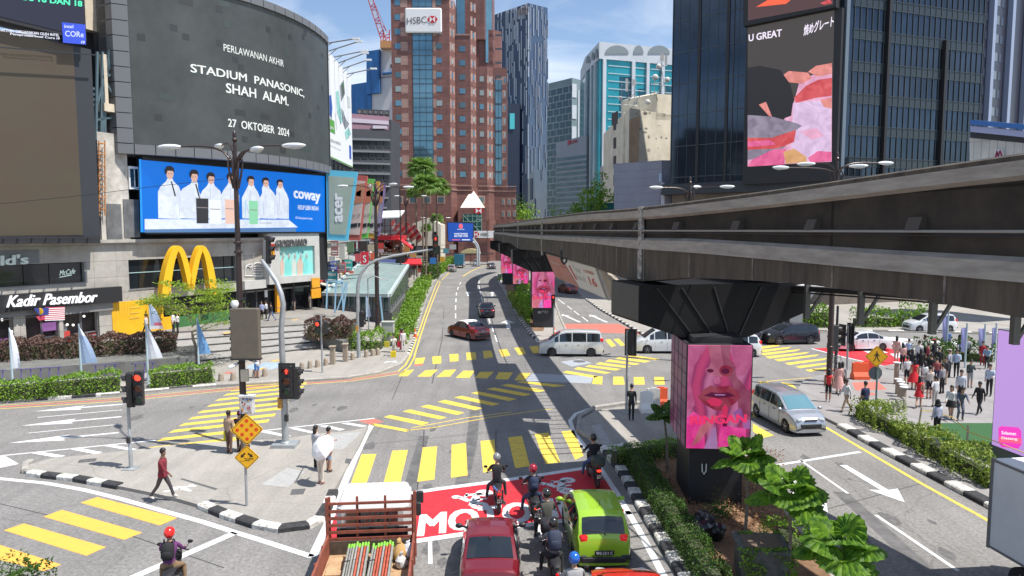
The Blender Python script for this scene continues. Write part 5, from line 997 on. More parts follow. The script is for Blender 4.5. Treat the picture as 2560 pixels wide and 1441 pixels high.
b=MB();b.slab([at(981,664,106),at(1055,664,106),at(1052,651,110),at(985,651,110)],(0,0,.25));b.build('cloth',m_rc,t);b=MB();[b.bar(at(x,700,107),at(x,660,107),.12,.12)for x in(985,1010,1035,1053)];b.bar(at(945,656,104),at(1012,648,104),.1,1.2);b.build('post',m_dk,t)
t=empty('long_awning',at(970,664,100),'dark blue low awning in front of the brown sign','awning');b=MB();b.slab([at(935,664,99),at(985,666,99),at(990,652,104),at(945,650,104)],(0,0,.2));b.build('cloth',M('navy_cloth',(.03,.05,.14),.6),t)
b=MB();[b.bar(at(x,700,101),at(x,660,101),.12,.12)for x in(942,965,984)];b.build('post',m_dk,t)
q=random.Random(8);scol=[('brown',(.28,.14,.06)),('tan',(.5,.38,.22)),('white',(.65,.63,.6)),('orange',(.6,.28,.06)),('grey',(.3,.3,.3)),('maroon',(.25,.05,.04)),('green',(.1,.3,.12)),('blue',(.06,.22,.5)),('pink',(.6,.2,.3)),('black',(.04,.04,.04))]
for k in range(10):
 x=935+k*19;Y_=103+k*7.5;y=575+15916/Y_-1;g=G(min(x,1075+k*4),y);g=Vector((max(-20.5,min(-15.2,g.x)),Y_,.12));cn,cc=scol[k]
 t=empty('market_stall',g,'small %s roofed stall %s'%(cn,['closest to the glass entrance','second along the far pavement','beneath the blue awning end','beside the terrace posts','between the lamp and the palms','under the palm trunks','with a low counter past the palms','near the signal arm end','before the delivery trucks','furthest along the far pavement'][k]),'stall','stalls on the far pavement')
 b=MB();b.box(g+Vector((0,0,.55)),(2.0,1.4,1.1));b.build('counter',M('counter_%d'%(k%4),[(.3,.2,.12),(.5,.5,.48),(.35,.08,.06),(.15,.2,.25)][k%4],.6),t)
 b=MB();z=2.5;b.add([g+Vector(v)for v in[(-1.3,-1,z-.2),(1.3,-1,z-.2),(1.3,1,z-.2),(-1.3,1,z-.2),(0,0,z+.35)]],[(0,1,4),(1,2,4),(2,3,4),(3,0,4),(3,2,1,0)]);b.build('roof',M('stall_'+cn,cc,.7),t)
 b=MB();[b.bar(g+Vector((sx*1.1,sy*.8,0)),g+Vector((sx*1.1,sy*.8,z-.2)),.06,.06)for sx in(-1,1)for sy in(-1,1)];b.build('post',m_gm,t)
t=empty('cream_house',at(1068,560,150),'cream gabled house behind the palm trees','building');P=VP(at(1030,500,150)[:2],at(1105,500,150)[:2])
b=MB();pxpoly(b,P,[(1032,560),(1070,545),(1102,562),(1102,660),(1032,660)],0,10,0);b.build('wall',M('house_cream',(.60,.55,.45),.7,var=.2),t);b=MB();[pxpoly(b,P,[(x,580),(x+9,580),(x+9,592),(x,592)],.1,.15)for x in(1040,1060,1082)];pxpoly(b,P,[(1034,615),(1100,615),(1100,655),(1034,655)],.1,.15);b.build('window',m_dgl,t)
t=empty('street_screen',at(1192,660,165),'blue roadside advertising screen on a curved double pole','screen');P=VP(at(1118,580,165)[:2],at(1184,580,165)[:2])
b=MB();pxpoly(b,P,[(1117,555),(1185,557),(1184,605),(1119,605)],0,.6);b.build('screen_housing',m_dk,t);b=MB();pxpoly(b,P,[(1119,557),(1183,559),(1182,603),(1121,603)],.04,.03);b.build('display',M('blue_display',(.005,.03,.12),.4,emit=.55,ecol=(.015,.09,.5)),t)
b=MB();ptext(b,P,'HARTAMAS',(1136,587),(1169,587),4,.1,0,.02,0);ptext(b,P,'03-7729 1793',(1136,593),(1169,593),4.5,.1,0,.03,0);ptext(b,P,'Global Estate',(1143,575),(1161,575),3,.1,0,.0,0);b.ell(P(1152,566,.1),(.5,.05,.6),10,6,1);pxpoly(b,P,[(1130,599),(1150,599),(1150,601),(1130,601)],.1,.03,1);pxpoly(b,P,[(1155,599),(1175,599),(1175,601),(1155,601)],.1,.03,0)
b.build('lettering',[m_lw,lit('led_pinkred',(.9,.15,.2),.7)],t)
b=MB();[b.tube([at(1193+k*5,665,165-k),at(1193+k*5,625,165-k),at(1190+k*4,612,165-k),at(1182,604-k*8,165-k)],.22,6)for k in(0,1)];b.build('pole',M('pole_pale_grey',(.5,.53,.55),.4,metal=.3),t,smooth=40)
t=empty('bus_shelter',at(1178,655,182),'small shelter with an arched cream canopy near the far bend','shelter');b=MB();c0=at(1176,634,182)
b.slab([c0+Vector((2.6*cos(a),0,1.2*sin(a)))for a in[k*pi/10 for k in range(11)]],(0,3,0));b.build('canopy',M('shelter_cream',(.55,.47,.25),.6),t);b=MB();[b.bar(c0+Vector((x,1.5,0)),(c0.x+x,183.5,0),.15,.15)for x in(-2.3,0,2.3)];b.bar(c0+Vector((-6,1,-.1)),c0+Vector((6,1,-.1)),3,.2);b.build('post',m_dk,t)
t=empty('glass_entrance',(-16,80,.9),'sloping pale green glass roof over an underground entrance','glass pavilion')
f0,f1=at(808,738,74),at(973,742,67);k0,k1=at(907,657,97),at(1020,666,95);m_gg=bricks('etched_glass',(.25,.36,.345),(.29,.40,.385),(.36,.46,.45),2.2,1.1,.04,.25,0,'XY',dirt=.15,bumpy=False,spec=.5)
b=MB();b.slab([f0,f1,k1,k0],(0,0,.12));b.build('glass_roof',m_gg,t)
b=MB();m_fr=M('pale_frame',(.45,.52,.52),.4)
for a,c in((f0,f1),(f1,k1),(f0,k0),(k0,k1)):b.bar(a+Vector((0,0,.1)),c+Vector((0,0,.1)),.35,.35)
b.build('edge_beam',m_fr,t)
m_tg=M('tinted_wall_glass',(.045,.085,.085),.1,metal=.1,spec=.7)
b=MB();z0=.5;F0,F1,K1,K0=[Vector((p.x,p.y,z0))for p in(f0,f1,k1,k0)]
b.slab([F0,F1,f1,f0],(.1,.1,0));b.slab([F1,K1,k1,f1],(-.1,.1,0));b.slab([F0,K0,k0,f0],(.1,0,0));b.build('glass_wall',m_tg,t)
b=MB()
for k in range(13):a=F0.lerp(F1,k/12);c=f0.lerp(f1,k/12);b.bar(a+Vector((0,-.1,0)),c+Vector((0,-.1,0)),.07,.07)
for k in range(13):a=F1.lerp(K1,k/12);c=f1.lerp(k1,k/12);b.bar(a+Vector((.1,0,0)),c+Vector((.1,0,0)),.07,.07)
b.bar(F0.lerp(f0,.4),F1.lerp(f1,.4),.08,.08);b.build('mullion',m_gm,t)
b=MB();b.slab([(F0.x-.2,F0.y-.3,.1),(F1.x+.3,F1.y-.4,.1),(K1.x+.4,K1.y,.1),(K0.x,K0.y,.1)],(0,0,1.1));b.build('plinth',M('dark_stone',(.12,.12,.12),.5),t)
t=empty('bicycle_rack_sculpture',G(840,792,.5),'cluster of leaning pale blue frame poles by the planter','sculpture');b=MB();m_pb=M('pole_baby_blue',(.35,.58,.75),.5)
for x0,y0,x1,y1,Y_ in[(816,775,818,705,68),(837,783,840,707,66),(843,776,866,707,67),(858,780,868,707,65.5),(858,780,855,703,66),(958,815,950,740,64)]:b.bar(at(x0,y0,Y_),at(x1,y1,Y_),.12,.12)
for x0,y0,x1,y1,Y_ in[(818,705,855,703,67),(840,708,868,707,66)]:b.bar(at(x0,y0,Y_),at(x1,y1,Y_),.12,.12)
b.build('pole',m_pb,t)
# monorail: twin concrete guide beams on T piers
def crv(tab,y):
 for(a,b_),(c,d)in zip(tab,tab[1:]):
  if y<=c:
   i=tab.index((a,b_));p0=tab[max(0,i-1)];p3=tab[min(len(tab)-1,i+2)];t=(y-a)/(c-a)
   m1=(d-p0[1])/(c-p0[0])*(c-a);m2=(p3[1]-b_)/(p3[0]-a)*(c-a)
   return(2*t**3-3*t*t+1)*b_+(t**3-2*t*t+t)*m1+(-2*t**3+3*t*t)*d+(t**3-t*t)*m2
 return tab[-1][1]
LF=[(-4,12.9),(5,10.2),(11.4,8.35),(18,6.4),(24,4.45),(32,3.35),(40,2.55),(52,1.45),(64.5,.55),(80,-.35),(93,-1.15),(116,-3.1),(135,-2.6),(150,0)]
TZ=[(-4,10.75),(5,10.6),(11.4,10.42),(18,10.15),(24,9.95),(32,9.98),(64,9.95),(116,9.95),(150,9.9)]
PIERS=[24.0,64.5,93,116]
DN=[(-4,3.1),(5,2.95),(11.4,2.66),(13.4,2.47),(16.6,2.28),(21,2.27),(24,2.54),(26,2.52)]
def dep(y):
 if y<26:return interp(DN,y)
 d=min(abs(y-p)for p in PIERS);return 2.2+.34*max(0,1-d/(18 if y<66 else 12))**1.2
def lt(y):return crv(TZ,y)-interp([(5,8.7),(11.4,8.75),(14,8.79),(21,8.94),(24,8.92),(64,8.85)],y)
def lbt(y):return lt(y)+interp([(5,.40),(21,.42),(30,.3)],y)
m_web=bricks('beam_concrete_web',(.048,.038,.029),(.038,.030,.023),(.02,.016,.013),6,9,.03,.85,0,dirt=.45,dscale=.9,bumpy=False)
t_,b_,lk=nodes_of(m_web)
m_flg=M('beam_concrete_flange',(.34,.305,.26),.8,var=.12,scale=2.2,tint=(.24,.21,.18),bump=.2,bscale=12,stretch=(.6,.6,3));m_top=M('beam_running_top',(.34,.32,.29),.7,var=.25,scale=1,stretch=(3,.3,1))  # pale concrete, brightened further in colour for light reflected onto these bands
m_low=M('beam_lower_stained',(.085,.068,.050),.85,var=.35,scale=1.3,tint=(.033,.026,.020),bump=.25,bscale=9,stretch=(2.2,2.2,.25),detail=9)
ys=[-4+.9*k for k in range(60)];ys+=[50+1.8*k for k in range(1,56)]
def frame_(y,off):
 x=crv(LF,y);dx=(crv(LF,y+.5)-crv(LF,y-.5));d=Vector((dx,1,0)).normalized();n=Vector((d.y,-d.x,0))
 return Vector((x,y,crv(TZ,y)))+n*off,d,n
def guide_beam(off,label):
 t=empty('guide_beam',frame_(24,off+.4)[0]*1,label,'monorail beam','twin monorail guide beams')
 def strip(name,sec,mat,name_sm=0):
  b=MB();prev=None;n=len(sec(0))
  for y in ys:
   p,d,nn=frame_(y,off);ring=[p+nn*s_+Vector((0,0,z))for s_,z in sec(y)]
   if prev:b.add(prev+ring,[(i,(i+1)%n,n+(i+1)%n,n+i)for i in range(n)])
   else:b.add(ring,[tuple(range(n))])
   prev=ring
  b.add(prev,[tuple(range(n-1,-1,-1))]);return b.build(name,mat,t)
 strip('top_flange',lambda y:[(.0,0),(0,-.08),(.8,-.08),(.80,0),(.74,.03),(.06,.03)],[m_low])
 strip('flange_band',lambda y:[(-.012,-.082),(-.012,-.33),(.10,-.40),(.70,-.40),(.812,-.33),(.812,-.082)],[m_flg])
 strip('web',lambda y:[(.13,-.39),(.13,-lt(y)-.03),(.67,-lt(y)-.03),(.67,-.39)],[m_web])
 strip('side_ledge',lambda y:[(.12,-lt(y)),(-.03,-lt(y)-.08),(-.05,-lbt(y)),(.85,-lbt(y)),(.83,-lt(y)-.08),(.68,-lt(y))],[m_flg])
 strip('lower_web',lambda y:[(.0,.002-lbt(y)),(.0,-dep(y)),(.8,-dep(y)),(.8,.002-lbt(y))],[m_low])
 strip('running_strip',lambda y:[(.12,.028),(.12,.045),(.68,.045),(.68,.028)],[m_top])
 b=MB();bb2=MB()
 for k in range(44):
  y=2.4+k*2.75;p,d,nn=frame_(y,off)
  for s_ in((.0,1)if off==0 else(.0,)):
   if s_==0 and off==0:q=p+nn*.02;q.z=9.30;b.hexa([q+d*a+nn*c_+Vector((0,0,z))for a,c_,z in[(-.16,.12,-.16),(.16,.12,-.16),(.16,-.12,-.12),(-.16,-.12,-.12),(-.16,.12,.16),(.16,.12,.16),(.16,-.02,.14),(-.16,-.02,.14)]])
 if b.v:b.build('bracket_row',M('bracket_concrete',(.07,.055,.045),.8),t)
 if off==0:
  b=MB();b.tube([Vector((*frame_(y,-.08)[0][:2],9.17))for y in ys if-3<y<120],.028,6);b.tube([Vector((*frame_(y,-.02)[0][:2],9.10))for y in ys if-3<y<120],.02,5,1);b.build('power_rail',[M('rail_steel',(.26,.24,.21),.6),m_dk],t,smooth=60)
  b=MB()
  for y in(24.0,64.5,93,46):p,d,nn=frame_(y,-.02);b.box(p+nn*.03+Vector((0,0,-1.2)),(.1,.3,2.5),math.atan2(nn.y,nn.x))
  p,d,nn=frame_(23.6,-.03);
  b.build('expansion_joint',M('joint_pale',(.30,.28,.25),.9,var=.9,scale=5,tint=(.08,.07,.06)),t)
  b=MB()
  for k in range(36):
   y=7.2+k*2.75;p,d,nn=frame_(y,-.005);dd=dep(y);q=p+Vector((0,0,-dd));b.box(q+Vector((0,0,(dd-lbt(y))/2)),(.02,.05,dd-lbt(y)-.01),math.atan2(nn.y,nn.x))
  b.build('water_streak',M('streak',(.15,.13,.11),.9,var=.7,scale=5,tint=(.07,.058,.05)),t,kind='stuff')
 return t
GAP=3.85
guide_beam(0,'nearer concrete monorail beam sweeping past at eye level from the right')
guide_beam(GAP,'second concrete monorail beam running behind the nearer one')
t=empty('maintenance_walkway',frame_(30,GAP/2)[0],'steel cross ties and walkway grid between the twin monorail beams','walkway')
b=MB()
for k in range(150):
 y=6+k*.72
 if any(abs(y-p)<1.5 for p in PIERS):continue
 if(k//9)%4==3 and y>48:continue
 p,d,nn=frame_(y,.8);q=frame_(y,GAP)[0];b.bar(p+Vector((0,0,-1.7)),q+Vector((0,0,-1.7)),.07,.07)
b.tube([frame_(y,1.6)[0]+Vector((0,0,-1.72))for y in ys if 5<y<118],.035,4);b.tube([frame_(y,GAP-.6)[0]+Vector((0,0,-1.72))for y in ys if 5<y<118],.035,4);b.build('cross_tie',m_gm,t)
m_lp=[lit('ad_pink',(.66,.12,.32),.65,var=.2,scale=1.6),lit('ad_skin',(.60,.14,.26),.62,var=.2,scale=1.6),lit('ad_lip',(.34,.005,.05),.7,var=.2,scale=1.6),lit('ad_dark',(.14,.0,.05),.6),lit('ad_hot',(.90,.03,.33),.8,var=.2,scale=1.6),lit('ad_purple',(.40,.10,.42),.7,var=.2,scale=1.6),lit('ad_gold',(.66,.16,.22),.7,var=.2,scale=1.6),lit('ad_lilac',(.55,.26,.58),.65,var=.2,scale=1.6),lit('ad_text',(.70,.03,.12),.8),lit('ad_shade',(.34,.05,.13),.7,var=.2,scale=1.6)]
def wavy(name,c1,c2,c3,e=.7):
 m=M(name,c1,.35,emit=e);t,bs,lk=nodes_of(m);tcn=t.nodes.new('ShaderNodeTexCoord');w=t.nodes.new('ShaderNodeTexWave');w.inputs['Scale'].default_value=.35;w.inputs['Distortion'].default_value=9;w.inputs['Detail'].default_value=3;w.inputs['Detail Scale'].default_value=.7
 r=t.nodes.new('ShaderNodeValToRGB');e_=r.color_ramp.elements;e_[0].color=(*c1,1);e_[1].color=(*c3,1);x=e_.new(.5);x.color=(*c2,1)
 lk(tcn.outputs['Object'],w.inputs['Vector']);lk(w.outputs['Fac'],r.inputs['Fac']);lk(r.outputs['Color'],bs.inputs['Emission Color']);bs.inputs['Base Color'].default_value=(.06,.02,.03,1)
 return m
m_wv=wavy('ad_wave',(.62,.06,.20),(.30,.03,.15),(.64,.20,.40));m_wv2=wavy('ad_wave_side',(.07,.02,.06),(.15,.04,.10),(.05,.025,.06),.45)
def ell2(cx,cy,rx,ry,n=14,a0=0):return[(cx+rx*cos(2*pi*k/n+a0),cy+ry*sin(2*pi*k/n+a0))for k in range(n)]
def lips(parent,P_,small=False):
 """P_(u, v, off) maps the unit square of the screen to world"""
 b=MB();N=(P_(0,0,0)-P_(0,0,1))
 def pg(pts,mi,o):b.slab([P_(u,v,o)for u,v in pts],N*.006,mi)
 pg([(.0,.0),(.30,0),(.26,.3),(.1,.36),(0,.3)],4 if not small else 6,.012);pg([(0,.34),(.12,.42),(.05,.62),(.1,.8),(.3,1),(0,1)],0,.014);pg([(.62,1),(.74,.8),(.70,.7),(.9,.72),(1,.8),(1,1)],0,.014);pg([(.86,.35),(1,.5),(1,.2),(.9,.2)],5,.014)
 pg([(.3,1),(.36,.84),(.3,.74),(.5,.69),(.7,.74),(.64,.84),(.66,1)],1,.016)
 pg([(.50,1),(.66,1),(.64,.88),(.74,.8),(.76,.70),(.86,.64),(.95,.56),(1,.6),(1,.28),(.82,.30),(.80,.44),(.72,.62),(.62,.70),(.56,.80)],9,.018);pg(ell2(.36,.755,.085,.035),1,.02);pg(ell2(.60,.755,.11,.055),2,.02);pg(ell2(.35,.755,.055,.018),3,.026);pg(ell2(.585,.752,.07,.028),3,.026);pg([(.41,.69),(.50,.70),(.52,.64),(.47,.625),(.42,.635)],0,.02)
 pg([(.16,.50),(.25,.57),(.36,.615),(.45,.60),(.5,.61),(.56,.605),(.66,.62),(.76,.58),(.84,.51),(.76,.45),(.66,.40),(.55,.37),(.42,.38),(.3,.42),(.22,.46)],2,.03)
 pg([(.25,.515),(.38,.55),(.5,.54),(.64,.55),(.76,.515),(.6,.50),(.5,.492),(.4,.50)],3,.036);pg([(.3,.47),(.4,.495),(.5,.485),(.56,.46),(.5,.41),(.38,.42)],8,.036);pg([(.42,.53),(.6,.53),(.58,.52),(.44,.52)],7,.04)
 pg([(.08,.02),(.2,.06),(.38,.22),(.5,.3),(.44,.33),(.2,.2)],6,.02);pg([(.28,0),(.40,.18),(.46,.22),(.5,.0)],7,.022)
 pg([(.50,0),(.53,.24),(.7,.22),(.93,.2),(.95,0)],4,.026);pg([(.55,.40),(.6,.44),(.64,.40),(.63,.30),(.56,.30)],8,.044);pg([(.565,.30),(.625,.30),(.63,.22),(.57,.22)],3,.042)
 pg([(.72,.36),(.85,.40),(.9,.3),(.8,.26)],5,.028)
 b.build('lips_picture',m_lp,parent,recalc=False)
 b=MB();o=P_(.06,.235,.055);b.text('RINGAN',o,P_(.93,.262,.055)-o,P_(.06,.315,.055)-o,bold=.05);b.build('lettering',m_lp[8],parent,recalc=False)
m_pb_=M('pier_cladding_black',(.022,.022,.025),.5,var=.3,scale=2);m_capl=M('pier_cladding_grey',(.05,.05,.053),.45,var=.1)
labs=['nearest monorail pier, black cladding with the large pink lips screens','second monorail pier standing at the tip of the middle island','third monorail pier half hidden under the black crossheads','farthest monorail pier with a narrow strip of pink screen']
for i,py in enumerate(PIERS):
 pc,d,nn=frame_(py,GAP/2+.4);rz=math.atan2(nn.y,nn.x);ground=.12
 zt=pc.z-dep(py)-.03
 t=empty('monorail_pier',(pc.x,pc.y,ground),labs[i],'pier','monorail piers');t2=Vector((pc.x,pc.y,0))
 if i==0:t2=Vector((6.75,23.35,0));cen=t2.copy();rz_c=R(-3);w,ln=2.02,2.7;zb,zu=2.12,5.52
 else:cen=t2.copy();rz_c=rz*.5;w,ln=2.1,1.7;zb,zu=2.0,5.35
 Mx=Matrix.Rotation(rz_c,4,'Z')
 b=MB();b.box(cen+Vector((.03,0,(ground+zb)/2)),(w*.86,ln*.8,zb-ground),rz_c);b.box(cen+Vector((0,0,(zb+zu)/2+.05)),(w*.8,ln*.8,zu-zb+.3),rz_c);b.build('column',m_pb_,t)
 hw=GAP/2+1.25;cw_=1.25;b=MB();hl_=hw-.3;sec=[(-hl_,zt),(hw+.3,zt),(hw+.3,zt-1.0),(w/2+.1,zu),(-w/2-.1,zu),(-hl_,zt-1.25)]
 b.slab([pc*1+nn*s_-d*cw_+Vector((0,0,z-pc.z))for s_,z in sec],d*(2*cw_));
 b.build('crosshead',M('crosshead_black',(.010,.010,.011),.5,spec=.25,var=.25,scale=1.2),t)
 b=MB();[b.bar(pc+nn*s0-d*(cw_+.03)+Vector((0,0,zt-.1-pc.z)),pc+nn*s1-d*(cw_+.03)+Vector((0,0,zu+.1-pc.z)),.03,.05)for s0,s1 in[(-hw+.9,-.9),(-hw+1.8,-.2),(-.2,.4),(hw-1.6,.8)]];b.build('cladding_joint',m_pb_,t)
 b=MB();b.box(pc+nn*(-hl_-.012)+Vector((0,0,zt-.6-pc.z)),(.03,2*cw_-.02,1.16),rz);b.build('end_plate',m_capl,t)
 def PF(u,v,o,cen=cen,Mx=Mx,w=w,ln=ln,zb=zb,zu=zu):return cen+Mx@Vector(((u-.5)*w,-ln/2-.05-o,zb+(zu-zb)*v))
 def PSd(u,v,o,cen=cen,Mx=Mx,w=w,ln=ln,zb=zb,zu=zu):return cen+Mx@Vector((-w/2-.05-o,ln/2-u*ln,zb+(zu-zb)*v))
 b=MB();b.rbox(cen+Vector((0,0,(zb+zu)/2)),(w+.08,ln+.08,zu-zb),.02,rz_c);b.build('screen_housing',m_blk,t)
 b=MB();b.slab([PF(.0,.004,0),PF(1,.004,0),PF(1,.996,0),PF(0,.996,0)],PF(0,0,0)-PF(0,0,.01));sc=b.build('front_screen',m_wv,t);lips(t,PF,i>0)
 b=MB();b.slab([PSd(.0,.004,0),PSd(1,.004,0),PSd(1,.996,0),PSd(0,.996,0)],PSd(0,0,0)-PSd(0,0,.01));b.build('side_screen',m_wv2 if i==0 else m_blk,t)
 if i==0:
  b=MB()
  for k in range(1,7):b.slab([PSd(0,k/7,.012),PSd(1,k/7,.012),PSd(1,k/7+.002,.012),PSd(0,k/7+.002,.012)],PSd(0,0,0)-PSd(0,0,.01))
  for k in range(1,4):b.slab([PSd(k/4,0,.012),PSd(k/4+.003,0,.012),PSd(k/4+.003,1,.012),PSd(k/4,1,.012)],PSd(0,0,0)-PSd(0,0,.01))
  b.build('module_seam',m_blk,t)
  b=MB();
  for k in range(150):b.slab([PF(0,.004+k*.0066,.048),PF(1,.004+k*.0066,.048),PF(1,.0058+k*.0066,.048),PF(0,.0058+k*.0066,.048)],PF(0,0,0)-PF(0,0,.004))
  b.build('pixel_row',M('pixel_gap',(.03,.01,.02),.5),t,kind='stuff')
 if i==1:
  b=MB();c0=cen+Mx@Vector((-.35,-ln*.4-.02,1.55));b.box(c0,(.3,.02,.22),rz_c);b.text('PEJ',c0+Vector((.2,-.02,-.1)),(.6,0,0),(0,0,.25),bold=.02,shear=.2);b.build('graffiti',M('graffiti_grey',(.3,.3,.3),.6),t)
 if i==0:
  b=MB();c0=cen+Mx@Vector((-.35,-ln*.4-.02,1.3));b.tube([c0+Vector((-.07,0,.2)),c0+Vector((-.06,0,-.05)),c0+Vector((0,0,-.15)),c0+Vector((.06,0,-.05)),c0+Vector((.07,0,.2))],.02,5);b.build('handle',m_white,t)
t=empty('hanging_banner',at(1450,740,34),'long red and white advertising board slung under the monorail beam','banner')
A0,A1,B0,B1=at(1364,634,46),at(1389,694,46),at(1493,668,32),at(1523,752,32)
n_=(B0-A0).cross(A1-A0).normalized();n_=n_ if n_.dot(-A0)>0 else-n_
b=MB();b.slab([A0,B0,B1,A1],-n_*.35);b.build('board',m_gm,t)
def Q(u,v,o=0):return A1.lerp(B1,u).lerp(A0.lerp(B0,u),v)+n_*o
b=MB();b.slab([Q(.01,.03,.01),Q(.55,.03,.01),Q(.40,.97,.01),Q(.01,.97,.01)],n_*.01,0);b.slab([Q(.55,.03,.01),Q(.97,.03,.01),Q(.97,.97,.01),Q(.40,.97,.01)],n_*.01,1)
for k in range(5):b.slab([Q(.27+k*.05,.05,.03),Q(.31+k*.05,.05,.03),Q(.30+k*.04,.6,.03),Q(.28+k*.035,.65,.03)],n_*.01,2)
b.slab([Q(.54,.3,.03),Q(.57,.32,.03),Q(.52,.8,.03),Q(.49,.75,.03)],n_*.01,3)
b.text('Grab Malaysia',Q(.05,.62,.03),Q(.27,.62,.03)-Q(.05,.62,.03),Q(.05,.74,.03)-Q(.05,.62,.03),mi=1);b.text('Taste',Q(.58,.62,.03),Q(.7,.62,.03)-Q(.58,.62,.03),Q(.58,.82,.03)-Q(.58,.62,.03),mi=4);b.text('Festival',Q(.58,.35,.03),Q(.73,.35,.03)-Q(.58,.35,.03),Q(.58,.55,.03)-Q(.58,.35,.03),mi=4)
b.text('16',Q(.80,.32,.03),Q(.90,.32,.03)-Q(.80,.32,.03),Q(.80,.58,.03)-Q(.80,.32,.03),bold=.04,mi=3);b.text('DISEMBER',Q(.76,.70,.03),Q(.92,.70,.03)-Q(.76,.70,.03),Q(.76,.8,.03)-Q(.76,.70,.03),mi=3)
b.build('print',[M('ad_brick',(.42,.14,.12),.5,var=.15,scale=.6),M('ad_offwhite',(.62,.60,.58),.5),M('ad_salmon',(.50,.22,.18),.5),M('ad_red_ink',(.5,.05,.05),.5),M('ad_grey_ink',(.2,.2,.22),.5)],t,recalc=False)
b=MB();[b.bar(Q(u,.95,-.2),Q(u,.95,-.2)+Vector((.3,0,1.3)),.07,.07)for u in(.02,.2,.4,.6,.8,.98)];b.bar(Q(0,1.1,-.3),Q(1,1.12,-.3),.1,.1);b.build('hanger',m_dk,t)
t=empty('hanging_banner',at(1540,720,30),'folded back side of a second advertising board beside the black crosshead','banner');b=MB();b.slab([at(1497,668,31),at(1560,716,29),at(1556,740,29),at(1527,752,31)],(.2,.4,0));b.build('board',M('tarp_beige',(.32,.28,.23),.8,var=.35,scale=4,stretch=(5,5,.6)),t)
t=empty('pipe_loop',at(1411,650,38),'curled black conduit hanging below the nearer beam','pipe');b=MB();b.tube([at(1403,640,38),at(1405,655,38),at(1410,661,38),at(1416,655,38),at(1416,642,38)],.06,6);b.box(at(1405,638,38),(.2,.2,.5));b.build('conduit',m_dk,t)
t=empty('walkway_canopy',frame_(18,7)[0]*1,'white metal canopy strip with a row of grey hanging brackets behind the monorail beam','canopy')
def wk(y,o,z):p,d,nn=frame_(y,o);return Vector((p.x,p.y,z+(crv(TZ,y)-10)*.9))
b=MB();prev=None
for y in[4+k*1.1 for k in range(27)]:
 r_=[wk(y,5.2,7.30),wk(y,8.0,7.62),wk(y,8.0,7.5),wk(y,5.2,7.18)]
 if prev:b.add(prev+r_,[(0,1,5,4),(1,2,6,5),(2,3,7,6),(3,0,4,7)])
 prev=r_
b.build('roof_sheet',M('sheet_white',(.62,.63,.63),.5,var=.3,scale=1.5,stretch=(2,.3,1)),t)
b=MB()
for y in[4+k*1.1 for k in range(27)]:b.bar(wk(y,5.2,7.36),wk(y,8.0,7.68),.05,.05)
b.build('rib',m_gm,t)
b=MB();prev=None
for y in[4+k*1.1 for k in range(27)]:
 p=wk(y,5.1,7.2)
 if prev:b.bar(prev,p,.12,.16);b.bar(prev+Vector((0,0,-.14)),p+Vector((0,0,-.14)),.05,.05)
 prev=p
b.build('edge_beam',m_dk,t)
m_col=M('post_grey_green',(.13,.135,.13),.5)
for y in[6.5+k*2.15 for k in range(11)]:
 b=MB();p=wk(y,5.05,7.2);b.box(p+Vector((0,0,-.35)),(.16,.16,1.3));b.bar(p+Vector((.05,0,-.9)),p+Vector((.7,.1,.1)),.08,.08);b.build('hanging_bracket',m_col,t)
t=empty('steel_column',G(1990,845),'grey steel column rising to the canopy behind the black crosshead','column');b=MB();p=G(1985,838);q_=at(1985,705,p.y);b.box(((p.x+q_.x)/2,p.y,q_.z/2),(1.1,1.1,q_.z));b.bar((p.x+.3,p.y,q_.z*.45),(p.x+1.9,p.y,q_.z*.95),.35,.35);b.build('shaft',M('column_grey',(.30,.31,.31),.5),t)
t=empty('dark_wall',G(1930,828),'slanting dark ribbed wall panel beside the grey steel column','wall');b=MB();p=G(1895,862);q2=G(1962,830);b.slab([p,q2,(q2.x,q2.y,5.2),(p.x+1.5,p.y,5.2)],(.3,.5,0));b.build('panel',M('ribbed_slate',(.10,.11,.13),.5,var=.2,scale=8,stretch=(3,3,.1)),t)
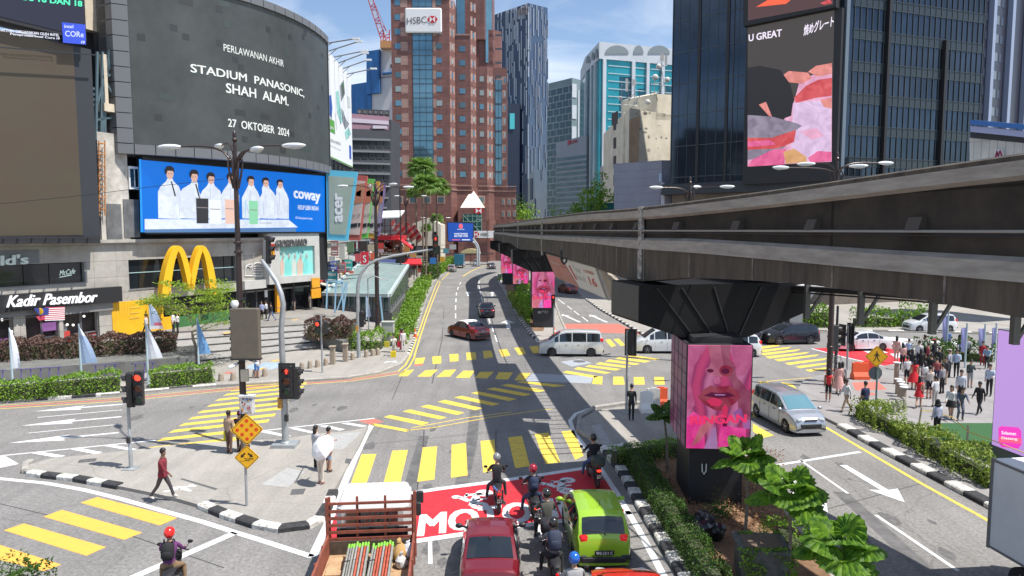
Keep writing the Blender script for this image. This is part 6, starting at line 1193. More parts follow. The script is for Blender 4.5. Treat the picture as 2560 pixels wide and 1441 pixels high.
# lamp posts, signals, signs, bollards, flags ...
m_post_d=M('ornate_brown_black',(.055,.038,.036),.35,metal=.35);m_galv=M('galvanised',(.36,.38,.39),.45,metal=.35,var=.15,scale=3);m_lamp=M('lamp_shell',(.66,.68,.69),.35);m_lens=M('lamp_lens',(.42,.48,.50),.15)
m_sig=M('signal_black',(.022,.022,.024),.45);LR=lit('signal_red',(1.0,.045,.02),2.2);LO=M('lens_amber_off',(.16,.05,.02),.2);LG=M('lens_green_off',(.02,.07,.04),.2)
def lamp_post(base,top_z,arms,label,r=.17,ornate=True,foot=True):
 t=empty('street_lamp',base,label,'street lamp');bz=base.z
 b=MB();pr=[(r*1.5,0),(r*1.5,.25),(r*1.15,.35),(r,.6),(r*.95,top_z*.45),(r*.7,top_z*.82-bz),(r*.55,top_z-bz)]
 b.lathe(pr,base,12)
 for k in(.18,.44,.47,.66,.69):b.lathe([(r*1.02,0),(r*1.25,.03),(r*1.25,.09),(r*1.02,.12)],base+Vector((0,0,(top_z-bz)*k)),12)
 b.lathe([(0,.8),(.05,.72),(.09,.62),(.06,.5),(.12,.42),(.05,.3),(.09,.18),(.05,0)][::-1],(base.x,base.y,top_z-.1),10)
 if ornate:
  for k in range(8):
   a=k*pi/4;q=[Vector((base.x,base.y,top_z-1.6))+Vector((cos(a)*rr,sin(a)*rr,zz))for rr,zz in[(r*.7,0),(r*1.6,.5),(r*2.2,1.0),(r*1.5,1.25),(r*1.1,1.05)]];b.tube(q,[.05,.045,.04,.03,.025],5)
 b.build('pole',m_post_d,t,smooth=40)
 for(dx,dy,hz,lowz)in arms:
  b=MB();s=Vector((base.x,base.y,lowz));e=Vector((base.x+dx,base.y+dy,hz));h_=Vector((dx,dy,0));L_=h_.length;h_.normalize();up=hz-lowz
  pts=[s,s+h_*L_*.10+Vector((0,0,up*.45)),s+h_*L_*.22+Vector((0,0,up*.78)),s+h_*L_*.38+Vector((0,0,up*.95)),s+h_*L_*.6+Vector((0,0,up*1.02)),e]
  b.tube(pts,[.055,.05,.045,.04,.035,.035],6);b.build('arm',m_post_d,t,smooth=60)
  b=MB();mr=Matrix.Rotation(math.atan2(dy,dx),4,'Z');b.ell(e+h_*.35,(.52,.17,.11),12,6,0,mr);b.ell(e+h_*.42-Vector((0,0,.04)),(.36,.14,.10),10,5,1,mr);b.build('lamp_head',[m_lamp,m_lens],t,smooth=50)
 return t
def hpx(p,py):return at(0,py,p.y).z
p=G(612,1128,.12)
lamp_post(p,hpx(p,370),[(-2.35,.2,hpx(p,366),hpx(p,420)),(-1.2,1.6,hpx(p,352),hpx(p,412)),(1.15,-1.2,hpx(p,384),hpx(p,425)),(2.1,-.3,hpx(p,367),hpx(p,420))],'tall ornate four armed lamp post standing on the left traffic island',.135)
p=G(944,826,.12);lamp_post(p,hpx(p,470),[(-2.6,.2,hpx(p,465),hpx(p,490)),(-.9,2.5,hpx(p,460),hpx(p,488)),(1.5,-1,hpx(p,463),hpx(p,488)),(2.6,0,hpx(p,468),hpx(p,490))],'four armed lamp post rising beside the glass entrance',.2)
p=G(1017,706,.12);lamp_post(p,hpx(p,492),[(-1.2,.2,hpx(p,490),hpx(p,500)),(2.8,0,hpx(p,490),hpx(p,502))],'dark lamp post in front of the far pavement stalls',.2)
p=G(1084,690,.12);lamp_post(p,hpx(p,548),[(2.6,.2,hpx(p,545),hpx(p,556)),(-1.6,0,hpx(p,545),hpx(p,556))],'distant lamp post by the signal arm',.2,False)
for x,y,lab,A in[(2092,437,'lamp head cluster peeping over the monorail beam beside the portrait screen',[(1960,421),(2040,408),(2120,418),(2210,406)]),(1725,490,'lamp head cluster above the beam below the black tower corner',[(1650,470),(1740,466),(1800,468)])]:
 Y_=40 if x>2000 else 48;p=at(x,y,Y_);g=Vector((p.x,p.y,0));lamp_post(g,p.z+.6,[(at(ax,ay,Y_).x-p.x,(.4 if k%2 else-.4),at(ax,ay,Y_).z,p.z)for k,(ax,ay)in enumerate(A)],lab,.16)
p=G(1216,640,.12)
t=empty('street_lamp',G(925,800,.12),'small grey lamp post with a single short arm by the glass entrance','street lamp');g=G(922,832,.12);b=MB();zz=hpx(g,697);b.tube([g,(g.x,g.y,zz),(g.x+.5,g.y,zz+.25),(g.x+1.2,g.y,zz)],.06,6);b.build('pole',m_galv,t,smooth=50);b=MB();b.box((g.x+1.4,g.y,zz),(.6,.2,.1));b.build('lamp_head',m_lamp,t)
p=G(1313,650,.12);
for x,yb,yt,lab in[(1313,665,552,'thin far lamp post before the red tower entrance'),(1003,740,470,'thin dark flood pole behind the glass roof')]:
 g=G(x if x<1300 else 1218,yb,.12);t=empty('street_lamp',g,lab,'street lamp');b=MB();z=hpx(g,yt);b.tube([g,(g.x,g.y,z),(g.x-1.5,g.y,z+.2)],.09,6);b.build('pole',m_post_d,t);b=MB();b.box((g.x-1.7,g.y,z+.2),(.9,.25,.12));b.build('lamp_head',m_lamp,t)
p=G(612,1128,.12)
def onpost(px0,py0,px1,py1,dy,dep_):a=at(px0,py1,p.y+dy);c=at(px1,py0,p.y+dy);return((a.x+c.x)/2,p.y+dy,(a.z+c.z)/2),(c.x-a.x,dep_,c.z-a.z)
t=empty('roadside_display',Vector((p.x,p.y-.4,5)),'back of a brown display panel fixed to the main lamp post','display panel');c,s_=onpost(581,771,648,897,-.35,.28)
b=MB();b.rbox(c,s_,.03);b.build('housing',M('panel_brown',(.135,.115,.085),.6,var=.1),t);b=MB();[b.box((c[0]-s_[0]/2-.02,c[1],c[2]-s_[2]/2+s_[2]*k/5),(.05,.2,.12))for k in range(6)];b.box((c[0],c[1],c[2]-s_[2]/2-.02),(s_[0]+.04,.3,.05));b.build('hinge',m_dk,t)
t=empty('camera_dome',at(587,765,p.y-.3),'white dome camera on top of the brown display panel','camera');b=MB();q_=at(587,765,p.y-.3);b.lathe([(.0,.22),(.12,.2),(.16,.08),(.14,0),(.12,-.06),(.06,-.12),(0,-.14)][::-1],q_,12);b.build('dome',m_white,t,smooth=50);b=MB();b.bar(q_+Vector((0,0,.15)),at(612,745,p.y),.05,.05);b.build('bracket',m_dk,t)
for x,y,dx,lab in[(592,912,-.12,'white bullet camera left of the lamp post below the display'),(637,905,.12,'white bullet camera right of the lamp post below the display')]:
 q_=at(x,y,p.y-.35);t=empty('security_camera',q_,lab,'camera');b=MB();b.tube([q_,q_+Vector((dx*2.0,-.2,-.08))],.07,8);b.build('camera_body',m_lamp,t);b=MB();b.bar(q_,(p.x,p.y,q_.z+.1),.04,.04);b.build('bracket',m_dk,t)
t=empty('junction_box',at(607,945,p.y-.25),'cream junction box strapped to the main lamp post','utility box');c,s_=onpost(603,924,621,954,-.25,.15);b=MB();b.rbox(c,s_,.02);b.build('box',M('box_cream',(.52,.47,.36),.6),t)
t=empty('utility_box',at(617,1015,p.y-.3),'white utility box covered in torn stickers on the main lamp post','utility box');c,s_=onpost(602,992,634,1033,-.32,.3);b=MB();b.rbox(c,s_,.02);b.box((c[0],c[1],c[2]+s_[2]/2+.03),(s_[0]+.1,.36,.07));b.build('box',M('box_white',(.55,.55,.54),.6,var=.25,scale=9),t)
b=MB();q=random.Random(3)
for k in range(38):b.box((c[0]+q.uniform(-.5,.5)*s_[0]*.85,c[1]-.153-k*.0006,c[2]+q.uniform(-.45,.45)*s_[2]),(q.uniform(.03,.09),.004,q.uniform(.03,.08)),mi=q.randrange(5))
b.build('sticker',[M('st_red',(.5,.08,.06)),M('st_blue',(.08,.15,.45)),m_white,m_dk,M('st_orange',(.6,.3,.08))],t,kind='stuff')
def hood(b,c,n,r,ln=.2):
 n=Vector(n).normalized();sd=Vector((0,0,1)).cross(n);pr=None
 for k in range(9):
  a=-.35+(pi+.7)*k/8;o=sd*cos(a)*r+Vector((0,0,1))*sin(a)*r;L_=ln*(.55+.45*max(0,sin(a)))
  q0=c+o;q1=c+o+n*L_;
  if pr:b.add([pr[0],q0,q1,pr[1]],[(0,1,2,3)])
  pr=(q0,q1)
def signal_head(t,c,n,r=.12,states=('R',0,0),w=.36,plate=True,sp=.33):
 n=Vector((n[0],n[1],0)).normalized();rz=math.atan2(n.x,-n.y);up=Vector((0,0,1));b=MB();k=len(states);hgt=sp*k+.06
 b.rbox(c-n*.1,(w,.22,hgt),.03,rz)
 if plate:b.box(c-n*.05,(w+.28,.03,hgt+.2),rz)
 for i in range(k):hood(b,c+up*(sp*((k-1)/2-i))+n*.015,n,r+.02)
 b.build('signal_housing',m_sig,t,recalc=False)
 for i,s_ in enumerate(states):
  b=MB();q0=c+up*(sp*((k-1)/2-i))+n*.02;sd=up.cross(n)
  if s_=='A':
   for pts in[[(-.03,-.1),(.03,-.1),(.03,.02),(-.03,.02)],[(-.08,.01),(.08,.01),(0,.1)]]:b.poly([q0+sd*x+up*y+n*.012 for x,y in pts])
  b.poly([q0+(sd*cos(a)+up*sin(a))*r for a in[j*pi/8 for j in range(16)]],1 if s_=='A' else 0)
  mt={'R':LR,'A':LR,'M':LR}.get(s_,[LO,LO,LG][i]if k==3 else LG)
  b.build('lens',[mt,M('lens_red_off',(.2,.02,.02),.2)]if s_=='A' else mt,t,recalc=False)
toward=lambda p:Vector((-p.x,-p.y,0)).normalized()
g=G(328,1172,.12);t=empty('traffic_light',g,'traffic light with red lamp lit on the left end of the island','traffic light','red traffic lights');b=MB();b.lathe([(.16,0),(.16,.03),(.075,.05),(.07,.9),(.06,.92),(.06,hpx(g,1005))],g,10);b.box(g+Vector((0,0,.01)),(.5,.5,.04));b.build('pole',m_galv,t,smooth=40)
b=MB();b.rbox(g+Vector((0,-.1,1.15)),(.13,.12,.25),.02);b.build('push_button',m_dk,t)
c=at(346,972,g.y-.1);signal_head(t,c,(.15,-1),.125,('R',0,0),.3,False,.42);c=at(318,975,g.y);signal_head(t,c,(-1,-.25),.125,(0,0,0),.3,False,.42)
b=MB();b.bar(at(331,940,g.y),at(331,1018,g.y),.08,.2);b.build('bracket',m_sig,t)
g=G(714,1115,.12);t=empty('traffic_light',g,'large traffic light with red up arrow under a tall curved grey pole','traffic light','red traffic lights');b=MB();z1=hpx(g,790);z2=hpx(g,655)
b.tube([g,(g.x,g.y,2),(g.x-.05,g.y,z1-.6),at(708,760,g.y),at(703,735,g.y),at(692,706,g.y+.2),at(675,680,g.y+.5),at(655,652,g.y+.9)],[.15,.14,.115,.11,.105,.1,.09,.08],10)
b.box(g+Vector((0,0,.05)),(1.0,.8,.18));b.lathe([(.22,0),(.22,.05),(.16,.1)],g+Vector((0,0,.12)),10);b.build('pole',m_galv,t,smooth=50)
c=at(717,954,g.y-.25);signal_head(t,c,(0,-1),.15,('A',0,0),.42,True,.42)
c2=at(748,958,g.y-.05);signal_head(t,c2,(1,.05),.15,(0,0,0),.34,False,.42)
b=MB();q0=at(700,1008,g.y-.15);b.box(q0,(.18,.1,.45));b.build('notice_plate',M('notice_amber',(.5,.25,.05),.6,var=.5,scale=12),t)
b=MB();b.rbox(at(716,1045,g.y-.18),(.16,.14,.3),.02);b.build('push_button',m_dk,t)
c=at(676,625,g.y+1.2);signal_head(t,c,(1,.1),.14,(0,0,0),.25,False,.38);b=MB();b.bar(at(661,600,g.y+1),at(661,672,g.y+1),.05,.1);b.build('back_plate',m_gm,t)
g=G(806,932,.12);t=empty('pedestrian_light',g,'pedestrian light showing a red figure beside the plaza steps','pedestrian light');b=MB();b.tube([g,(g.x,g.y,hpx(g,790))],.06,8);b.build('pole',m_galv,t);signal_head(t,at(794,818,g.y),(-.15,-1),.13,('R',0),.32,False,.38);signal_head(t,at(818,818,g.y),(1,.4),.13,(0,0),.32,False,.38)
g=G(897,895,.12);t=empty('traffic_light',g,'traffic light hung from the long curved arm reaching over the road','traffic light','red traffic lights');b=MB();Y_=g.y
b.tube([g,at(895,800,Y_),at(894,740,Y_),at(895,710,Y_),at(902,685,Y_+.1),at(918,664,Y_+.2),at(940,651,Y_+.4),at(980,641,Y_+.6),at(1030,632,Y_+.9),at(1082,624,Y_+1.2)],[.14,.13,.12,.115,.11,.1,.1,.09,.08,.07],10);b.build('pole',m_galv,t,smooth=60)
signal_head(t,at(1089,613,Y_+1),(0,-1),.16,('A',0,0),.36,False,.44);signal_head(t,at(908,798,Y_),(1,-.2),.13,(0,0,0),.3,False,.36)
b=MB();b.bar(at(1089,590,Y_+1.2),at(1089,640,Y_+1.2),.1,.1);b.build('hanger',m_sig,t)
b=MB();b.box(at(893,822,Y_-.12),(.18,.1,.4));b.build('notice_plate',M('notice_amber',(.5,.25,.05),.6),t)
g=G(1384,842,.12);t=empty('traffic_light',g,'small traffic light with red arrow at the tip of the middle island','traffic light','red traffic lights');b=MB();b.tube([g,(g.x,g.y,hpx(g,760))],.06,8);b.build('pole',m_galv,t);signal_head(t,at(1383,754,g.y),(0,-1),.13,('A',0,0),.32,False,.36)
g=G(1566,1032,.12);t=empty('traffic_light',g,'signal seen edge on atop a grey pole left of the nearest pier','traffic light');b=MB();b.tube([g,(g.x,g.y,hpx(g,825))],[.07,.055],8);b.box(g,(.35,.35,.06));b.build('pole',m_galv,t);signal_head(t,at(1577,856,g.y),(.3,1),.14,(0,0,0),.3,True,.36);signal_head(t,at(1583,840,g.y+.2),(1,.1),.12,(0,),.2,False,.36)
g=G(2087,955,.12);t=empty('traffic_light',g,'black three lamp signal cluster on a pole before the crowd','traffic light');b=MB();b.tube([g,(g.x,g.y,hpx(g,765))],[.1,.07],8);b.build('pole',m_dk,t);signal_head(t,at(2078,845,g.y),(-1,-.2),.16,(0,0,0),.36,False,.5);signal_head(t,at(2092,845,g.y+.1),(1,.2),.16,(0,0,0),.36,False,.5)
g2=G(2117,925,.12);t=empty('traffic_light',g2,'second signal on a thin grey pole right of the black cluster','traffic light');b=MB();b.tube([g2,(g2.x,g2.y,hpx(g2,815))],.07,8);b.build('pole',m_galv,t);signal_head(t,at(2104,838,g2.y),(-1,-.3),.14,(0,0,0),.34,True,.38);signal_head(t,at(2128,835,g2.y),(1,.3),.14,(0,0,0),.34,True,.38)
t=empty('wire_cage_bin',G(2095,950,.12),'tall wire tangle wrapped round the signal pole at the crossing','wires');b=MB();q=random.Random(6)
for k in range(26):
 a=at(2085+q.uniform(-8,14),q.uniform(870,940),g.y-.1);b.tube([a,a+Vector((q.uniform(-.3,.3),q.uniform(-.2,.2),q.uniform(-.5,.5))),a+Vector((q.uniform(-.4,.4),0,q.uniform(-.8,.2)))],.014,4)
b.build('wire',m_gm,t,kind='stuff')
g=G(617,1265,.12);t=empty('warning_sign',g,'two yellow diamond signs on one post, red dots above and black arrows below','sign');b=MB();b.tube([g,(g.x,g.y,hpx(g,1045))],.045,8);b.build('post',m_galv,t)
def diamond(t,c,hw,n,name,mats,draw):
 n=Vector((n[0],n[1],0)).normalized();up=Vector((0,0,1));sd=up.cross(n);b=MB();P_=lambda x,y,o=0:c+sd*x+up*y+n*o;r=hw*.06
 def dm(h,o,dp,mi):b.slab([P_(-h,r,o),P_(-h,-r,o),P_(-r,-h,o),P_(r,-h,o),P_(h,-r,o),P_(h,r,o),P_(r,h,o),P_(-r,h,o)],-n*dp,mi)
 dm(hw,0,.02,0);dm(hw*.93,.003,.002,1);dm(hw*.88,.006,.002,0)
 draw(b,P_,hw);return b.build(name,mats,t,recalc=False)
my=M('sign_amber',(.86,.44,.01),.35)
def dots(b,P_,h):
 for i in range(3):
  for j in range(3):
   x,y=(i-j)*.3*h,(i+j-2)*.3*h;b.poly([P_(x+.115*h*cos(a),y+.115*h*sin(a),.01)for a in[k*pi/7 for k in range(14)]],2)
def arrows(b,P_,h):
 for s_ in(-1,1):
  cx,cy,a=s_*.33*h,.18*h,R(225 if s_<0 else-40);
  T=lambda x,y:P_(cx+(x*cos(a)-y*sin(a))*h,cy+(x*sin(a)+y*cos(a))*h,.01)
  b.poly([T(-.28,-.07),(T(.02,-.07)),T(.02,.07),T(-.28,.07)],1);b.poly([T(.0,-.17),T(.26,0),T(0,.17)],1)
 q=random.Random(2)
 for k in range(22):x=q.uniform(-.55,.55)*h;y=-.22*h+q.uniform(-.12,.12)*h;b.poly([P_(x-.1*h,y,.01),P_(x+.08*h,y+.02*h,.01),P_(x+.1*h,y+.05*h,.01),P_(x-.06*h,y+.03*h,.01)],1)
diamond(t,at(617,1075,g.y-.08),.50,(.1,-1),'dotted_plate',[my,m_dk,M('reflector_red',(.75,.06,.01),.3)],dots);diamond(t,at(617,1144,g.y-.08),.385,(.05,-1),'arrow_plate',[my,M('sign_black',(.03,.02,.01),.4)],arrows)
g=G(2189,1024,.12);t=empty('warning_sign',g,'yellow diamond pedestrian sign on a grey pole before the crowd','sign');b=MB();b.tube([g,(g.x,g.y,hpx(g,880))],.05,8);b.build('post',M('pole_green_grey',(.16,.22,.2),.5),t)
def walker(b,P_,h):
 for q in[[(-.05,.5),(.05,.5),(.07,.4),(0,.34),(-.07,.4)],[(-.1,.32),(.08,.32),(.1,0),(-.1,0)],[(-.1,.02),(0,.02),(-.12,-.3),(-.28,-.5),(-.34,-.46),(-.2,-.28)],[(0,.02),(.1,.02),(.14,-.2),(.3,-.46),(.22,-.5),(.06,-.22)],[(-.1,.3),(-.3,.05),(-.26,.0),(-.08,.2)],[(.08,.3),(.28,.1),(.26,.04),(.06,.2)]]:b.poly([P_(x*h,y*h,.01)for x,y in q],1)
diamond(t,at(2192,892,g.y-.08),.53,(-.15,-1),'walking_figure_plate',[my,M('sign_black',(.03,.02,.01),.4)],walker)
b=MB();c=at(2188,933,g.y+.05);b.lathe([(0,0),(.34,0),(.34,.03),(0,.03)],c,18,M_=Matrix.Rotation(R(90),4,'X'));b.bar(c+Vector((-.35,0,.1)),c+Vector((.35,0,.1)),.03,.03);b.bar(c+Vector((-.35,0,-.1)),c+Vector((.35,0,-.1)),.03,.03);b.build('round_sign_back',M('sign_back_grey',(.10,.11,.12),.5),t)
def bollard(px,py,h,w,label,cat='bollard',mat=None,grp='stone bollards along the left pavement'):
 g=G(px,py,.12);o=MB();o.lathe([(w*.55,0),(w*.5,h*.5),(w*.42,h-.06),(w*.3,h),(0,h)],g,10);o.lathe([(w*.46,0),(w*.46,.05)],g+Vector((0,0,h*.7)),10)
 return o.build('bollard',mat or m_bol,None,label,cat,grp,smooth=40)
m_bol=M('bollard_stone',(.32,.26,.20),.8,var=.2,scale=8)
pos=[(553,953,'leftmost short bollard by the long crossing'),(583,951,'second short bollard by the long crossing'),(638,945,'short bollard just left of the person in blue shorts'),(662,941,'short bollard just right of the person in blue shorts'),(755,925,'short bollard left of the pedestrian light, first of four'),(775,921,'short bollard second before the pedestrian light'),(794,918,'short bollard touching the pedestrian light pole'),(815,914,'short bollard right of the pedestrian light pole'),(882,900,'short bollard right of the two tall bollards'),(916,893,'short bollard right of the curved arm pole, first of three'),(932,890,'short bollard right of the curved arm pole, middle of three'),(945,888,'short bollard right of the curved arm pole, last of three')]
for x,y,lab in pos:bollard(x,y,.5,.32,lab)
for x,y,lab in[(832,911,'tall square topped bollard nearer the pedestrian light'),(864,904,'tall square topped bollard nearer the curved arm pole')]:
 g=G(x,y,.12);b=MB();b.rbox(g+Vector((0,0,.6)),(.32,.32,1.2),.02);b.rbox(g+Vector((0,0,1.22)),(.42,.42,.08),.02);b.build('bollard',m_bol,None,lab,'bollard','tall stone bollards')
for k,(x,y,w)in enumerate([(2211,1037,0),(2222,1035,1),(2232,1032,2),(2243,1027,3),(2249,1024,4),(2258,1020,5)]):
 bollard(x,y,.55,.28,['leftmost short bollard behind the right hedge','second short bollard behind the right hedge','third short bollard behind the right hedge','fourth short bollard behind the right hedge','fifth short bollard behind the right hedge','rightmost short bollard behind the right hedge'][k],mat=M('bollard_grey',(.30,.28,.25),.8,var=.2,scale=8),grp='bollards behind the right hedge')
for k,(x,y,h)in enumerate([(2240,960,1.25),(2244,985,.8),(2250,992,.8),(2256,1000,.8),(2258,1012,.9)]):
 g=G(x,y,.12);b=MB();b.lathe([(.13,0),(.13,h)],g,10,0);b.lathe([(.2,0),(.2,.05),(0,.07)],g+Vector((0,0,h)),12,1);b.build('bollard',[m_bol,m_white],None,['tallest white capped post by the crowd','second white capped post by the crowd','third white capped post by the crowd','fourth white capped post by the crowd','white capped post nearest the grey bollards'][k],'bollard','white capped posts by the crowd')
m_cone=M('cone_orange',(.80,.12,.02),.5)
for x,y,s_,lab in[(1038,843,1,'orange cone on the yellow line of the left pavement'),(1386,838,1,'orange cone by the small signal on the middle island'),(1093,695,1.2,'orange cone far up the left pavement')]:
 g=G(x,y,.124);b=MB();b.box(g+Vector((0,0,.02)),(.42,.42,.04));b.lathe([(.15,.04),(.09,.38),(.03,.72),(0,.73)],g,12);b.lathe([(.108,.30),(.085,.44)],g+Vector((0,0,0)),12,1);o=b.build('traffic_cone',[m_cone,m_white],None,lab,'traffic cone','orange traffic cones');o.scale=(s_,)*3
g=G(868,865,.12);t=empty('litter_bin',g,'dark round litter bin beside the planter hedge','litter bin');b=MB();b.lathe([(.36,0),(.38,.9)],g,14);b.build('body',m_dk,t);b=MB();b.lathe([(.44,.9),(.44,1.0),(.2,1.12),(0,1.12)],g,14);b.build('lid',m_gm,t)
g=G(971,862,.12);t=empty('utility_cabinet',g,'pale grey utility cabinet among the green bushes','cabinet');b=MB();b.rbox(g+Vector((0,0,.9)),(.95,.6,1.8),.03);b.rbox(g+Vector((0,0,1.83)),(1.05,.7,.08),.02);b.build('body',M('cabinet_grey',(.42,.42,.38),.6),t)
for x,y,mt,lab in[(1600,1030,m_white,'white plastic road barrier nearest the lone man'),(1618,1020,M('barrier_white2',(.5,.5,.47),.6,var=.3),'dirty white road barrier behind the first one'),(1637,1018,M('barrier_orange',(.72,.10,.03),.5),'orange road barrier against the big pier'),(2130,948,M('barrier_orange',(.72,.10,.03),.5),'orange red road barrier in the gap before the crowd'),(2155,945,M('barrier_red',(.62,.05,.03),.5),'red road barrier touching the orange one')]:
 g=G(x,y,.12);b=MB();b.slab([g+Vector((0,yy,z))for yy,z in[(-.28,0),(.28,0),(.28,.2),(.13,.45),(.1,1.0),(-.1,1.0),(-.13,.45),(-.28,.2)]],(.62 if x<1700 else.95,0,0));b.box(g+Vector((.3,0,1.0)),(.3,.12,.1));b.build('road_barrier',mt,None,lab,'barrier','plastic road barriers')
def flag(px,pyb,pyt,pyf,w,col,label,z=.12,mi=0,Yo=0):
 g=G(px,pyb,z);t=empty('feather_flag',g,label,'flag','feather flags');zt=hpx(g,pyt);zf=hpx(g,pyf);b=MB();b.tube([g,(g.x,g.y,zf),(g.x,g.y,zt)],[.07,.06,.035],7);b.build('pole',M('flag_pole',(.42,.52,.56),.5),t)
 wm=w*g.y/F;n=8;b=MB();q=random.Random(px);f1=q.uniform(0,6)
 for i in range(n):
  for j in range(3):
   def P_(u,v):
    ww=wm*(.12+.88*v**.85);return Vector((g.x+u*ww,g.y+.16*sin(3*u+f1+v*3)*u,lerp(zt,zf,v)-u*wm*(.20-.25*v)))
   b.add([P_(j/3,i/n),P_((j+1)/3,i/n),P_((j+1)/3,(i+1)/n),P_(j/3,(i+1)/n)],[(0,1,2,3)],1 if(mi==1 and i==n-1)or(mi==2 and i<2)else(2 if mi==1 and i in(n-2,)and j>0 else 0))
 b.build('cloth',[col,M('cloth_white',(.66,.68,.74),.7),M('cloth_pink',(.5,.12,.22),.7)]if True else col,t,recalc=False,smooth=60)
fw=M('flag_white',(.72,.73,.78),.7);fb=M('flag_blue',(.16,.34,.60),.7);fb2=M('flag_pale_blue',(.34,.44,.62),.7);fd=M('flag_deep_blue',(.04,.20,.52),.7)
flag(33,984,820,922,22,fw,'white feather flag at the far left edge',.12);flag(102,858,757,846,28,fb2,'lilac and pink feather flag before the rice shop door',.5,1);flag(205,970,810,910,40,fb2,'pale blue feather flag over the left planter wall',.12,2);flag(257,848,750,832,24,fd,'deep blue feather flag beside the yellow wall',.5)
flag(371,960,802,898,36,fw,'white feather flag between the two front hedges',.12);flag(376,842,755,824,36,fb2,'lilac and pink feather flag by the yellow wall end',.5,1);flag(497,922,795,886,30,fb,'blue feather flag right of the small green tree',.12);flag(916,800,740,793,13,fb2,'narrow pale blue banner flag by the glass entrance',.3)
for x,yb,yt,w,lab in[(2365,900,790,-14,'tall narrow lilac flag before the far white car'),(2412,920,820,-14,'second narrow lilac flag behind the crowd'),(2458,905,822,-16,'third narrow lilac flag behind the crowd'),(2486,905,820,-10,'fourth narrow lilac flag beside the purple screen')]:
 g=G(x,yb,.12);t=empty('feather_flag',g,lab,'flag','narrow lilac flags');b=MB();b.tube([g,(g.x,g.y,hpx(g,yt-12))],.06,6);b.build('pole',M('flag_pole',(.42,.52,.56),.5),t);b=MB();c=abs(w)*g.y/F;zt,zl=hpx(g,yt),hpx(g,lerp(yt,yb,.6));b.slab([(g.x-c,g.y,zt),(g.x,g.y,zt),(g.x,g.y,zl),(g.x-c*.6,g.y+.1,zl)],(0,.03,0));b.build('cloth',M('flag_lilac',(.36,.36,.62),.7),t)
g=PM(120,785,1.0);t=empty('national_flag',g,'striped red and white flag with blue canton hanging on the shopfront','flag');b=MB()
for k in range(14):pxpoly(b,PM,[(112,769+k*2.4),(162,767+k*2.4),(162,769.4+k*2.4),(112,771.4+k*2.4)],.75,.02,k%2)
pxpoly(b,PM,[(84,772),(122,769.5),(122,786),(100,790)],.78,.02,2);b.ell(PM(100,779,.8),(.25,.02,.25),10,5,3);pxpoly(b,PM,[(90,792),(112,788),(112,800),(98,802)],.76,.02,0);b.build('cloth',[M('flag_red',(.5,.05,.09),.7),m_white,M('flag_navy',(.03,.05,.25),.7),m_yell],t)
m_sc=M('scooter_grey',(.10,.10,.16),.5);sx=[(5,975),(52,972),(75,971),(100,969),(122,968),(145,966),(238,961),(262,960),(286,958),(338,957),(360,955),(380,953),(700,800)]
sl_=['at the far left end of the line','second in the left line','third in the left line','fourth in the left line','fifth in the left line','last in the left line','first of three right of the pale flag','middle of three right of the pale flag','last of three right of the pale flag','first of three before the hedge gap','middle of three before the hedge gap','last of three before the hedge gap','alone on the plaza near the steps']
for(x,y),lab in zip(sx,sl_):
 g=G(x,y,.12 if x<600 else PZ);t=empty('kick_scooter',g,'dark kick scooter parked '+lab,'scooter','parked kick scooters');b=MB();b.rbox(g+Vector((0,.4,.14)),(.16,.8,.06),.02);b.build('deck',m_sc,t)
 b=MB();b.tube([g+Vector((0,0,.12)),g+Vector((0,.15,1.1))],.03,6);b.tube([g+Vector((-.26,.1,1.12)),g+Vector((.26,.1,1.12))],.025,6);b.build('handlebar',M('scooter_violet',(.12,.10,.3),.5),t)
 for yy in(-.02,.85):b=MB();b.lathe([(.0,-.02),(.1,-.02),(.1,.02),(0,.02)],g+Vector((0,yy,.1)),10,M_=Matrix.Rotation(R(90),4,'Y'));b.build('wheel',m_blk,t)
t=empty('advertising_screen',G(2480,1117),'freestanding lilac screen with a small magenta badge at the right edge','screen');a=G(2479,1118);c=G(2600,1165);PV=VP(a[:2],c[:2]);zt=hpx(a,822)
b=MB();srect(b,PV,-.03,3.4,0,zt,0,.5);b.build('screen_housing',m_gm,t);b=MB();srect(b,PV,.03,3.35,.12,zt-.05,.03,.03);b.build('display',M('lilac_display',(.08,.05,.1),.4,emit=.72,ecol=(.50,.30,.70),var=0),t)
b=MB();pxpoly(b,PV,[(2496,1070),(2503,1066),(2545,1069),(2552,1078),(2553,1112),(2545,1122),(2503,1118),(2496,1105)],.06,.02,0);pxpoly(b,PV,[(2497,1092),(2552,1096),(2552,1110),(2498,1106)],.08,.02,1);ptext(b,PV,'Selamat',(2504,1086),(2540,1089),8,.11,0,.02,2);ptext(b,PV,'Datang',(2504,1100),(2543,1103),8,.11,0,.02,2);b.build('badge',[lit('badge_magenta',(.80,.05,.50),.8),lit('badge_red',(.85,.12,.25),.8),m_lw],t)
for k,(x,y)in enumerate([(2380,1147),(2417,1122),(2296,1072)]):
 g=G(x,y,.12);b=MB();b.tube([g,g+Vector((.1 if k==2 else 0,0,1.0))],.04,6);b.build('rope_post',M('post_beige',(.42,.36,.25),.6),None,['pale rope post at the front of the turf','pale rope post in the middle of the turf','slanting post where the rope begins'][k],'post')
b=MB();pts=[(2303,1033),(2326,1033),(2380,1052),(2417,1090),(2480,1115),(2560,1150)]
b.tube([G(x,y+40,.12)+Vector((0,0,.85))for x,y in pts],.02,5);b.build('yellow_rope',M('rope_yellow',(.65,.45,.08),.6),None,'yellow rope strung round the green turf','rope')
t=empty('overhead_cable',at(200,500,40),'thin black cable crossing in front of the left facade','cable');b=MB();pts=[at(-60,516,40),at(200,490,40),at(400,465,40),at(560,448,38)];b.tube(pts,.018,4);b.build('cable',m_blk,t)
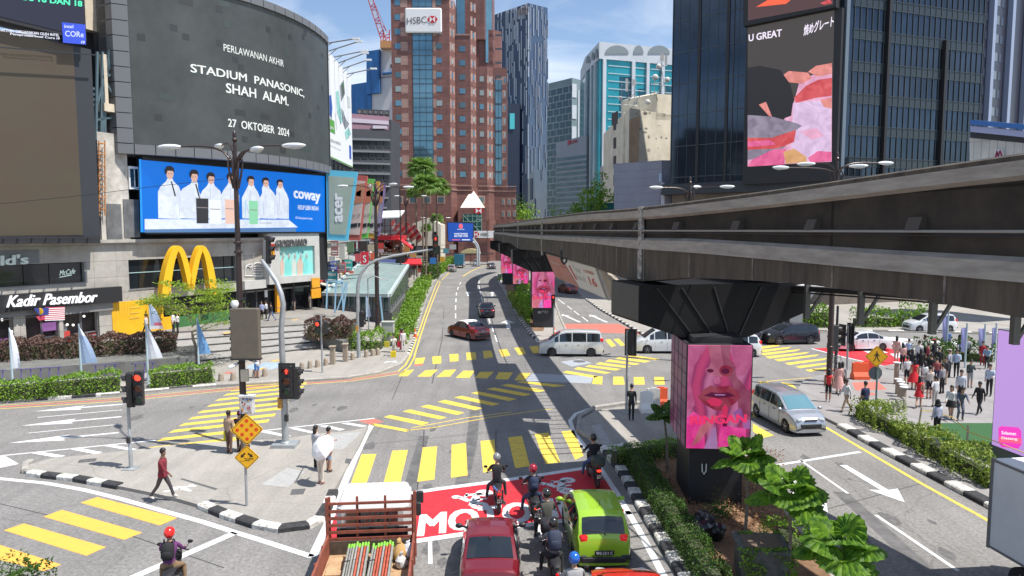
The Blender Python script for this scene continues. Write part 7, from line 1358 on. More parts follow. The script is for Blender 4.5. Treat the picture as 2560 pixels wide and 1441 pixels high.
# plants
def leafm(name,c,c2,tr=.25):
 m=M(name,c,.55,spec=.35);t,b,lk=nodes_of(m);tcn=t.nodes.new('ShaderNodeTexCoord');n=t.nodes.new('ShaderNodeTexNoise');n.inputs['Scale'].default_value=7;n.inputs['Detail'].default_value=3
 r=t.nodes.new('ShaderNodeValToRGB');e=r.color_ramp.elements;e[0].position=.36;e[1].position=.64;e[0].color=(*c,1);e[1].color=(*c2,1)
 lk(tcn.outputs['Object'],n.inputs['Vector']);lk(n.outputs['Fac'],r.inputs['Fac']);lk(r.outputs['Color'],b.inputs['Base Color'])
 tb=t.nodes.new('ShaderNodeBsdfTranslucent');lk(r.outputs['Color'],tb.inputs['Color']);mxs=t.nodes.new('ShaderNodeMixShader');mxs.inputs[0].default_value=tr
 o=t.nodes['Material Output'];lk(b.outputs[0],mxs.inputs[1]);lk(tb.outputs[0],mxs.inputs[2]);lk(mxs.outputs[0],o.inputs['Surface']);return m
L_hedge=leafm('hedge_green',(.09,.20,.015),(.24,.40,.04));L_dk=leafm('hedge_dark',(.03,.08,.012),(.09,.17,.025));L_br=leafm('hedge_purple_brown',(.075,.045,.035),(.17,.095,.075),.12);L_tr=leafm('tree_lime',(.15,.27,.02),(.34,.46,.05),.4);L_palm=leafm('palm_green',(.06,.15,.02),(.20,.32,.06),.35);L_fan=leafm('fan_palm_green',(.04,.13,.01),(.19,.35,.025),.45);L_dry=leafm('dry_leaf',(.20,.09,.045),(.42,.25,.13),.1);L_co=leafm('croton',(.12,.22,.02),(.30,.36,.06))
m_bark=M('bark',(.20,.16,.12),.9,var=.35,scale=9,bump=.5,bscale=20);m_twig=M('twig_brown',(.055,.065,.028),.95,var=.3)
def leaf(b,c,s,q,up=.35,asp=.55,mi=0):
 n=Vector((q.gauss(0,1),q.gauss(0,1),q.gauss(0,1)+up)).normalized();u=n.orthogonal().normalized();v=n.cross(u);a=q.random()*6.28;d=u*cos(a)+v*sin(a);e=n.cross(d)*s*asp;d=d*s
 b.poly([c-d,c+e*.8-d*.1,c+d,c-e*.8-d*.1],mi)
def hedge(name,path,w,h,label,mat,cat='hedge',z=.12,dens=130,ls=.075,seed=1,group=None,core=True,rough_=.12):
 q=random.Random(seed);b=MB();pts=[G(x,y,z)if not isinstance(x,Vector)else x for x,y in path]if not isinstance(path[0],Vector)else path
 tot=0;zb=pts[0].z
 for a,c in zip(pts,pts[1:]):
  L_=(c-a).length;d=(c-a).normalized();n=Vector((-d.y,d.x,0));per=2*h+w;N_=int(L_*per*dens*1.35)
  if core:
   b.cur=1;cf=1-rough_*.9;b.hexa([a-n*w*.33*cf,c-n*w*.33*cf,c+n*w*.33*cf,a+n*w*.33*cf]+[p+Vector((0,0,h*.78*cf))for p in(a-n*w*.25*cf,c-n*w*.25*cf,c+n*w*.25*cf,a+n*w*.25*cf)]);b.cur=0
  for k in range(N_):
   s=q.uniform(-.1,L_+.1);t=q.uniform(0,per);bump=rough_*noise.noise(Vector((a.x+d.x*s,a.y+d.y*s,seed))*1.6)*2
   if t<h:p=Vector((0,-w/2,t))
   elif t<h+w:p=Vector((0,t-h-w/2,h))
   else:p=Vector((0,w/2,t-h-w))
   sc=1-.22*max(0,p.z/h-.55);hh=p.z*(1+bump)*q.uniform(.9,1.05);side=p.y*sc*(1+bump)*q.uniform(.82,1.06)
   leaf(b,a+d*s+n*side+Vector((0,0,hh)),ls*q.uniform(.7,1.3),q)
 return b.build(name,[mat,m_twig],None,label,cat,group,recalc=False)
GH='clipped green hedges along the left kerb'
hedge('hedge',[(-40,1003),(130,990),(300,975)],1.15,1.05,'long bright green clipped hedge at the far left kerb',L_hedge,seed=2,group=GH);hedge('hedge',[(378,968),(455,961),(530,953)],1.15,1.05,'shorter bright green clipped hedge before the bollards',L_hedge,seed=3,group=GH)
def planter(name,px,z0,z1,label):
 b=MB();b.slab([(*G(x,y,z0)[:2],z0)for x,y in px],(0,0,z1-z0));return b.build(name,M('planter_stone',(.15,.15,.14),.7,var=.3,scale=1),None,label,'planter')
planter('planter_wall',[(-260,985),(0,961),(240,943),(488,923),(495,895),(300,900),(0,918),(-260,930)],.12,.95,'long dark stone planter wall behind the parked scooters')
planter('planter_wall',[(762,858),(858,882),(905,862),(905,838),(800,832)],.12,.98,'dark stone planter beside the steps near the bin')
hedge('hedge',[G(-150,915,.9),G(0,900,.9),G(240,887,.9),G(440,875,.9)],2.6,1.15,'long purple brown shrub hedge on the left planter',L_br,seed=5,dens=120,ls=.10,rough_=.14)
hedge('hedge',[G(775,842,.95),G(885,842,.95)],2.8,1.25,'purple brown shrub hedge on the small planter',L_br,seed=6,dens=110,ls=.11,rough_=.14)
hedge('hedge',[(880,872),(955,872)],2.2,1.25,'low green bushes at the foot of the lamp post by the bin',L_hedge,seed=7,dens=70,ls=.11,rough_=.5);hedge('hedge',[(985,866),(1008,835),(1022,800),(1035,765)],1.4,.85,'green roadside bushes nearest the two waiting women',L_hedge,seed=8,dens=60,ls=.12,rough_=.5)
hedge('hedge',[(1037,758),(1052,728),(1066,706)],1.5,.95,'green roadside bushes beside the glass roof',L_hedge,seed=9,dens=40,ls=.15,rough_=.6);hedge('hedge',[(1070,700),(1083,694)],2.2,2.0,'rounded dark bush past the glass roof',L_dk,seed=10,dens=35,ls=.17,rough_=.5);hedge('hedge',[(1094,686),(1120,669),(1142,661)],1.5,1.5,'far green bushes by the second orange cone',L_hedge,seed=11,dens=30,ls=.2,rough_=.5)
hedge('hedge',[(1580,1150),(1617,1210),(1680,1310),(1735,1395),(1785,1480)],.85,.62,'low dark clipped hedge along the striped kerb of the near island',L_dk,seed=12,dens=420,ls=.035);hedge('hedge',[(1535,1160),(1640,1142),(1720,1136)],.8,.62,'low bright hedge across the head of the near island',L_hedge,seed=13,dens=330,ls=.038)
hedge('hedge',[(2148,1040),(2240,1088),(2340,1142),(2490,1222)],1.0,.95,'green hedge running between the right road and the plaza',L_co,seed=14,dens=190,ls=.065,rough_=.4);hedge('hedge',[(1990,818),(2070,817)],1.5,1.9,'green hedge behind the black car',L_hedge,seed=15,dens=45,ls=.14);hedge('hedge',[(2135,816),(2240,816),(2325,812)],1.5,1.5,'long green hedge behind the two white cars',L_hedge,seed=16,dens=45,ls=.14,rough_=.4)
hedge('hedge',[(2305,905),(2400,900),(2480,905)],1.2,1.2,'dark green bushes behind the crowd',L_dk,seed=17,dens=60,ls=.11,rough_=.5)
hedge('hedge',[(1960,1340),(2005,1400)],1.3,.5,'bright grassy bush at the foot of the fan palms',L_hedge,seed=18,dens=330,ls=.045,rough_=.4);hedge('hedge',[(20,1480),(80,1500)],1.2,.9,'small bush behind a wire fence in the lower left corner',L_dk,seed=19,dens=330,ls=.045,rough_=.4)
hedge('hedge',[(1285,745),(1320,795)],1.4,.7,'yellow green bushes between the far piers',L_co,seed=20,dens=50,ls=.12,rough_=.6);hedge('hedge',[(1312,765),(1345,812)],1.3,1.7,'bright palm like bush beside the second pier',L_hedge,seed=21,dens=40,ls=.16,rough_=.8)
b=MB();q=random.Random(33)
for k in range(3600):
 x,y=q.uniform(1620,1960),q.uniform(1130,1330)
 if x<1590+(y-1130)*.42+40 or(1690<x<1850 and 1150<y<1250):continue
 leaf(b,G(x,y,.13)+Vector((0,0,q.uniform(.02,.34)*(.5+noise.noise(Vector((x,y,0))*.03)))),.055*q.uniform(.6,1.3),q,.2)
b.build('ground_cover',L_dry,None,'reddish brown dry leaf cover around the nearest pier','ground cover',None,'stuff',recalc=False)
g=G(1745,1352,.13);t=empty('rubbish_bag',g,'crumpled black plastic bags slumped by the near island hedge','rubbish bag')
b=MB();q=random.Random(5)
for c,r in[((0,0,.3),(.42,.36,.34)),((.3,.5,.3),(.38,.4,.36)),((.55,.15,.22),(.3,.3,.25))]:
 b0=len(b.v);b.ell(g+Vector(c),r,14,9)
 for i in range(b0,len(b.v)):v=Vector(b.v[i]);b.v[i]=tuple(v+(v-g-Vector(c))*noise.noise(v*6)*.5)
b.build('bag',M('bin_bag',(.012,.012,.015),.28),t,smooth=30)
g=G(1900,1441,.13);t=empty('concrete_box',g,'dark concrete service box overgrown with green creepers','service box');b=MB();b.box(g+Vector((0,0,.42)),(1.15,1.0,.85),R(-8));b.box(g+Vector((0,0,.89)),(1.3,1.15,.09),R(-8));b.build('box',M('mossy_concrete',(.10,.10,.09),.9,var=.5,scale=5),t)
b=MB();b.box(g+Vector((0,0,.945)),(.95,.8,.02),R(-8));b.build('grille',M('rust_grille',(.13,.09,.06),.8,var=.6,scale=25),t)
b=MB();q=random.Random(3)
for k in range(1500):
 a=q.random();u=q.uniform(-.75,.75);zz=q.uniform(0,.95);p=Vector((u,-.55-q.random()*.1,zz))if a<.6 else(Vector((.65+q.random()*.08,u*.7,zz))if a<.8 else Vector((u,q.choice([-.5,.5])+q.gauss(0,.05),.97)))
 if noise.noise(p*2.2+Vector((5,0,0)))>-.05:leaf(b,g+p,.045*q.uniform(.6,1.4),q)
b.build('creeper',L_hedge,t,recalc=False)
def limb(b,p,d,L_,r,n,q,ends,spread=.5,flat=1.0):
 pts=[p];rs=[r]
 for k in range(3):d=(d+Vector((q.gauss(0,.12),q.gauss(0,.12),q.gauss(0,.06)))).normalized();p=p+d*L_/3;pts.append(p);rs.append(r*(1-.22*(k+1)))
 b.tube(pts,rs,5)
 if n==0:ends.append(p);return
 for k in range(3):a=q.random()*6.28;nd=(d+Vector((cos(a),sin(a),q.uniform(-.2,.35)*flat))*spread*q.uniform(.8,1.3)).normalized();limb(b,p,nd,L_*.72,r*.45,n-1,q,ends,spread,flat)
 ends.append(pts[2])
g=G(491,914,.12);t=empty('young_tree',g,'young tree with flat layers of lime green leaves before the yellow arches','tree');b=MB();q=random.Random(11);ends=[];top=g+Vector((-.2,0,2.3));b.tube([g,g+Vector((.1,0,1.0)),g+Vector((-.15,0,1.8)),top],[.13,.10,.09,.07],7)
for k in range(10):a=k*.72;limb(b,top+Vector((0,0,k*.3-.3)),Vector((cos(a),sin(a),.35)).normalized(),1.65-.06*k,.045,2,q,ends,.75,.4)
b.build('trunk',m_bark,t);b=MB()
for e in ends:
 for k in range(40):leaf(b,e+Vector((q.gauss(0,.38),q.gauss(0,.38),q.gauss(0,.07))),.10*q.uniform(.6,1.3),q,2.2,.5)
b.build('crown',L_tr,t,recalc=False)
def bushy(pos,r,h,label,mat=None,seed=1,n=900,s=.3):
 t=empty('leafy_tree',pos,label,'tree');q=random.Random(seed);b=MB();b.tube([pos,pos+Vector((0,0,h*.6))],[.3,.15],6);b.build('trunk',m_bark,t);b=MB();cl=[Vector((q.gauss(0,r*.5),q.gauss(0,r*.5),h*.62+q.gauss(0,r*.4)))for _ in range(14)]
 for k in range(n):c=cl[k%14];d=Vector((q.gauss(0,1),q.gauss(0,1),q.gauss(0,1))).normalized()*r*.42*q.uniform(.7,1.05);leaf(b,pos+c+d,s*q.uniform(.6,1.2),q)
 b.build('crown',mat or L_hedge,t,recalc=False)
def on_air(px,py,Y):p=at(px,py,Y);return p
for(x,y,Y_,r,lab,sd)in[(1487,495,118,3.4,'bright green tree left of the cream block, upper crown',1),(1455,523,116,2.6,'lower green tree peeping over the monorail beam',2),(1300,536,225,5,'green tree between the red tower and the beam',3),(1283,515,232,4,'darker green tree at the foot of the finned tower',4)]:
 p=at(x,y,Y_);bushy(Vector((p.x,p.y,0)),r,p.z/.62,lab,L_hedge if sd!=4 else L_dk,sd,1000,r*.09)
def fanleaf(b,c,d,r,q,n=12,droop=.35,spiky=False,cup=.2):
 """one round pleated palm fan: centre c, pointing d, radius r"""
 d=d.normalized();sd=d.cross(Vector((0,0,1)));sd=sd.normalized()if sd.length>.05 else Vector((1,0,0));up=sd.cross(d).normalized();R_=[];ro=q.uniform(-.5,.5)if spiky else q.uniform(-.2,.2);sd,up=sd*cos(ro)+up*sin(ro),up*cos(ro)-sd*sin(ro)
 for k in range(2*n+1):
  a=-R(150)+R(300)*k/(2*n);rr=r*(1 if k%2 else(.93 if spiky else.87))*(1-.08*abs(a)/2.6);z=(.05 if k%2 else-.05)*r
  mid=c+(d*cos(a)+sd*sin(a))*rr*.55+up*(z*.6+cup*r*.3);o=c+(d*cos(a)+sd*sin(a))*rr+up*(z+cup*r*.2)-Vector((0,0,droop*rr*.5*(1+.25*(k%2))));R_.append((mid,o))
 for(m0,o0),(m1,o1)in zip(R_,R_[1:]):b.add([c,m0,m1],[(0,1,2)]);b.add([m0,m1,o0.lerp(o1,.5)]if spiky else[m0,o0,o1,m1],[(0,1,2)]if spiky else[(0,1,2,3)])
def palm(base,h,label,crown_r,leaves,lr,seed,name='fan_palm',mat=None,tr=.16,n=9):
 t=empty(name,base,label,'palm tree','palm trees');q=random.Random(seed);b=MB();top=base+Vector((q.uniform(-.2,.2),0,h));b.tube([base,base.lerp(top,.5)+Vector((.05,0,0)),top],[tr*1.2,tr,tr*.8],8);b.build('trunk',m_bark,t)
 b=MB();st=MB()
 for k in range(leaves):
  a=k*2.4+q.uniform(-.3,.3);el=lerp(1.2,-.3,(k/leaves)**.9);d=Vector((cos(a)*cos(el),sin(a)*cos(el),sin(el)));e=top+d*crown_r*q.uniform(.75,1.0);st.tube([top,top+d*crown_r*.5+Vector((0,0,.05)),e],[tr*.22,tr*.16,tr*.12],4);dd=Vector((d.x,d.y,d.z-.35));fanleaf(b,e,dd,lr*q.uniform(.85,1.1),q,n,.3+.25*q.random(),name=='fan_palm')
 b.build('crown',mat or L_palm,t,recalc=False);st.build('leaf_stalk',M('stalk_green',(.12,.2,.04),.6),t)
 return t
for(x,yt,Y_,cr_,lr,lab,sd)in[(1056,430,128,2.1,1.65,'tallest fan palm before the red tower',1),(1062,470,124,2.1,1.6,'second tall fan palm just right of the tallest',2),(1092,478,130,2.0,1.5,'third tall fan palm leaning toward the red tower',3),(1040,488,133,1.3,1.0,'shorter fan palm left of the tallest',7),(1093,552,140,1.0,.9,'small fan palm under the tall ones',4),(1066,575,138,.9,.8,'smallest fan palm by the cream house',5)]:
 p=at(x,yt,Y_);palm(Vector((p.x,p.y,.12)),p.z,lab,cr_,34,lr,sd)
b=MB();p=at(1062,462,127);q=random.Random(4);[b.tube([p,p+Vector((q.gauss(0,1.2),-.4,-q.uniform(.5,1.8)))],.05,4)for k in range(30)];b.build('palm_fruit_stalks',M('fruit_orange',(.35,.14,.04),.7),None,'orange brown fruit stalks hanging in the tall palms','palm fruit')
L1=L_fan
for(x,yb,yt,lab,n_,lr,cr_,sd)in[(1862,1350,1165,'large round leaved fan palm before the pink screen',12,.52,.55,11),(1968,1460,1255,'large round leaved fan palm in the middle of the three',12,.54,.55,12),(2098,1580,1400,'large round leaved fan palm nearest the lower right',12,.56,.58,13),(1668,1175,1048,'smaller round leaved palm left of the big pier',6,.5,.3,14)]:
 g=G(x,yb,.13);palm(g,hpx(g,yt),lab,cr_,n_,lr,sd,'round_leaf_palm',L1 if sd!=14 else L_dk,.045,15)
for x,y,s_,lab in[(1250,700,.8,'low yellow shrub at the start of the middle island'),(1672,1120,.5,'small green shrub in the bed left of the big pier'),(1800,1290,.5,'dark shrub beside the black bags'),(975,740,1.2,'green climber on the glass entrance wall'),(1005,690,1.4,'tall potted shrub past the glass entrance')]:
 g=G(x,y,.13);b=MB();q=random.Random(x)
 for k in range(500):leaf(b,g+Vector((q.gauss(0,s_*.4),q.gauss(0,s_*.4),abs(q.gauss(0,s_*.55)))),s_*.09,q)
 b.build('shrub',L_hedge if x!=1800 else L_dk,None,lab,'shrub',recalc=False)
# vehicles
m_tyre=M('tyre',(.018,.018,.02),.8);m_rim=M('rim_silver',(.42,.43,.45),.3,metal=.8);m_rimd=M('rim_dark',(.06,.06,.065),.3,metal=.6);m_cg=M('car_glass',(.012,.016,.02),.05,spec=.9);m_cg2=M('car_glass_sky',(.10,.22,.27),.05,spec=.9);m_tl=M('tail_lamp_red',(.50,.01,.012),.15,emit=.25,ecol=(.8,.02,.02));m_hl=M('head_lamp',(.55,.6,.62),.08,metal=.3);m_trim=M('car_trim',(.025,.025,.028),.5);m_chrome=M('chrome',(.6,.6,.62),.12,metal=.9)
def wheel(b_,parent,x,y,r,rim=None):
 mr=Matrix.Rotation(R(90),4,'X');b=MB();b.lathe([(r*.62,-.1),(r*.93,-.1),(r,-.07),(r,.07),(r*.93,.1),(r*.62,.1)],(x,y,r),20,M_=mr);w=b.build('wheel',m_tyre,parent,world=False,smooth=50)
 b=MB();s=1 if y>0 else-1;b.lathe([(0,-.05),(r*.64,-.05),(r*.64,.05),(0,.05)],(x,y,r),18,1,mr)
 for k in range(5):
  a=k*1.2566+.3;b.bar((x,y+s*.07,r),(x+cos(a)*r*.6,y+s*.07,r+sin(a)*r*.6),r*.2,.03,0)
 b.lathe([(r*.56,-.09 if s<0 else.05),(r*.64,-.09 if s<0 else.05),(r*.64,-.05 if s<0 else.09),(r*.56,-.05 if s<0 else.09)],(x,y,r),18,0,Matrix.Rotation(R(-90),4,'X'));b.build('rim',[rim or m_rim,m_rimd],w,world=False)
PF_={'sedan':dict(L=4.2,W=1.66,wb=2.5,r=.30,belt=.93,top=[(-2.1,.42),(-2.08,.75),(-2.0,.98),(-1.9,1.03),(-1.45,1.06),(-1.05,1.27),(-.72,1.42),(-.3,1.48),(.1,1.47),(.45,1.41),(.8,1.23),(1.12,1.0),(1.5,.93),(1.85,.80),(2.03,.66),(2.1,.45)],rg=(-1.40,-.78),ws=(.50,1.08),side=[(-1.28,-.98),(-.93,-.12),(-.05,.78)]),'hatch':dict(L=3.65,W=1.62,wb=2.45,r=.29,belt=.95,top=[(-1.82,.45),(-1.80,.72),(-1.74,.95),(-1.68,1.05),(-1.5,1.30),(-1.38,1.42),(-1.2,1.48),(-.5,1.52),(0,1.52),(.35,1.46),(.7,1.27),(1.02,1.05),(1.4,.95),(1.68,.82),(1.8,.66),(1.83,.45)],rg=(-1.70,-1.42),ws=(.40,.98),side=[(-1.35,-1.05),(-.98,-.2),(-.12,.68)]),'van':dict(L=4.7,W=1.75,wb=2.85,r=.32,belt=1.02,top=[(-2.35,.45),(-2.33,.9),(-2.30,1.15),(-2.22,1.55),(-2.12,1.76),(-1.9,1.82),(-.5,1.86),(.4,1.84),(.75,1.76),(1.15,1.5),(1.65,1.12),(1.95,1.02),(2.22,.88),(2.33,.7),(2.36,.45)],rg=(-2.29,-2.16),ws=(.80,1.6),side=[(-2.08,-1.15),(-1.07,-.1),(-.02,.85),(.93,1.22)]),'mpv':dict(L=4.25,W=1.7,wb=2.75,r=.31,belt=.98,top=[(-2.12,.45),(-2.10,.85),(-2.05,1.05),(-1.92,1.40),(-1.78,1.57),(-1.5,1.62),(-.5,1.64),(.2,1.61),(.6,1.50),(1.0,1.27),(1.4,1.02),(1.7,.93),(1.98,.80),(2.1,.64),(2.14,.45)],rg=(-2.04,-1.82),ws=(.58,1.34),side=[(-1.78,-1.15),(-1.07,-.15),(-.07,.78),(.85,1.1)]),'suv':dict(L=4.4,W=1.8,wb=2.65,r=.35,belt=1.05,top=[(-2.2,.5),(-2.18,.9),(-2.12,1.12),(-1.98,1.4),(-1.8,1.55),(-1.4,1.63),(-.5,1.66),(.1,1.63),(.5,1.53),(.85,1.35),(1.2,1.12),(1.6,1.04),(2.0,.93),(2.15,.75),(2.2,.5)],rg=(-2.1,-1.86),ws=(.5,1.16),side=[(-1.8,-1.2),(-1.1,-.2),(-.12,.75)])}
def car(kind,pos,hd,body,label,cat='car',roof=None,glass=None,plate='',rim=None,rear=True,grp=None,z=0.0,sc=1.0):
 P=PF_[kind];L_,W,wb,r,belt=P['L'],P['W']/2,P['wb'],P['r'],P['belt'];hd=Vector(hd);rz=math.atan2(hd.y,hd.x)
 t=empty('parked_car' if False else cat.replace(' ','_'),(pos[0],pos[1],z),label,cat,grp,rz);t.scale=(sc,)*3
 xs=sorted(set([round(p[0],3)for p in P['top']]+[round(-L_/2+L_*k/56,3)for k in range(1,56)]+[round(s*wb/2+dx,3)for s in(-1,1)for dx in(-r*1.13,r*1.13)]))
 zt=lambda x:interp(P['top'],x);rf=max(p[1]for p in P['top']);w_=lambda x:W*(1-.17*(abs(x)/(L_/2))**7)
 def sec(x):
  w=w_(x);z1=zt(x);zl=.2
  for s in(-1,1):
   d=abs(x-s*wb/2)
   if d<r*1.12:zl=max(zl,r+math.sqrt(max(0,(r*1.12)**2-d*d)))
  zl=min(zl,z1-.12);zb=min(belt,z1-.03);g=max(0,min(1,(z1-belt)/(rf-belt)));wt=w*(.94-.17*g);ar=zl>.25
  return[(0,.19 if not ar else.19),(w-.24,.19),(w-.22,zl),(w*.975,zl),(w,min(.5,z1-.1)if zl<.5 else zl+.01),(w*1.0,max(zl+.02,min(zb-.16,.72))),(w*.965,zb),(wt,z1-.045),(wt-.10,z1-.008),(wt*.5,z1+.012),(0,z1+.018)]
 b=MB();n=11;S=[sec(x)for x in xs]
 for sg in(1,-1):
  b0=len(b.v)
  for x,s in zip(xs,S):b.v+=[(x,y*sg,z_)for y,z_ in s]
  for i in range(len(xs)-1):
   for j in range(n-1):
    mi=2 if j==0 or j==1 else(1 if roof and j>=7 and zt(xs[i])>belt+.35 else 0)
    b.f.append((b0+i*n+j,b0+i*n+j+1,b0+(i+1)*n+j+1,b0+(i+1)*n+j));b.m.append(mi)
  for e in(0,len(xs)-1):b.f.append(tuple(b0+e*n+j for j in range(n)));b.m.append(0)
 b.build('body',[body,roof or body,m_trim],t,world=False,smooth=38)
 gl=glass or m_cg
 def sp(x,v,o=.012,sg=1):
  s=sec(x);a=Vector((x,s[6][0]*sg,s[6][1]));c=Vector((x,s[7][0]*sg,s[7][1]));return a.lerp(c,v)+Vector((0,o*sg,0))
 for sg in(1,-1):
  for(x0,x1)in P['side']:
   X_=[lerp(x0,x1,k/6)for k in range(7)];X_=[x for x in X_ if zt(x)>belt+.16]
   if len(X_)<2:continue
   b=MB()
   for a,c in zip(X_,X_[1:]):b.poly([sp(a,.10,.012,sg),sp(c,.10,.012,sg),sp(c,.88,.012,sg),sp(a,.88,.012,sg)])
   b.build('side_window',m_cg,t,world=False,recalc=False)
 def tp(x,u,o=.01):
  s=sec(x);y=abs(u)*s[7][0]*.93;
  for(y0,z0),(y1,z1)in zip(s[7:][::-1],s[7:][::-1][1:]):
   if y<=y1+1e-6:zz=lerp(z0,z1,(y-y0)/max(1e-6,y1-y0));break
  else:zz=s[7][1]
  return Vector((x,y*(1 if u>0 else-1),zz+o))
 for nm,(x0,x1),m_ in(('windscreen',P['ws'],gl),('rear_window',P['rg'],m_cg)):
  b=MB();K=8;U_=[-.93,-.6,-.3,0,.3,.6,.93];sgn=1 if nm=='windscreen' else-1
  for k in range(K):
   a,c=lerp(x0,x1,k/K),lerp(x0,x1,(k+1)/K)
   for u0,u1 in zip(U_,U_[1:]):b.poly([tp(a,u0)+Vector((.012*sgn,0,0)),tp(c,u0)+Vector((.012*sgn,0,0)),tp(c,u1)+Vector((.012*sgn,0,0)),tp(a,u1)+Vector((.012*sgn,0,0))])
  b.build(nm,m_,t,world=False,recalc=False)
 for s in(-1,1):
  for sg in(-1,1):wheel(None,t,s*wb/2,sg*(W-.11),r,rim)
 zr={'sedan':.80,'hatch':.86,'van':1.2,'mpv':1.05,'suv':.95}[kind];zh={'sedan':.66,'hatch':.72,'van':.82,'mpv':.74,'suv':.82}[kind];yo=W*.82-.15
 xr=-L_/2+(.02 if kind!='hatch' else.05)
 for sg in(-1,1):
  b=MB();b.rbox((xr+.14,sg*(yo+.02),zr),(.26,.34 if kind!='hatch' else.26,.17 if kind=='sedan' else.30),.05);b.build('taillight',m_tl,t,world=False,smooth=40)
  b=MB();b.rbox((L_/2-.20,sg*(yo-.02),zh),(.34,.34,.15),.05,-sg*.35);b.build('headlight',m_hl,t,world=False,smooth=40)
  b=MB();b.ell((P['ws'][1]-.18,sg*(W+.13),belt+.06),(.07,.12,.08),10,6);b.box((P['ws'][1]-.16,sg*W,belt+.02),(.05,.16,.04));b.build('wing_mirror',body if kind!='sedan' or not rear else m_trim,t,world=False,smooth=40)
 b=MB();b.rbox((L_/2+.0,0,.46),(.05,1.0,.22),.02);b.rbox((L_/2-.02,0,zh),(.06,.6,.07),.02);b.build('grille',m_trim,t,world=False)
 b=MB();b.rbox((-L_/2-.0,0,.36),(.08,W*1.5,.16),.03);[b.rbox((-L_/2+.02,sg*W*.72,.42),(.08,.26,.13),.03)for sg in(-1,1)];b.build('bumper_insert',m_trim,t,world=False)
 b=MB();zp=.56 if kind in('hatch','sedan')else.7;b.box((-L_/2-.03,0,zp),(.03,.52,.13));b.box((L_/2+.03,0,.5),(.02,.46,.11));pl=b.build('number_plate',m_trim,t,world=False)
 if plate:b=MB();b.text(plate,(-L_/2-.05,.22,zp-.04),(0,-.44,0),(0,0,.085),bold=.04);b.build('plate_text',m_white,pl,world=False,recalc=False)
 b=MB();b.ell((xr-.02+(.06 if kind=='hatch' else 0),0,zr+(0 if kind=='sedan' else-.02)),(.03,.07,.05),10,6)
 if kind=='sedan':b.box((-L_/2-.005,0,zr-.07),(.04,W*1.25,.025))
 b.build('emblem',m_chrome,t,world=False)
 if kind=='hatch':
  b=MB();b.tube([(-1.77,-.05,1.02),(-1.70,.1,1.09),(-1.66,.42,1.12)],.014,5);b.build('wiper',m_trim,t,world=False);b=MB();b.tube([(-.95,0,1.5),(-1.05,0,1.72)],.008,4);b.build('aerial',m_trim,t,world=False)
 elif kind=='sedan':b=MB();b.ell((-.85,0,1.42),(.09,.02,.05),8,5);b.build('aerial',body,t,world=False)
 for sg in(-1,1):
  b=MB()
  for x in(-.55,.35):b.box((x,sg*(W+.005),belt-.1),(.16,.03,.03))
  if kind!='hatch':
   for x in(-.98,-.08,.85):b.box((x,sg*(W+.001),.62),(.008,.012,.56))
  b.build('door_handle',m_chrome if kind=='van' else m_trim,t,world=False)
 return t
def cp(n,c,metal=.25):return M('car_paint_'+n,c,.28,metal=metal,coat=.8)
hdg=(-.105,.995)
car('hatch',(2.42,19.75),(-.03,1),cp('lime',(.29,.50,.03),.05),'lime green hatchback waiting behind the motorcycles',plate='WB 5311 C');car('sedan',(-.58,18.0),(-.02,1),cp('maroon',(.15,.005,.012),.1),'dark red sedan with the wide tinted rear window in the foreground',plate='VFL 2046',sc=.93)
car('sedan',(2.72,14.72),(0,1),cp('orange_red',(.72,.03,.012)),'bright orange red car of which only the roof shows at the bottom edge')
car('sedan',(-3.75,58.6),(-.60,.80),cp('taxi_red',(.20,.006,.012),.05),'red sedan with a white roof turning across the avenue','car',m_white,sc=1.05);t=bpy.context.scene.objects.get('sedan_x')
car('sedan',(-2.75,73.6),(-.1,1),cp('dark_plum',(.05,.03,.045)),'dark plum sedan driving away in the middle lane');car('sedan',(-4.9,163),(-.2,1),cp('steel',(.14,.16,.18)),'grey car far away at the bend')
car('sedan',(8.1,101),(-.35,1),cp('dark_red2',(.20,.01,.015)),'dark red car behind the slanted advertising board');car('van',(4.35,50.6),(-1,.04),cp('pearl',(.62,.62,.60)),'white people carrier crossing the junction with dark windows','van',rim=m_rimd)
car('van',(11.5,51.8),(-1,.0),cp('white',(.72,.73,.74)),'white people carrier nosing out left of the nearest pier','van');car('mpv',(16.0,50.3),(-1,0),cp('white',(.72,.73,.74)),'white car whose tail shows right of the nearest pier screen')
car('mpv',(13.05,32.3),(.13,-.99),cp('silver',(.42,.44,.47),.6),'silver people carrier driving toward the camera on the right road','van',glass=m_cg2);car('suv',(22.6,55.8),(-1,-.12),cp('black',(.015,.018,.03)),'black car stopped at the far yellow crossing')
car('sedan',(26.9,52.8),(-1,-.08),cp('white',(.72,.73,.74)),'white sedan half behind the signal cluster');car('mpv',(38.0,62.5),(-1,-.02),cp('white',(.72,.73,.74)),'white car on the far lane right of the steel posts');car('suv',(-9.0,176),(.1,-1),cp('silver',(.42,.44,.47),.6),'small silver car facing us by the far shelter');car('suv',(-13.2,152),(0,1),cp('pickup_grey',(.35,.36,.36)),'grey pickup behind the far bushes')
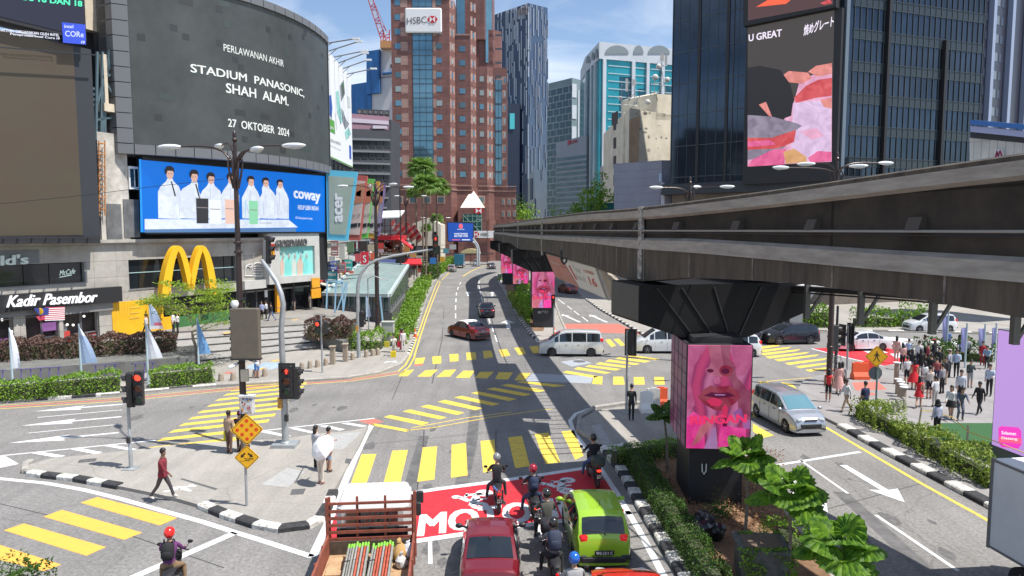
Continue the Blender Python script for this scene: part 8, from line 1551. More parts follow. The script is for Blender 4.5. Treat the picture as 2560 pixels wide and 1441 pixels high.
def box_lorry(pos,hd,L_,W,z0,z1,m_box,label,cab=None,cx=1):
 rz=math.atan2(hd[1],hd[0]);t=empty('lorry',(pos[0],pos[1],0),label,'lorry',None,rz);b=MB();b.rbox((0,0,(z0+z1)/2),(L_,W,z1-z0),.04);b.build('cargo_box',m_box,t,world=False)
 b=MB();[b.box((0,s*(W/2+.01),z),(L_,.03,.06))for s in(-1,1)for z in(z0+.05,z1-.05)];[b.box((L_/2*s,y*W/2,(z0+z1)/2),(.08,.06,z1-z0))for s in(-1,1)for y in(-1,1)];[b.box((-L_/2-.02,0,z0+(z1-z0)*k/8),(.03,W*.94,.03))for k in range(1,8)];b.build('box_trim',m_gm,t,world=False)
 b=MB();b.box((0,0,z0-.12),(L_,W*.5,.22));b.build('chassis',m_trim,t,world=False);b=MB();b.rbox((L_/2+.95,0,1.25),(1.6,W*.9,1.7),.15);b.build('cab',cab or m_white,t,world=False);b=MB();b.box((L_/2+1.76,0,1.6),(.03,W*.8,.6));b.build('windscreen',m_cg,t,world=False)
 for x in(-L_/3,L_/2+.9):
  for s in(-1,1):wheel(None,t,x,s*W*.4,.38)
 b=MB();[b.box((-L_/2-.03,s*W*.35,z0-.05),(.04,.3,.12))for s in(-1,1)];b.build('taillight',m_tl,t,world=False);return t
box_lorry((13.9,15.0),(.10,-1),5.3,2.3,.9,3.3,M('lorry_box_white',(.78,.79,.80),.4,var=.1,scale=.6),'white box lorry cut off by the lower right edge');box_lorry((-12.8,168),(.02,1),3.6,2.3,.8,3.3,cp('lorry_blue',(.04,.33,.55),0),'bright blue lorry parked far up the left side')
rz=math.atan2(1,-.09);t=empty('flatbed_lorry',(-3.42,15.4,0),'white cab lorry with a rusty red slatted bed carrying tubes','lorry',None,rz);m_rr=M('rust_red',(.24,.065,.04),.7,var=.35,scale=5);W=1.04;xh=1.55
b=MB();zs_=[1.42,1.60,1.78,1.96,2.14,2.34]
for k,z in enumerate(zs_):b.box((xh,0,z),(.05,2*W+.06,.075 if k<5 else.06))
[b.box((xh+.04,y,1.75),(.05,.06,1.5))for y in(-W,-.35,.35,W)];b.box((xh,W+.05,1.7),(.08,.08,1.6));b.box((xh,-W-.05,1.75),(.08,.08,1.7));b.build('headboard',m_rr,t,world=False)
b=MB();b.box((xh-.03,0,1.2),(.04,2*W,.36));b.build('front_panel',M('dirty_panel',(.09,.07,.05),.8,var=.5,scale=4),t,world=False)
for s in(1,-1):b=MB();b.box((-.3,s*(W+.03),1.28),(3.7,.05,.52));[b.box((x,s*(W+.07),1.28),(.06,.04,.56))for x in(-1.9,-1,0,.9,1.5)];b.build('side_board',m_rr,t,world=False)
b=MB();b.box((-.3,0,1.0),(3.7,2*W,.06));b.box((.9,.55,1.06),(.7,.85,.05));b.box((.4,.5,1.10),(.25,.9,.06));b.build('bed_floor',M('worn_ply',(.42,.27,.15),.8,var=.3,scale=3),t,world=False)
b=MB();b.rbox((xh+1.0,0,1.45),(1.5,1.85,1.55),.14);b.rbox((xh+.95,0,2.22),(1.25,1.72,.14),.06);[b.box((xh+.95,-.7+.2*k,2.295),(1.15,.03,.02))for k in range(8)];b.build('cab',M('lorry_white',(.58,.58,.57),.45,var=.08,scale=2),t,world=False,smooth=30)
b=MB();b.box((xh+.24,0,1.85),(.03,1.3,.38));b.build('rear_window',m_cg,t,world=False);b=MB();b.box((xh+.22,0,1.25),(.03,1.8,.7));b.box((-.2,0,.8),(4.2,.9,.25));b.build('chassis',m_trim,t,world=False)
for x in(-1.2,xh+1.0):
 for s in(-1,1):wheel(None,t,x,s*.82,.34)
b=MB();b.rbox((xh+1.4,-W-.12,1.9),(.08,.2,.34),.03);b.rbox((xh+.1,-W-.14,2.1),(.1,.14,.35),.03);b.tube([(xh+1.3,-W,1.9),(xh+.3,-W-.12,2.05)],.02,5);b.build('wing_mirror',m_trim,t,world=False)
def lw(x,y,z):return Vector((-3.42,15.4,0))+Matrix.Rotation(rz,3,'Z')@Vector((x,y,z))
q=random.Random(14);mp_=[M('tube_grey',(.33,.33,.30),.6,metal=.3,var=.2),M('tube_red',(.42,.09,.05),.6,var=.3,scale=8),M('tube_green',(.22,.55,.06),.5)]
for g_,(y0,lab)in enumerate([(.28,'left bundle of scaffold tubes with green painted ends'),(-.32,'right bundle of scaffold tubes with green painted ends')]):
 t=empty('tube_bundle',lw(.2,y0,1.05),lab,'scaffold tubes','bundles of scaffold tubes')
 for k in range(22):
  yy=y0+((k%8)-3.5)*.068;zz=1.1+(k//8)*.06;xe=1.28+q.uniform(-.09,.06);m=1 if q.random()<.4 else 0;a,c,e=lw(-1.9,yy-.1*(1 if g_==0 else.3),zz),lw(xe-.16,yy,zz+.18),lw(xe,yy,zz+.2)
  b=MB();b.tube([a,c],.028,7,m);b.tube([c,e],.0295,7,2);b.build('tube',mp_,t,smooth=40)
 b=MB();b.tube([lw(.5,y0+.33,1.1),lw(.52,y0+.3,1.33),lw(.5,y0,1.38),lw(.48,y0-.3,1.33),lw(.5,y0-.33,1.1)],.012,5);b.build('binding_rope',m_dk,t)
def sack(c,r,mat,label):
 b=MB();b.lathe([(0,0),(r*.8,.02),(r,r*.5),(r*.9,r*1.1),(r*.5,r*1.6),(r*.16,r*1.85),(r*.3,r*2.1),(r*.2,r*2.25),(0,r*2.2)],c,16)
 b.v=[tuple(Vector(v)+(Vector(v)-c)*noise.noise(Vector(v)*7)*.22)for v in b.v];b.build('sack',mat,None,label,'sack','sacks in the lorry bed',smooth=30)
sack(lw(1.12,-.72,1.06),.21,M('sack_tan',(.45,.27,.10),.8,var=.15),'tan tied sack beside the scaffold tubes');sack(lw(1.2,-.93,1.06),.19,M('sack_silver',(.5,.5,.52),.4,var=.4,scale=9),'silver plastic sack against the lorry side board');sack(lw(.72,-.80,1.04),.16,M('sack_pale',(.55,.54,.52),.6,var=.3),'pale sack at the bottom edge beside the tan one')
def motorbike(pos,hd,body,label,box=None,lamp=True,tail=None):
 t=empty('motorcycle',(pos[0],pos[1],0),label,'motorcycle','motorcycles waiting at the lights',math.atan2(hd[1],hd[0]));mr=Matrix.Rotation(R(90),4,'X')
 for x in(-.62,.64):
  b=MB();b.lathe([(.22,-.045),(.27,-.05),(.295,0),(.27,.05),(.22,.045)],(x,0,.295),20,0,mr);w=b.build('wheel',m_tyre,t,world=False,smooth=50)
  b=MB();b.lathe([(.04,-.05),(.06,-.05),(.06,.05),(.04,.05)],(x,0,.295),10,0,mr);[b.bar((x,0,.295),(x+.23*cos(a),0,.295+.23*sin(a)),.03,.02)for a in[k*1.2566 for k in range(5)]];b.lathe([(.20,-.03),(.23,-.03),(.23,.03),(.20,.03)],(x,0,.295),20,0,mr);b.build('rim',m_rimd,w,world=False)
 b=MB();b.tube([(-.62,-.09,.3),(-.1,-.09,.38)],.03,6);b.tube([(-.62,.09,.3),(-.1,.09,.38)],.03,6);[b.tube([(.64,s*.08,.3),(.5,s*.07,.75),(.42,s*.05,.95)],.025,6)for s in(-1,1)];[b.tube([(-.6,s*.13,.4),(-.5,s*.14,.72)],.03,6)for s in(-1,1)];b.build('frame',m_dk,t,world=False,smooth=40)
 b=MB();b.rbox((.0,0,.38),(.42,.24,.3),.06);b.tube([(.05,-.12,.3),(-.2,-.16,.25),(-.75,-.17,.36)],[.03,.045,.055],8);b.build('engine',M('engine_grey',(.12,.12,.125),.4,metal=.5),t,world=False,smooth=40)
 b=MB();b.ell((.25,0,.62),(.32,.17,.22),12,8);b.ell((-.45,0,.70),(.42,.12,.10),12,6);b.rbox((.48,0,.86),(.14,.26,.26),.05);b.rbox((.68,0,.62),(.3,.11,.03),.01);b.rbox((-.72,0,.55),(.3,.12,.03),.01);b.build('bodywork',body,t,world=False,smooth=50)
 b=MB();b.ell((-.28,0,.79),(.42,.15,.06),12,6);b.build('seat',m_blk,t,world=False,smooth=50)
 b=MB();b.tube([(.30,-.34,1.02),(.38,-.18,1.04),(.42,0,.98),(.38,.18,1.04),(.30,.34,1.02)],.018,6);b.build('handlebar',m_dk,t,world=False)
 for s in(-1,1):b=MB();b.tube([(.36,s*.24,1.04),(.38,s*.34,1.2)],.009,5);b.ell((.37,s*.36,1.22),(.02,.07,.05),10,6);b.build('mirror',m_blk,t,world=False)
 b=MB();b.rbox((-.86,0,.70),(.07,.15,.07),.02);b.build('taillight',lit('brake_red',(1,.03,.01),2.2)if lamp else m_tl,t,world=False);b=MB();b.box((-.90,0,.50),(.02,.2,.15));pl=b.build('number_plate',m_trim,t,world=False);b=MB();b.text('VCJ',(-.915,.08,.51),(0,-.16,0),(0,0,.05));b.text('827',(-.915,.08,.44),(0,-.16,0),(0,0,.05));b.build('plate_text',m_white,pl,world=False,recalc=False)
 if tail:b=MB();[b.slab([(-.75,s*.02,.74),(-.35,s*.13,.72),(-.35,s*.14,.82),(-.9,s*.05,.86)],(0,s*.02,0),k)for k,s in enumerate((-1,1))];b.build('tail_panel',tail,t,world=False)
 if box:b=MB();b.rbox((-.72,0,1.02),(.42,.44,.36),.06);b.build('top_box',box,t,world=False,smooth=40)
 return t
# people
SK=['head','neck','uarm','farm','hand','torso','hips','thigh','shin','foot'];_ph=[M('body_'+k,(.5,.5,.5))for k in SK]
def rotv(v,a):return Vector((v[0]*cos(a)+v[2]*sin(a),v[1],-v[0]*sin(a)+v[2]*cos(a)))
def make_pose(legs=((0,0),(0,0)),arms=((0,.1,.15),(0,.1,.15)),lean=0.0,head=0.0,sit=None,fingers=True,spread=0):
 """legs: (hip flexion, knee bend); arms: (shoulder flexion, outward, elbow bend)"""
 V=[];E=[];Rr=[];K=[]
 def v(p,r,k,par=None):
  V.append(Vector(p));Rr.append(r if isinstance(r,tuple)else(r,r));K.append(k)
  if par is not None:E.append((par,len(V)-1))
  return len(V)-1
 pel=v((0,0,0),(.115,.14),'hips');up=lambda p:rotv(Vector(p),lean)
 sp=v(up((0,0,.17)),(.10,.125),'torso',pel);ch=v(up((.0,0,.36)),(.115,.155),'torso',sp);st=v(up((-.01,0,.49)),(.085,.10),'torso',ch);nk=v(up((0,0,.56)),.052,'neck',st)
 hv=lambda p:up((0,0,.56))+rotv(Vector(p),lean*.4+head);h0=v(hv((.015,0,.07)),(.07,.066),'head',nk);h1=v(hv((.018,0,.15)),(.092,.076),'head',h0);h2=v(hv((.008,0,.215)),(.078,.066),'head',h1);v(hv((.098,0,.125)),.012,'head',h1)
 for i,s in enumerate((1,-1)):
  fl,out,el=arms[i];sh=v(up((0,s*.175,.455)),.056,'torso',st if False else ch);
  d=rotv((sin(fl)*cos(out),s*sin(out),-cos(fl)*cos(out)),0)if not isinstance(arms[i][0],Vector)else fl;d=Vector((sin(fl)*cos(out),s*sin(out),-cos(fl)*cos(out)));e=V[sh]+d*.27;ei=v(e,.040,'uarm',sh);d2=Vector((sin(fl+el)*cos(out*.6),s*sin(out*.3)-s*.12*min(1,el),-cos(fl+el)*cos(out*.6))).normalized()
  wr=v(e+d2*.24,.027,'farm',ei);pm=v(V[wr]+d2*.07,(.034,.018),'hand',wr)
  if fingers:
   sd=d2.cross(Vector((0,1,0))).normalized()
   for k,ln in enumerate((.075,.085,.08,.06)):f1=v(V[pm]+d2*ln*.55+sd*(k-1.5)*.02,.009,'hand',pm);v(V[f1]+(d2*.7+Vector((0,-s*.5,0)))*ln*.5,.007,'hand',f1)
   v(V[wr]+d2*.05+sd*.045,.010,'hand',wr)
  else:v(V[pm]+d2*.07,.014,'hand',pm)
 for i,s in enumerate((1,-1)):
  a,kb=legs[i];hp=v((0,s*.085,-.05),.088,'hips',pel);dz=spread*s;d=Vector((sin(a),dz,-cos(a))).normalized();kn=v(V[hp]+d*.41,.056,'thigh',hp);d2=Vector((sin(a-kb),dz*.2,-cos(a-kb))).normalized();cf=v(V[kn]+d2*.14,.052,'shin',kn);an=v(V[kn]+d2*.40,.036,'shin',cf);fd=Vector((cos((a-kb)*.6),0,sin((a-kb)*.6)if a-kb<0 else 0)).normalized();to=v(V[an]+fd*.13+Vector((0,0,-.045)),(.036,.026),'foot',an);v(V[an]-fd*.05+Vector((0,0,-.04)),.034,'foot',an)
 zmin=min(p.z-r[0]for p,r in zip(V,Rr));off=Vector((0,0,-zmin if sit is None else sit));me=bpy.data.meshes.new('pose');me.from_pydata([p+off for p in V],E,[]);o=bpy.data.objects.new('pose',me);COL.objects.link(o);m=o.modifiers.new('s','SKIN');m.use_smooth_shade=True
 for i,sv in enumerate(me.skin_vertices[0].data):g_=1.12 if K[i]in('torso','hips','thigh','uarm','shin','farm')else 1.0;sv.radius=(Rr[i][0]*g_,Rr[i][1]*g_);sv.use_root=(i==0)
 u=o.modifiers.new('u','SUBSURF');u.levels=2;u.render_levels=2;u=None
 dg=bpy.context.evaluated_depsgraph_get();out=bpy.data.meshes.new_from_object(o.evaluated_get(dg));bpy.data.objects.remove(o);out.name='person'
 out.materials.clear();[out.materials.append(x)for x in _ph];P=[p+off for p in V];ed=[(P[a],P[c],K[c],K[a])for a,c in E]
 for f in out.polygons:
  c=f.center;best=None
  for a,e,k,k0 in ed:
   ab=e-a;tt=max(0,min(1,(c-a).dot(ab)/ab.length_squared));dd=(a+ab*tt-c).length
   if k=='uarm' or k=='torso' and k0=='torso':dd-=.004
   if best is None or dd<best[0]:best=(dd,k)
  f.material_index=SK.index(best[1])
 hc=P[6];return dict(mesh=out,head=P[6],crown=P[7],pel=P[0],lean=lean,hl=lean*.4+head,hand=[P[i]for i in range(len(P))if K[i]=='hand'])
POSES={'stand':make_pose(((.04,.05),(-.02,.03)),((.05,.12,.2),(-.05,.12,.25))),'phone':make_pose(((.03,.05),(-.03,.03)),((.35,.1,1.7),(.1,.1,.2)),.03,.2),'walk':make_pose(((.45,.15),(-.38,.25)),((-.35,.1,.3),(.35,.1,.4)),.05),'walk2':make_pose(((-.3,.45),(.3,.1)),((.3,.1,.5),(-.3,.1,.3)),.04),'stand2':make_pose(((.0,.02),(.1,.2)),((.25,.25,1.3),(0,.1,.15)),0,.1),'hips':make_pose(((.02,.02),(.02,.02)),((-.3,.5,1.2),(.1,.1,.3))),'photo':make_pose(((.04,.04),(-.04,.04)),((.9,.15,1.3),(.9,.15,1.3)),0,.1),'crouch':make_pose(((.6,.8),(.5,.9)),((.7,.1,.6),(.6,.1,.6)),.5),'ride':make_pose(((1.25,1.25),(1.2,1.3)),((.75,.25,.45),(.75,.25,.45)),.22,-.1,.88,spread=.42),'ride2':make_pose(((.95,.75),(1.2,1.3)),((.75,.3,.4),(.75,.3,.4)),.1,-.05,.88,spread=.5)}
HB=MB();HB.ell((-.012,0,.045),(.105,.092,.115),14,8);HB.v=[(x,y,z if not(x>.02 and z<.05)else max(z,.05+.3*(x-.02)))for x,y,z in HB.v]
_cl={}
def cm(c):
 if c not in _cl:_cl[c]=M('cloth_%02d'%len(_cl),c,.85,var=.12,scale=12)
 return _cl[c]
m_skin=M('skin_tan',(.42,.24,.16),.6);m_skin2=M('skin_brown',(.20,.105,.065),.6);m_hair=M('hair_black',(.012,.010,.010),.5)
def person(pos,face,pose,h,top,bot,label,long=False,shorts=False,sleeves=True,skin=None,hair='short',shoe=(.05,.05,.05),skirt=None,bare=False,grp=None,z=None,helmet=None,cap=None,shirtlen=None):
 p=POSES[pose];o=bpy.data.objects.new('person',p['mesh']);COL.objects.link(o);g=Vector(pos)if isinstance(pos,Vector)else G(pos[0],pos[1],.12 if z is None else z);o.location=g;o.rotation_euler.z=face;o.scale=(h/1.72,)*3;tag(o,label,'person',grp)
 sk=skin or m_skin;A={'head':sk,'neck':sk,'hand':sk,'uarm':cm(top)if not bare else sk,'farm':cm(top)if sleeves else sk,'torso':cm(top),'hips':cm(bot),'thigh':cm(bot)if not skirt else sk,'shin':sk if shorts or skirt else cm(bot),'foot':cm(shoe)}
 for i,k in enumerate(SK):o.material_slots[i].link='OBJECT';o.material_slots[i].material=A[k]
 mt=Matrix.Translation(p['head'])@Matrix.Rotation(p['hl'],4,'Y');T=lambda x,y,z_:mt@Vector((x,y,z_))
 if helmet is not None:
  b=MB();b.ell(T(-.005,0,.035),(.145,.128,.145),16,10,0,None,-.75);b.ell(T(.03,0,.03),(.122,.112,.08),12,6,1);b.build('helmet',[M('helmet_%.2f_%.2f'%helmet[:2],helmet,.2,coat=.6),m_dk],o,world=False,smooth=60)
 else:
  b=MB();b.add([T(*v_)for v_ in HB.v],HB.f)
  if hair=='long':b.ell(T(-.075,0,-.08),(.05,.095,.19),12,8)
  if hair=='scarf':b.ell(T(-.01,0,-.02),(.115,.11,.15),14,8);b.ell(T(-.02,0,-.13),(.13,.16,.1),12,6)
  b.build('hair' if hair!='scarf' else 'headscarf',m_hair if not(hair=='scarf' and cap)else cm(cap),o,world=False,smooth=60)
  if cap and hair!='scarf':b=MB();b.ell(T(-.005,0,.06),(.11,.098,.09),14,6,0,None,0);b.box(T(.12,0,.06),(.09,.12,.012));b.build('cap',cm(cap),o,world=False,smooth=50)
 if skirt or shirtlen:
  ln,fl,c=skirt or(0.12,.17,top);pz=p['pel'].z;b=MB();b.lathe([(.125,.12),(.165,.0),(lerp(.165,fl,.6),-ln*.6),(fl,-ln),(fl-.02,-ln)],Vector((p['pel'].x,0,pz)),14,M_=Matrix.Diagonal((.85,1.05,1,1)));b.build('skirt' if skirt else 'shirt_tail',cm(c),o,world=False,smooth=50)
 return o
def backpack(o,pose,c,label,s=1.0):
 p=POSES[pose];a=o.rotation_euler.z;ct=p['pel']+rotv(Vector((-.19,0,.34)),p['lean']);w=o.location+Matrix.Rotation(a,3,'Z')@ct*o.scale[0];t=empty('backpack',w,label,'backpack',None,a);b=MB();b.rbox((0,0,0),(.18*s,.30*s,.44*s),.07,0,0,Matrix.Rotation(p['lean'],4,'Y'));b.rbox((-.08,0,-.08),(.08,.22*s,.2*s),.03);b.build('bag',cm(c),t,world=False,smooth=50);b=MB();[b.tube([(.07,s_*.1,.2),(.16,s_*.11,.24),(.28,s_*.12,.1),(.1,s_*.13,-.12)],.018,5)for s_ in(-1,1)];b.build('strap',m_dk,t,world=False)
FA=pi/2;TO=-pi/2;LT=pi;RT=0.0
hd_=math.atan2(.995,-.105)
def rider(x,y,face,pose,top,bot,lab,helmet,**k):return person(Vector((x,y,0)),face,pose,1.77,top,bot,lab,helmet=helmet,z=0,**k)
for(px,Y_,hx,col,lab,bx,tail)in[(1243,22.5,0,(.35,.05,.05),'slim motorcycle with a white, red and blue tail panel',None,1),(1333,21.4,0,(.03,.03,.035),'black motorcycle under the rider in the dark red helmet',None,None),(1368,19.3,.1,(.05,.05,.055),'dark motorcycle with a black top box between the two cars',(.02,.02,.025),None),(1385,17.3,.02,(.03,.03,.03),'black motorcycle at the lower edge under the grey jacketed rider',None,None),(1482,24.7,-.02,(.03,.03,.03),'black delivery motorcycle with a top box beside the kerb',(.025,.045,.035),None)]:
 x=(px-1280)/F*Y_*1.03;m=motorbike((x,Y_),(-.105+hx,1),M('bike_%d'%px,col,.3),lab,M('box_%d'%px,bx,.5)if bx else None,px in(1482,1333),[M('tail_red',(.6,.04,.04)),M('tail_blue',(.1,.25,.6))]if tail else None)
 r_={1243:('ride2',(.018,.018,.02),(.03,.03,.035),'rider in black T shirt and silver helmet resting one foot down',(.22,.23,.23),dict(sleeves=False)),1333:('ride2',(.02,.02,.025),(.03,.04,.09),'rider in the glossy dark red helmet and black jacket',(.30,.01,.03),{}),1368:('ride',(.075,.075,.06),(.02,.02,.022),'rider in an olive hooded jacket and black helmet',(.02,.021,.022),{}),1385:('ride',(.17,.17,.18),(.02,.02,.025),'rider in a grey jacket and black helmet nearest the bottom edge',(.015,.016,.016),{}),1482:('ride2',(.015,.016,.02),(.05,.10,.22),'rider in black jacket and blue jeans beside the kerb',(.012,.013,.012),{})}[px]
 rd=rider(x,Y_-.1,hd_,r_[0],r_[1],r_[2],r_[3],r_[4],**r_[5])
 if px==1333:backpack(rd,r_[0],(.02,.03,.07),'navy backpack on the rider with the dark red helmet')
 if px==1385:backpack(rd,r_[0],(.03,.04,.07),'large dark blue backpack on the rider nearest the bottom edge',1.15)
motorbike((1.45,15.4),hdg,m_blk,'motorcycle just below the frame under the blue helmet');rider(1.45,15.25,hd_,'ride',(.3,.3,.3),(.03,.03,.03),'rider of whom only the bright blue helmet shows at the bottom edge',(.01,.11,.45))
x=(413-1280)/F*16.7;motorbike((x*1.02,16.75),(-.25,1),m_blk,'black motorcycle in the lower left corner');rd=rider(x*1.02,16.6,math.atan2(1,-.25),'ride',(.12,.03,.13),(.22,.14,.08),'rider in a purple shirt and bright red helmet',(.75,.02,.015));backpack(rd,'ride',(.015,.015,.018),'black backpack on the rider in the purple shirt')
K_=(.015,.015,.017);Wt=(.62,.62,.62)
person((409,1247),RT+.1,'walk',1.74,(.19,.022,.035),(.05,.045,.05),'man in a dark red long sleeved shirt walking across the island',skin=m_skin2,shoe=(.6,.6,.55),shirtlen=1)
person((574,1135),1.3,'stand',1.72,(.34,.24,.17),(.13,.07,.05),'officer in tan uniform shirt and brown trousers holding a yellow vest',skin=m_skin2,shoe=K_);person((600,1132),1.2,'stand2',1.66,(.10,.05,.05),(.10,.055,.04),'officer with a bright pink cap beside the lamp post',cap=(.75,.03,.25),shoe=K_)
t=empty('yellow_vest',at(562,1090,28.3),'bright yellow vest hanging from the officer arm','vest');b=MB();c=at(563,1090,28.2);b.rbox(c,(.14,.1,.42),.04);b.build('cloth',M('hi_vis',(.65,.62,.02),.7),t)
person((803,1210),1.2,'phone',1.62,K_,(.60,.54,.45),'woman in black top and cream trousers under the white umbrella',hair='long',shoe=(.45,.15,.12));person((822,1180),.6,'stand2',1.66,(.16,.18,.25),(.30,.36,.48),'woman in a floral top looking right beside the umbrella',shorts=True,bare=True,sleeves=False,shoe=(.12,.05,.03));person((791,1172),1.0,'stand',1.62,(.4,.4,.42),K_,'woman with long black hair behind the white umbrella',hair='long')
t=empty('umbrella',at(803,1165,23.9),'white umbrella tilted toward the street on the island','umbrella');c=at(800,1116,23.9);Mx=Matrix.Rotation(R(-38),4,'Y')@Matrix.Rotation(R(42),4,'X');b=MB();b.lathe([(.50,-.15),(.42,-.03),(.26,.07),(.08,.13),(0,.15)],c,8,M_=Mx);b.build('canopy',m_white,t,recalc=False);b=MB();b.tube([c+Mx@Vector((0,0,.16)),c+Mx@Vector((0,0,-.55))],.012,5);[b.tube([c+Mx@Vector((0,0,.14)),c+Mx@Vector((.49*cos(a),.49*sin(a),-.15))],.005,3)for a in[k*pi/4 for k in range(8)]];b.build('frame',m_gm,t)
person((643,946),FA+.3,'phone',1.66,(.55,.50,.55),(.04,.16,.48),'person in white top and blue shorts between the bollards',shorts=True,sleeves=False);person((985,890),TO,'photo',1.5,(.66,.64,.58),(.5,.48,.42),'person in white holding up a hand beside a yellow bag',hair='long',shorts=True);person((1008,880),TO+.5,'stand',1.66,(.6,.56,.58),(.6,.56,.56),'woman in white trousers carrying a red bag by the cone',hair='long');person((1002,876),LT,'stand',1.6,(.42,.02,.05),(.25,.02,.04),'person in crimson half hidden behind the woman in white',hair='long')
for x,y,c,lab in[(984,893,(.72,.55,.02),'bright yellow shopping bag on the left pavement'),(1000,868,(.5,.02,.04),'red shopping bag by the woman in white'),(968,868,(.6,.5,.05),'green and yellow bag at the cabinet foot')]:
 g=G(x,y,.12);b=MB();b.box(g+Vector((0,-.1,.22)),(.36,.14,.42),taper=1.1);b.tube([g+Vector((-.1,-.1,.42)),g+Vector((0,-.1,.6)),g+Vector((.1,-.1,.42))],.012,4);b.build('shopping_bag',cm(c),None,lab,'bag')
person((1578,1052),FA-.3,'phone',1.7,(.03,.035,.033),(.015,.016,.02),'lone man in dark clothes waiting beside the white barriers')
for x,y,face,pose,top,bot,lab,kw in[(655,800,TO,'stand',(.35,.4,.6),K_,'person in a pale blue shirt outside the dark mall entrance',{}),(666,798,LT,'stand2',Wt,K_,'person in white with a dark bag outside the mall entrance',{}),(679,803,LT,'walk',K_,(.1,.16,.3),'person in black and jeans leaving the mall entrance',{}),(735,777,TO,'stand',(.05,.04,.05),(.5,.45,.42),'person in dark top and pale shorts by the mall column',dict(shorts=True)),(747,772,TO,'phone',(.2,.2,.22),K_,'person in grey reading a phone near the orange sign',{}),(775,772,LT,'stand',(.5,.42,.36),(.45,.38,.3),'person in beige under the orange sign',{}),(757,768,0,'stand',Wt,K_,'person in white left of the orange sign',{}),(445,835,LT,'stand2',(.6,.55,.55),K_,'person in pale pink with a white bag under the young tree',{}),(434,832,0,'stand',Wt,K_,'person in white beside the yellow wall end',{}),(367,838,LT,'walk',(.55,.45,.4),K_,'person in beige walking past the yellow wall',{})]:
 person((x,y),face,pose,1.68,top,bot,lab,z=PZ,grp='people outside the mall',**kw)
W_=Wt;Rd=(.60,.02,.03);Gy=(.28,.28,.29);Bl=(.16,.28,.52);Be=(.50,.38,.30);Nv=(.02,.03,.08);Pk=(.58,.32,.28);Lg=dict(hair='long');Sh=dict(shorts=True)
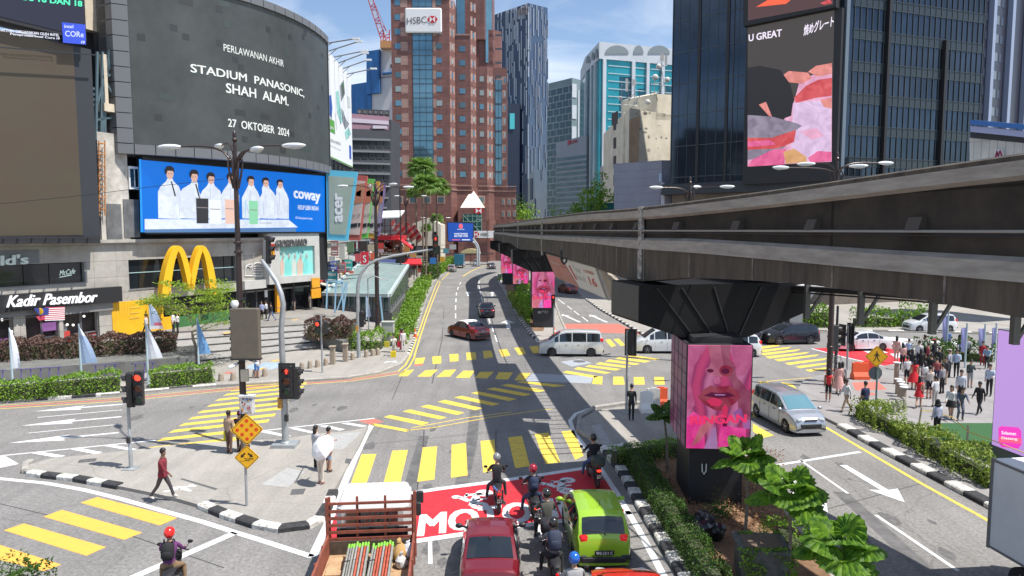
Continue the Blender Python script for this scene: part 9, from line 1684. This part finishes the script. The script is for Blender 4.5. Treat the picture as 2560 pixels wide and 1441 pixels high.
CR=[(2070,1005,1.2,'stand',Rd,K_,'woman in red top and black shorts at the kerb',dict(hair='long',shorts=True,bare=True,sleeves=False,shoe=W_)),(2096,985,1.4,'stand',Pk,Pk,'woman in a long pale pink dress holding her hair',dict(hair='long',skirt=(.62,.3,Pk))),(2104,980,1.0,'stand2',Gy,K_,'woman in grey behind the pink dress',Lg),(2115,1030,3.3,'walk',W_,(.42,.30,.20),'man in white shirt and khaki trousers crossing',dict(skin=m_skin2)),(2161,1042,1.8,'stand',Nv,Nv,'boy in navy T shirt behind the green hedge',dict(shorts=True,sleeves=False)),(2240,905,1.0,'stand',Pk,Be,'person in dusty pink at the left end of the crowd',Lg),(2255,925,1.4,'stand2',Pk,K_,'woman in pale pink with long hair at the crowd edge',Lg),(2270,905,.8,'walk',(.36,.46,.62),K_,'person in pale blue shirt at the back of the crowd',{}),(2266,962,1.6,'stand',W_,K_,'person with a white round bag at the crowd front',Sh),(2284,974,1.3,'stand',Rd,Rd,'woman in a flared red dress in the crowd',dict(hair='long',skirt=(.5,.34,Rd),sleeves=False,bare=True)),(2300,940,1.0,'phone',K_,K_,'person in black behind the red dress',Lg),(2310,975,1.5,'stand2',W_,Gy,'person in white blouse right of the red dress',Lg),(2318,920,2.5,'stand',(.2,.02,.04),K_,'person in maroon deep in the crowd',{}),(2334,912,2.0,'stand',K_,K_,'woman in black with red cap deep in the crowd',dict(hair='long',cap=Rd)),(2326,955,1.2,'stand',K_,Be,'person in black top and beige trousers mid crowd',{}),(2346,930,1.2,'walk2',K_,K_,'tall person in black mid crowd',{}),(2296,918,1,'stand',W_,Nv,'person in white far back mid crowd',{}),(2358,895,1.2,'stand',Be,Be,'person in beige standing behind the crowd',{}),(2368,880,4.0,'stand',Bl,K_,'person in denim blue far behind the crowd',{}),(2402,885,4.4,'stand',K_,Bl,'person in black top and blue jeans far behind',{}),(2372,945,2.2,'hips',(.3,.3,.34),K_,'person in grey wearing a pointed pale hat',dict(cap=(.6,.55,.45))),(2390,945,4.0,'phone',(.4,.5,.65),K_,'person in pale blue carrying a bright blue bag',{}),(2296,1020,1.0,'walk2',Rd,Rd,'small woman in red dress striding in front of the crowd',dict(hair='long',skirt=(.28,.24,Rd),sleeves=False,bare=True)),(2336,1018,1.8,'hips',W_,(.42,.40,.38),'man in white T shirt and grey trousers with hand on hip',dict(skin=m_skin2,sleeves=False)),(2354,985,2.0,'stand',(.25,.24,.26),K_,'person in grey with a black backpack behind the white shirt man',{}),(2376,1045,4.0,'walk',W_,K_,'woman in white top and black skirt turning left',dict(hair='long',skirt=(.3,.25,K_))),(2398,1050,4.4,'crouch',(.10,.11,.16),(.09,.10,.14),'person in a slate jacket bending forward',dict(hair='long')),(2400,1010,4.2,'stand',(.5,.52,.58),K_,'person in pale grey behind the bending one',{}),(2447,1036,3.6,'walk',K_,K_,'man all in black walking left past the turf',dict(skin=m_skin2)),(2472,991,3.8,'stand2',(.4,.46,.58),K_,'person in pale blue shirt with a black backpack near the screen',{}),(2424,970,4.4,'phone',(.05,.07,.07),Gy,'person in dark top reading papers',dict(shorts=True)),(2467,922,4,'crouch',(.2,.3,.42),K_,'person in blue seated on the grass edge',{}),(2455,915,4.3,'stand',(.35,.02,.03),(.3,.02,.03),'person in deep red behind the black bushes',{}),(2341,1092,1.7,'stand',(.42,.46,.55),K_,'woman in black headscarf and pale blue blouse at the hedge',dict(hair='scarf',cap=K_)),(2310,900,1.9,'stand',W_,K_,'person in white with raised phone at the rear left',{}),(2416,905,4.5,'stand',(.3,.32,.36),K_,'person in slate grey behind the grass',{}),(2278,940,1.2,'stand',K_,Gy,'person in black with long hair beside the pink pair',Lg),(2322,998,1.4,'stand2',(.5,.44,.4),K_,'person in cream with crossbody bag front of crowd',Sh),(2340,965,1.1,'phone',(.25,.06,.06),Nv,'person in brick red looking at a phone',{}),(2362,962,3.5,'stand',(.06,.06,.07),Be,'person in black holding a beige bag',{})]
for x,y,f,ps,tp_,bt,lab,kw in CR:person((x,y),f,ps,1.58+((x*7+y)%9)*.02,tp_,bt,lab,grp='people gathered on the right plaza',**kw)
for x,y,lab in[(1220,640,'distant person in dark clothes by the red tower door'),(1075,706,'distant person in orange by the far stalls'),(1048,706,'distant person in white by the long awning'),(960,735,'distant person in grey behind the glass entrance')]:person((x,max(y,655)),0,'stand',1.7,{1220:K_,1075:(.6,.25,.03),1048:W_,960:Gy}[x],K_,lab)
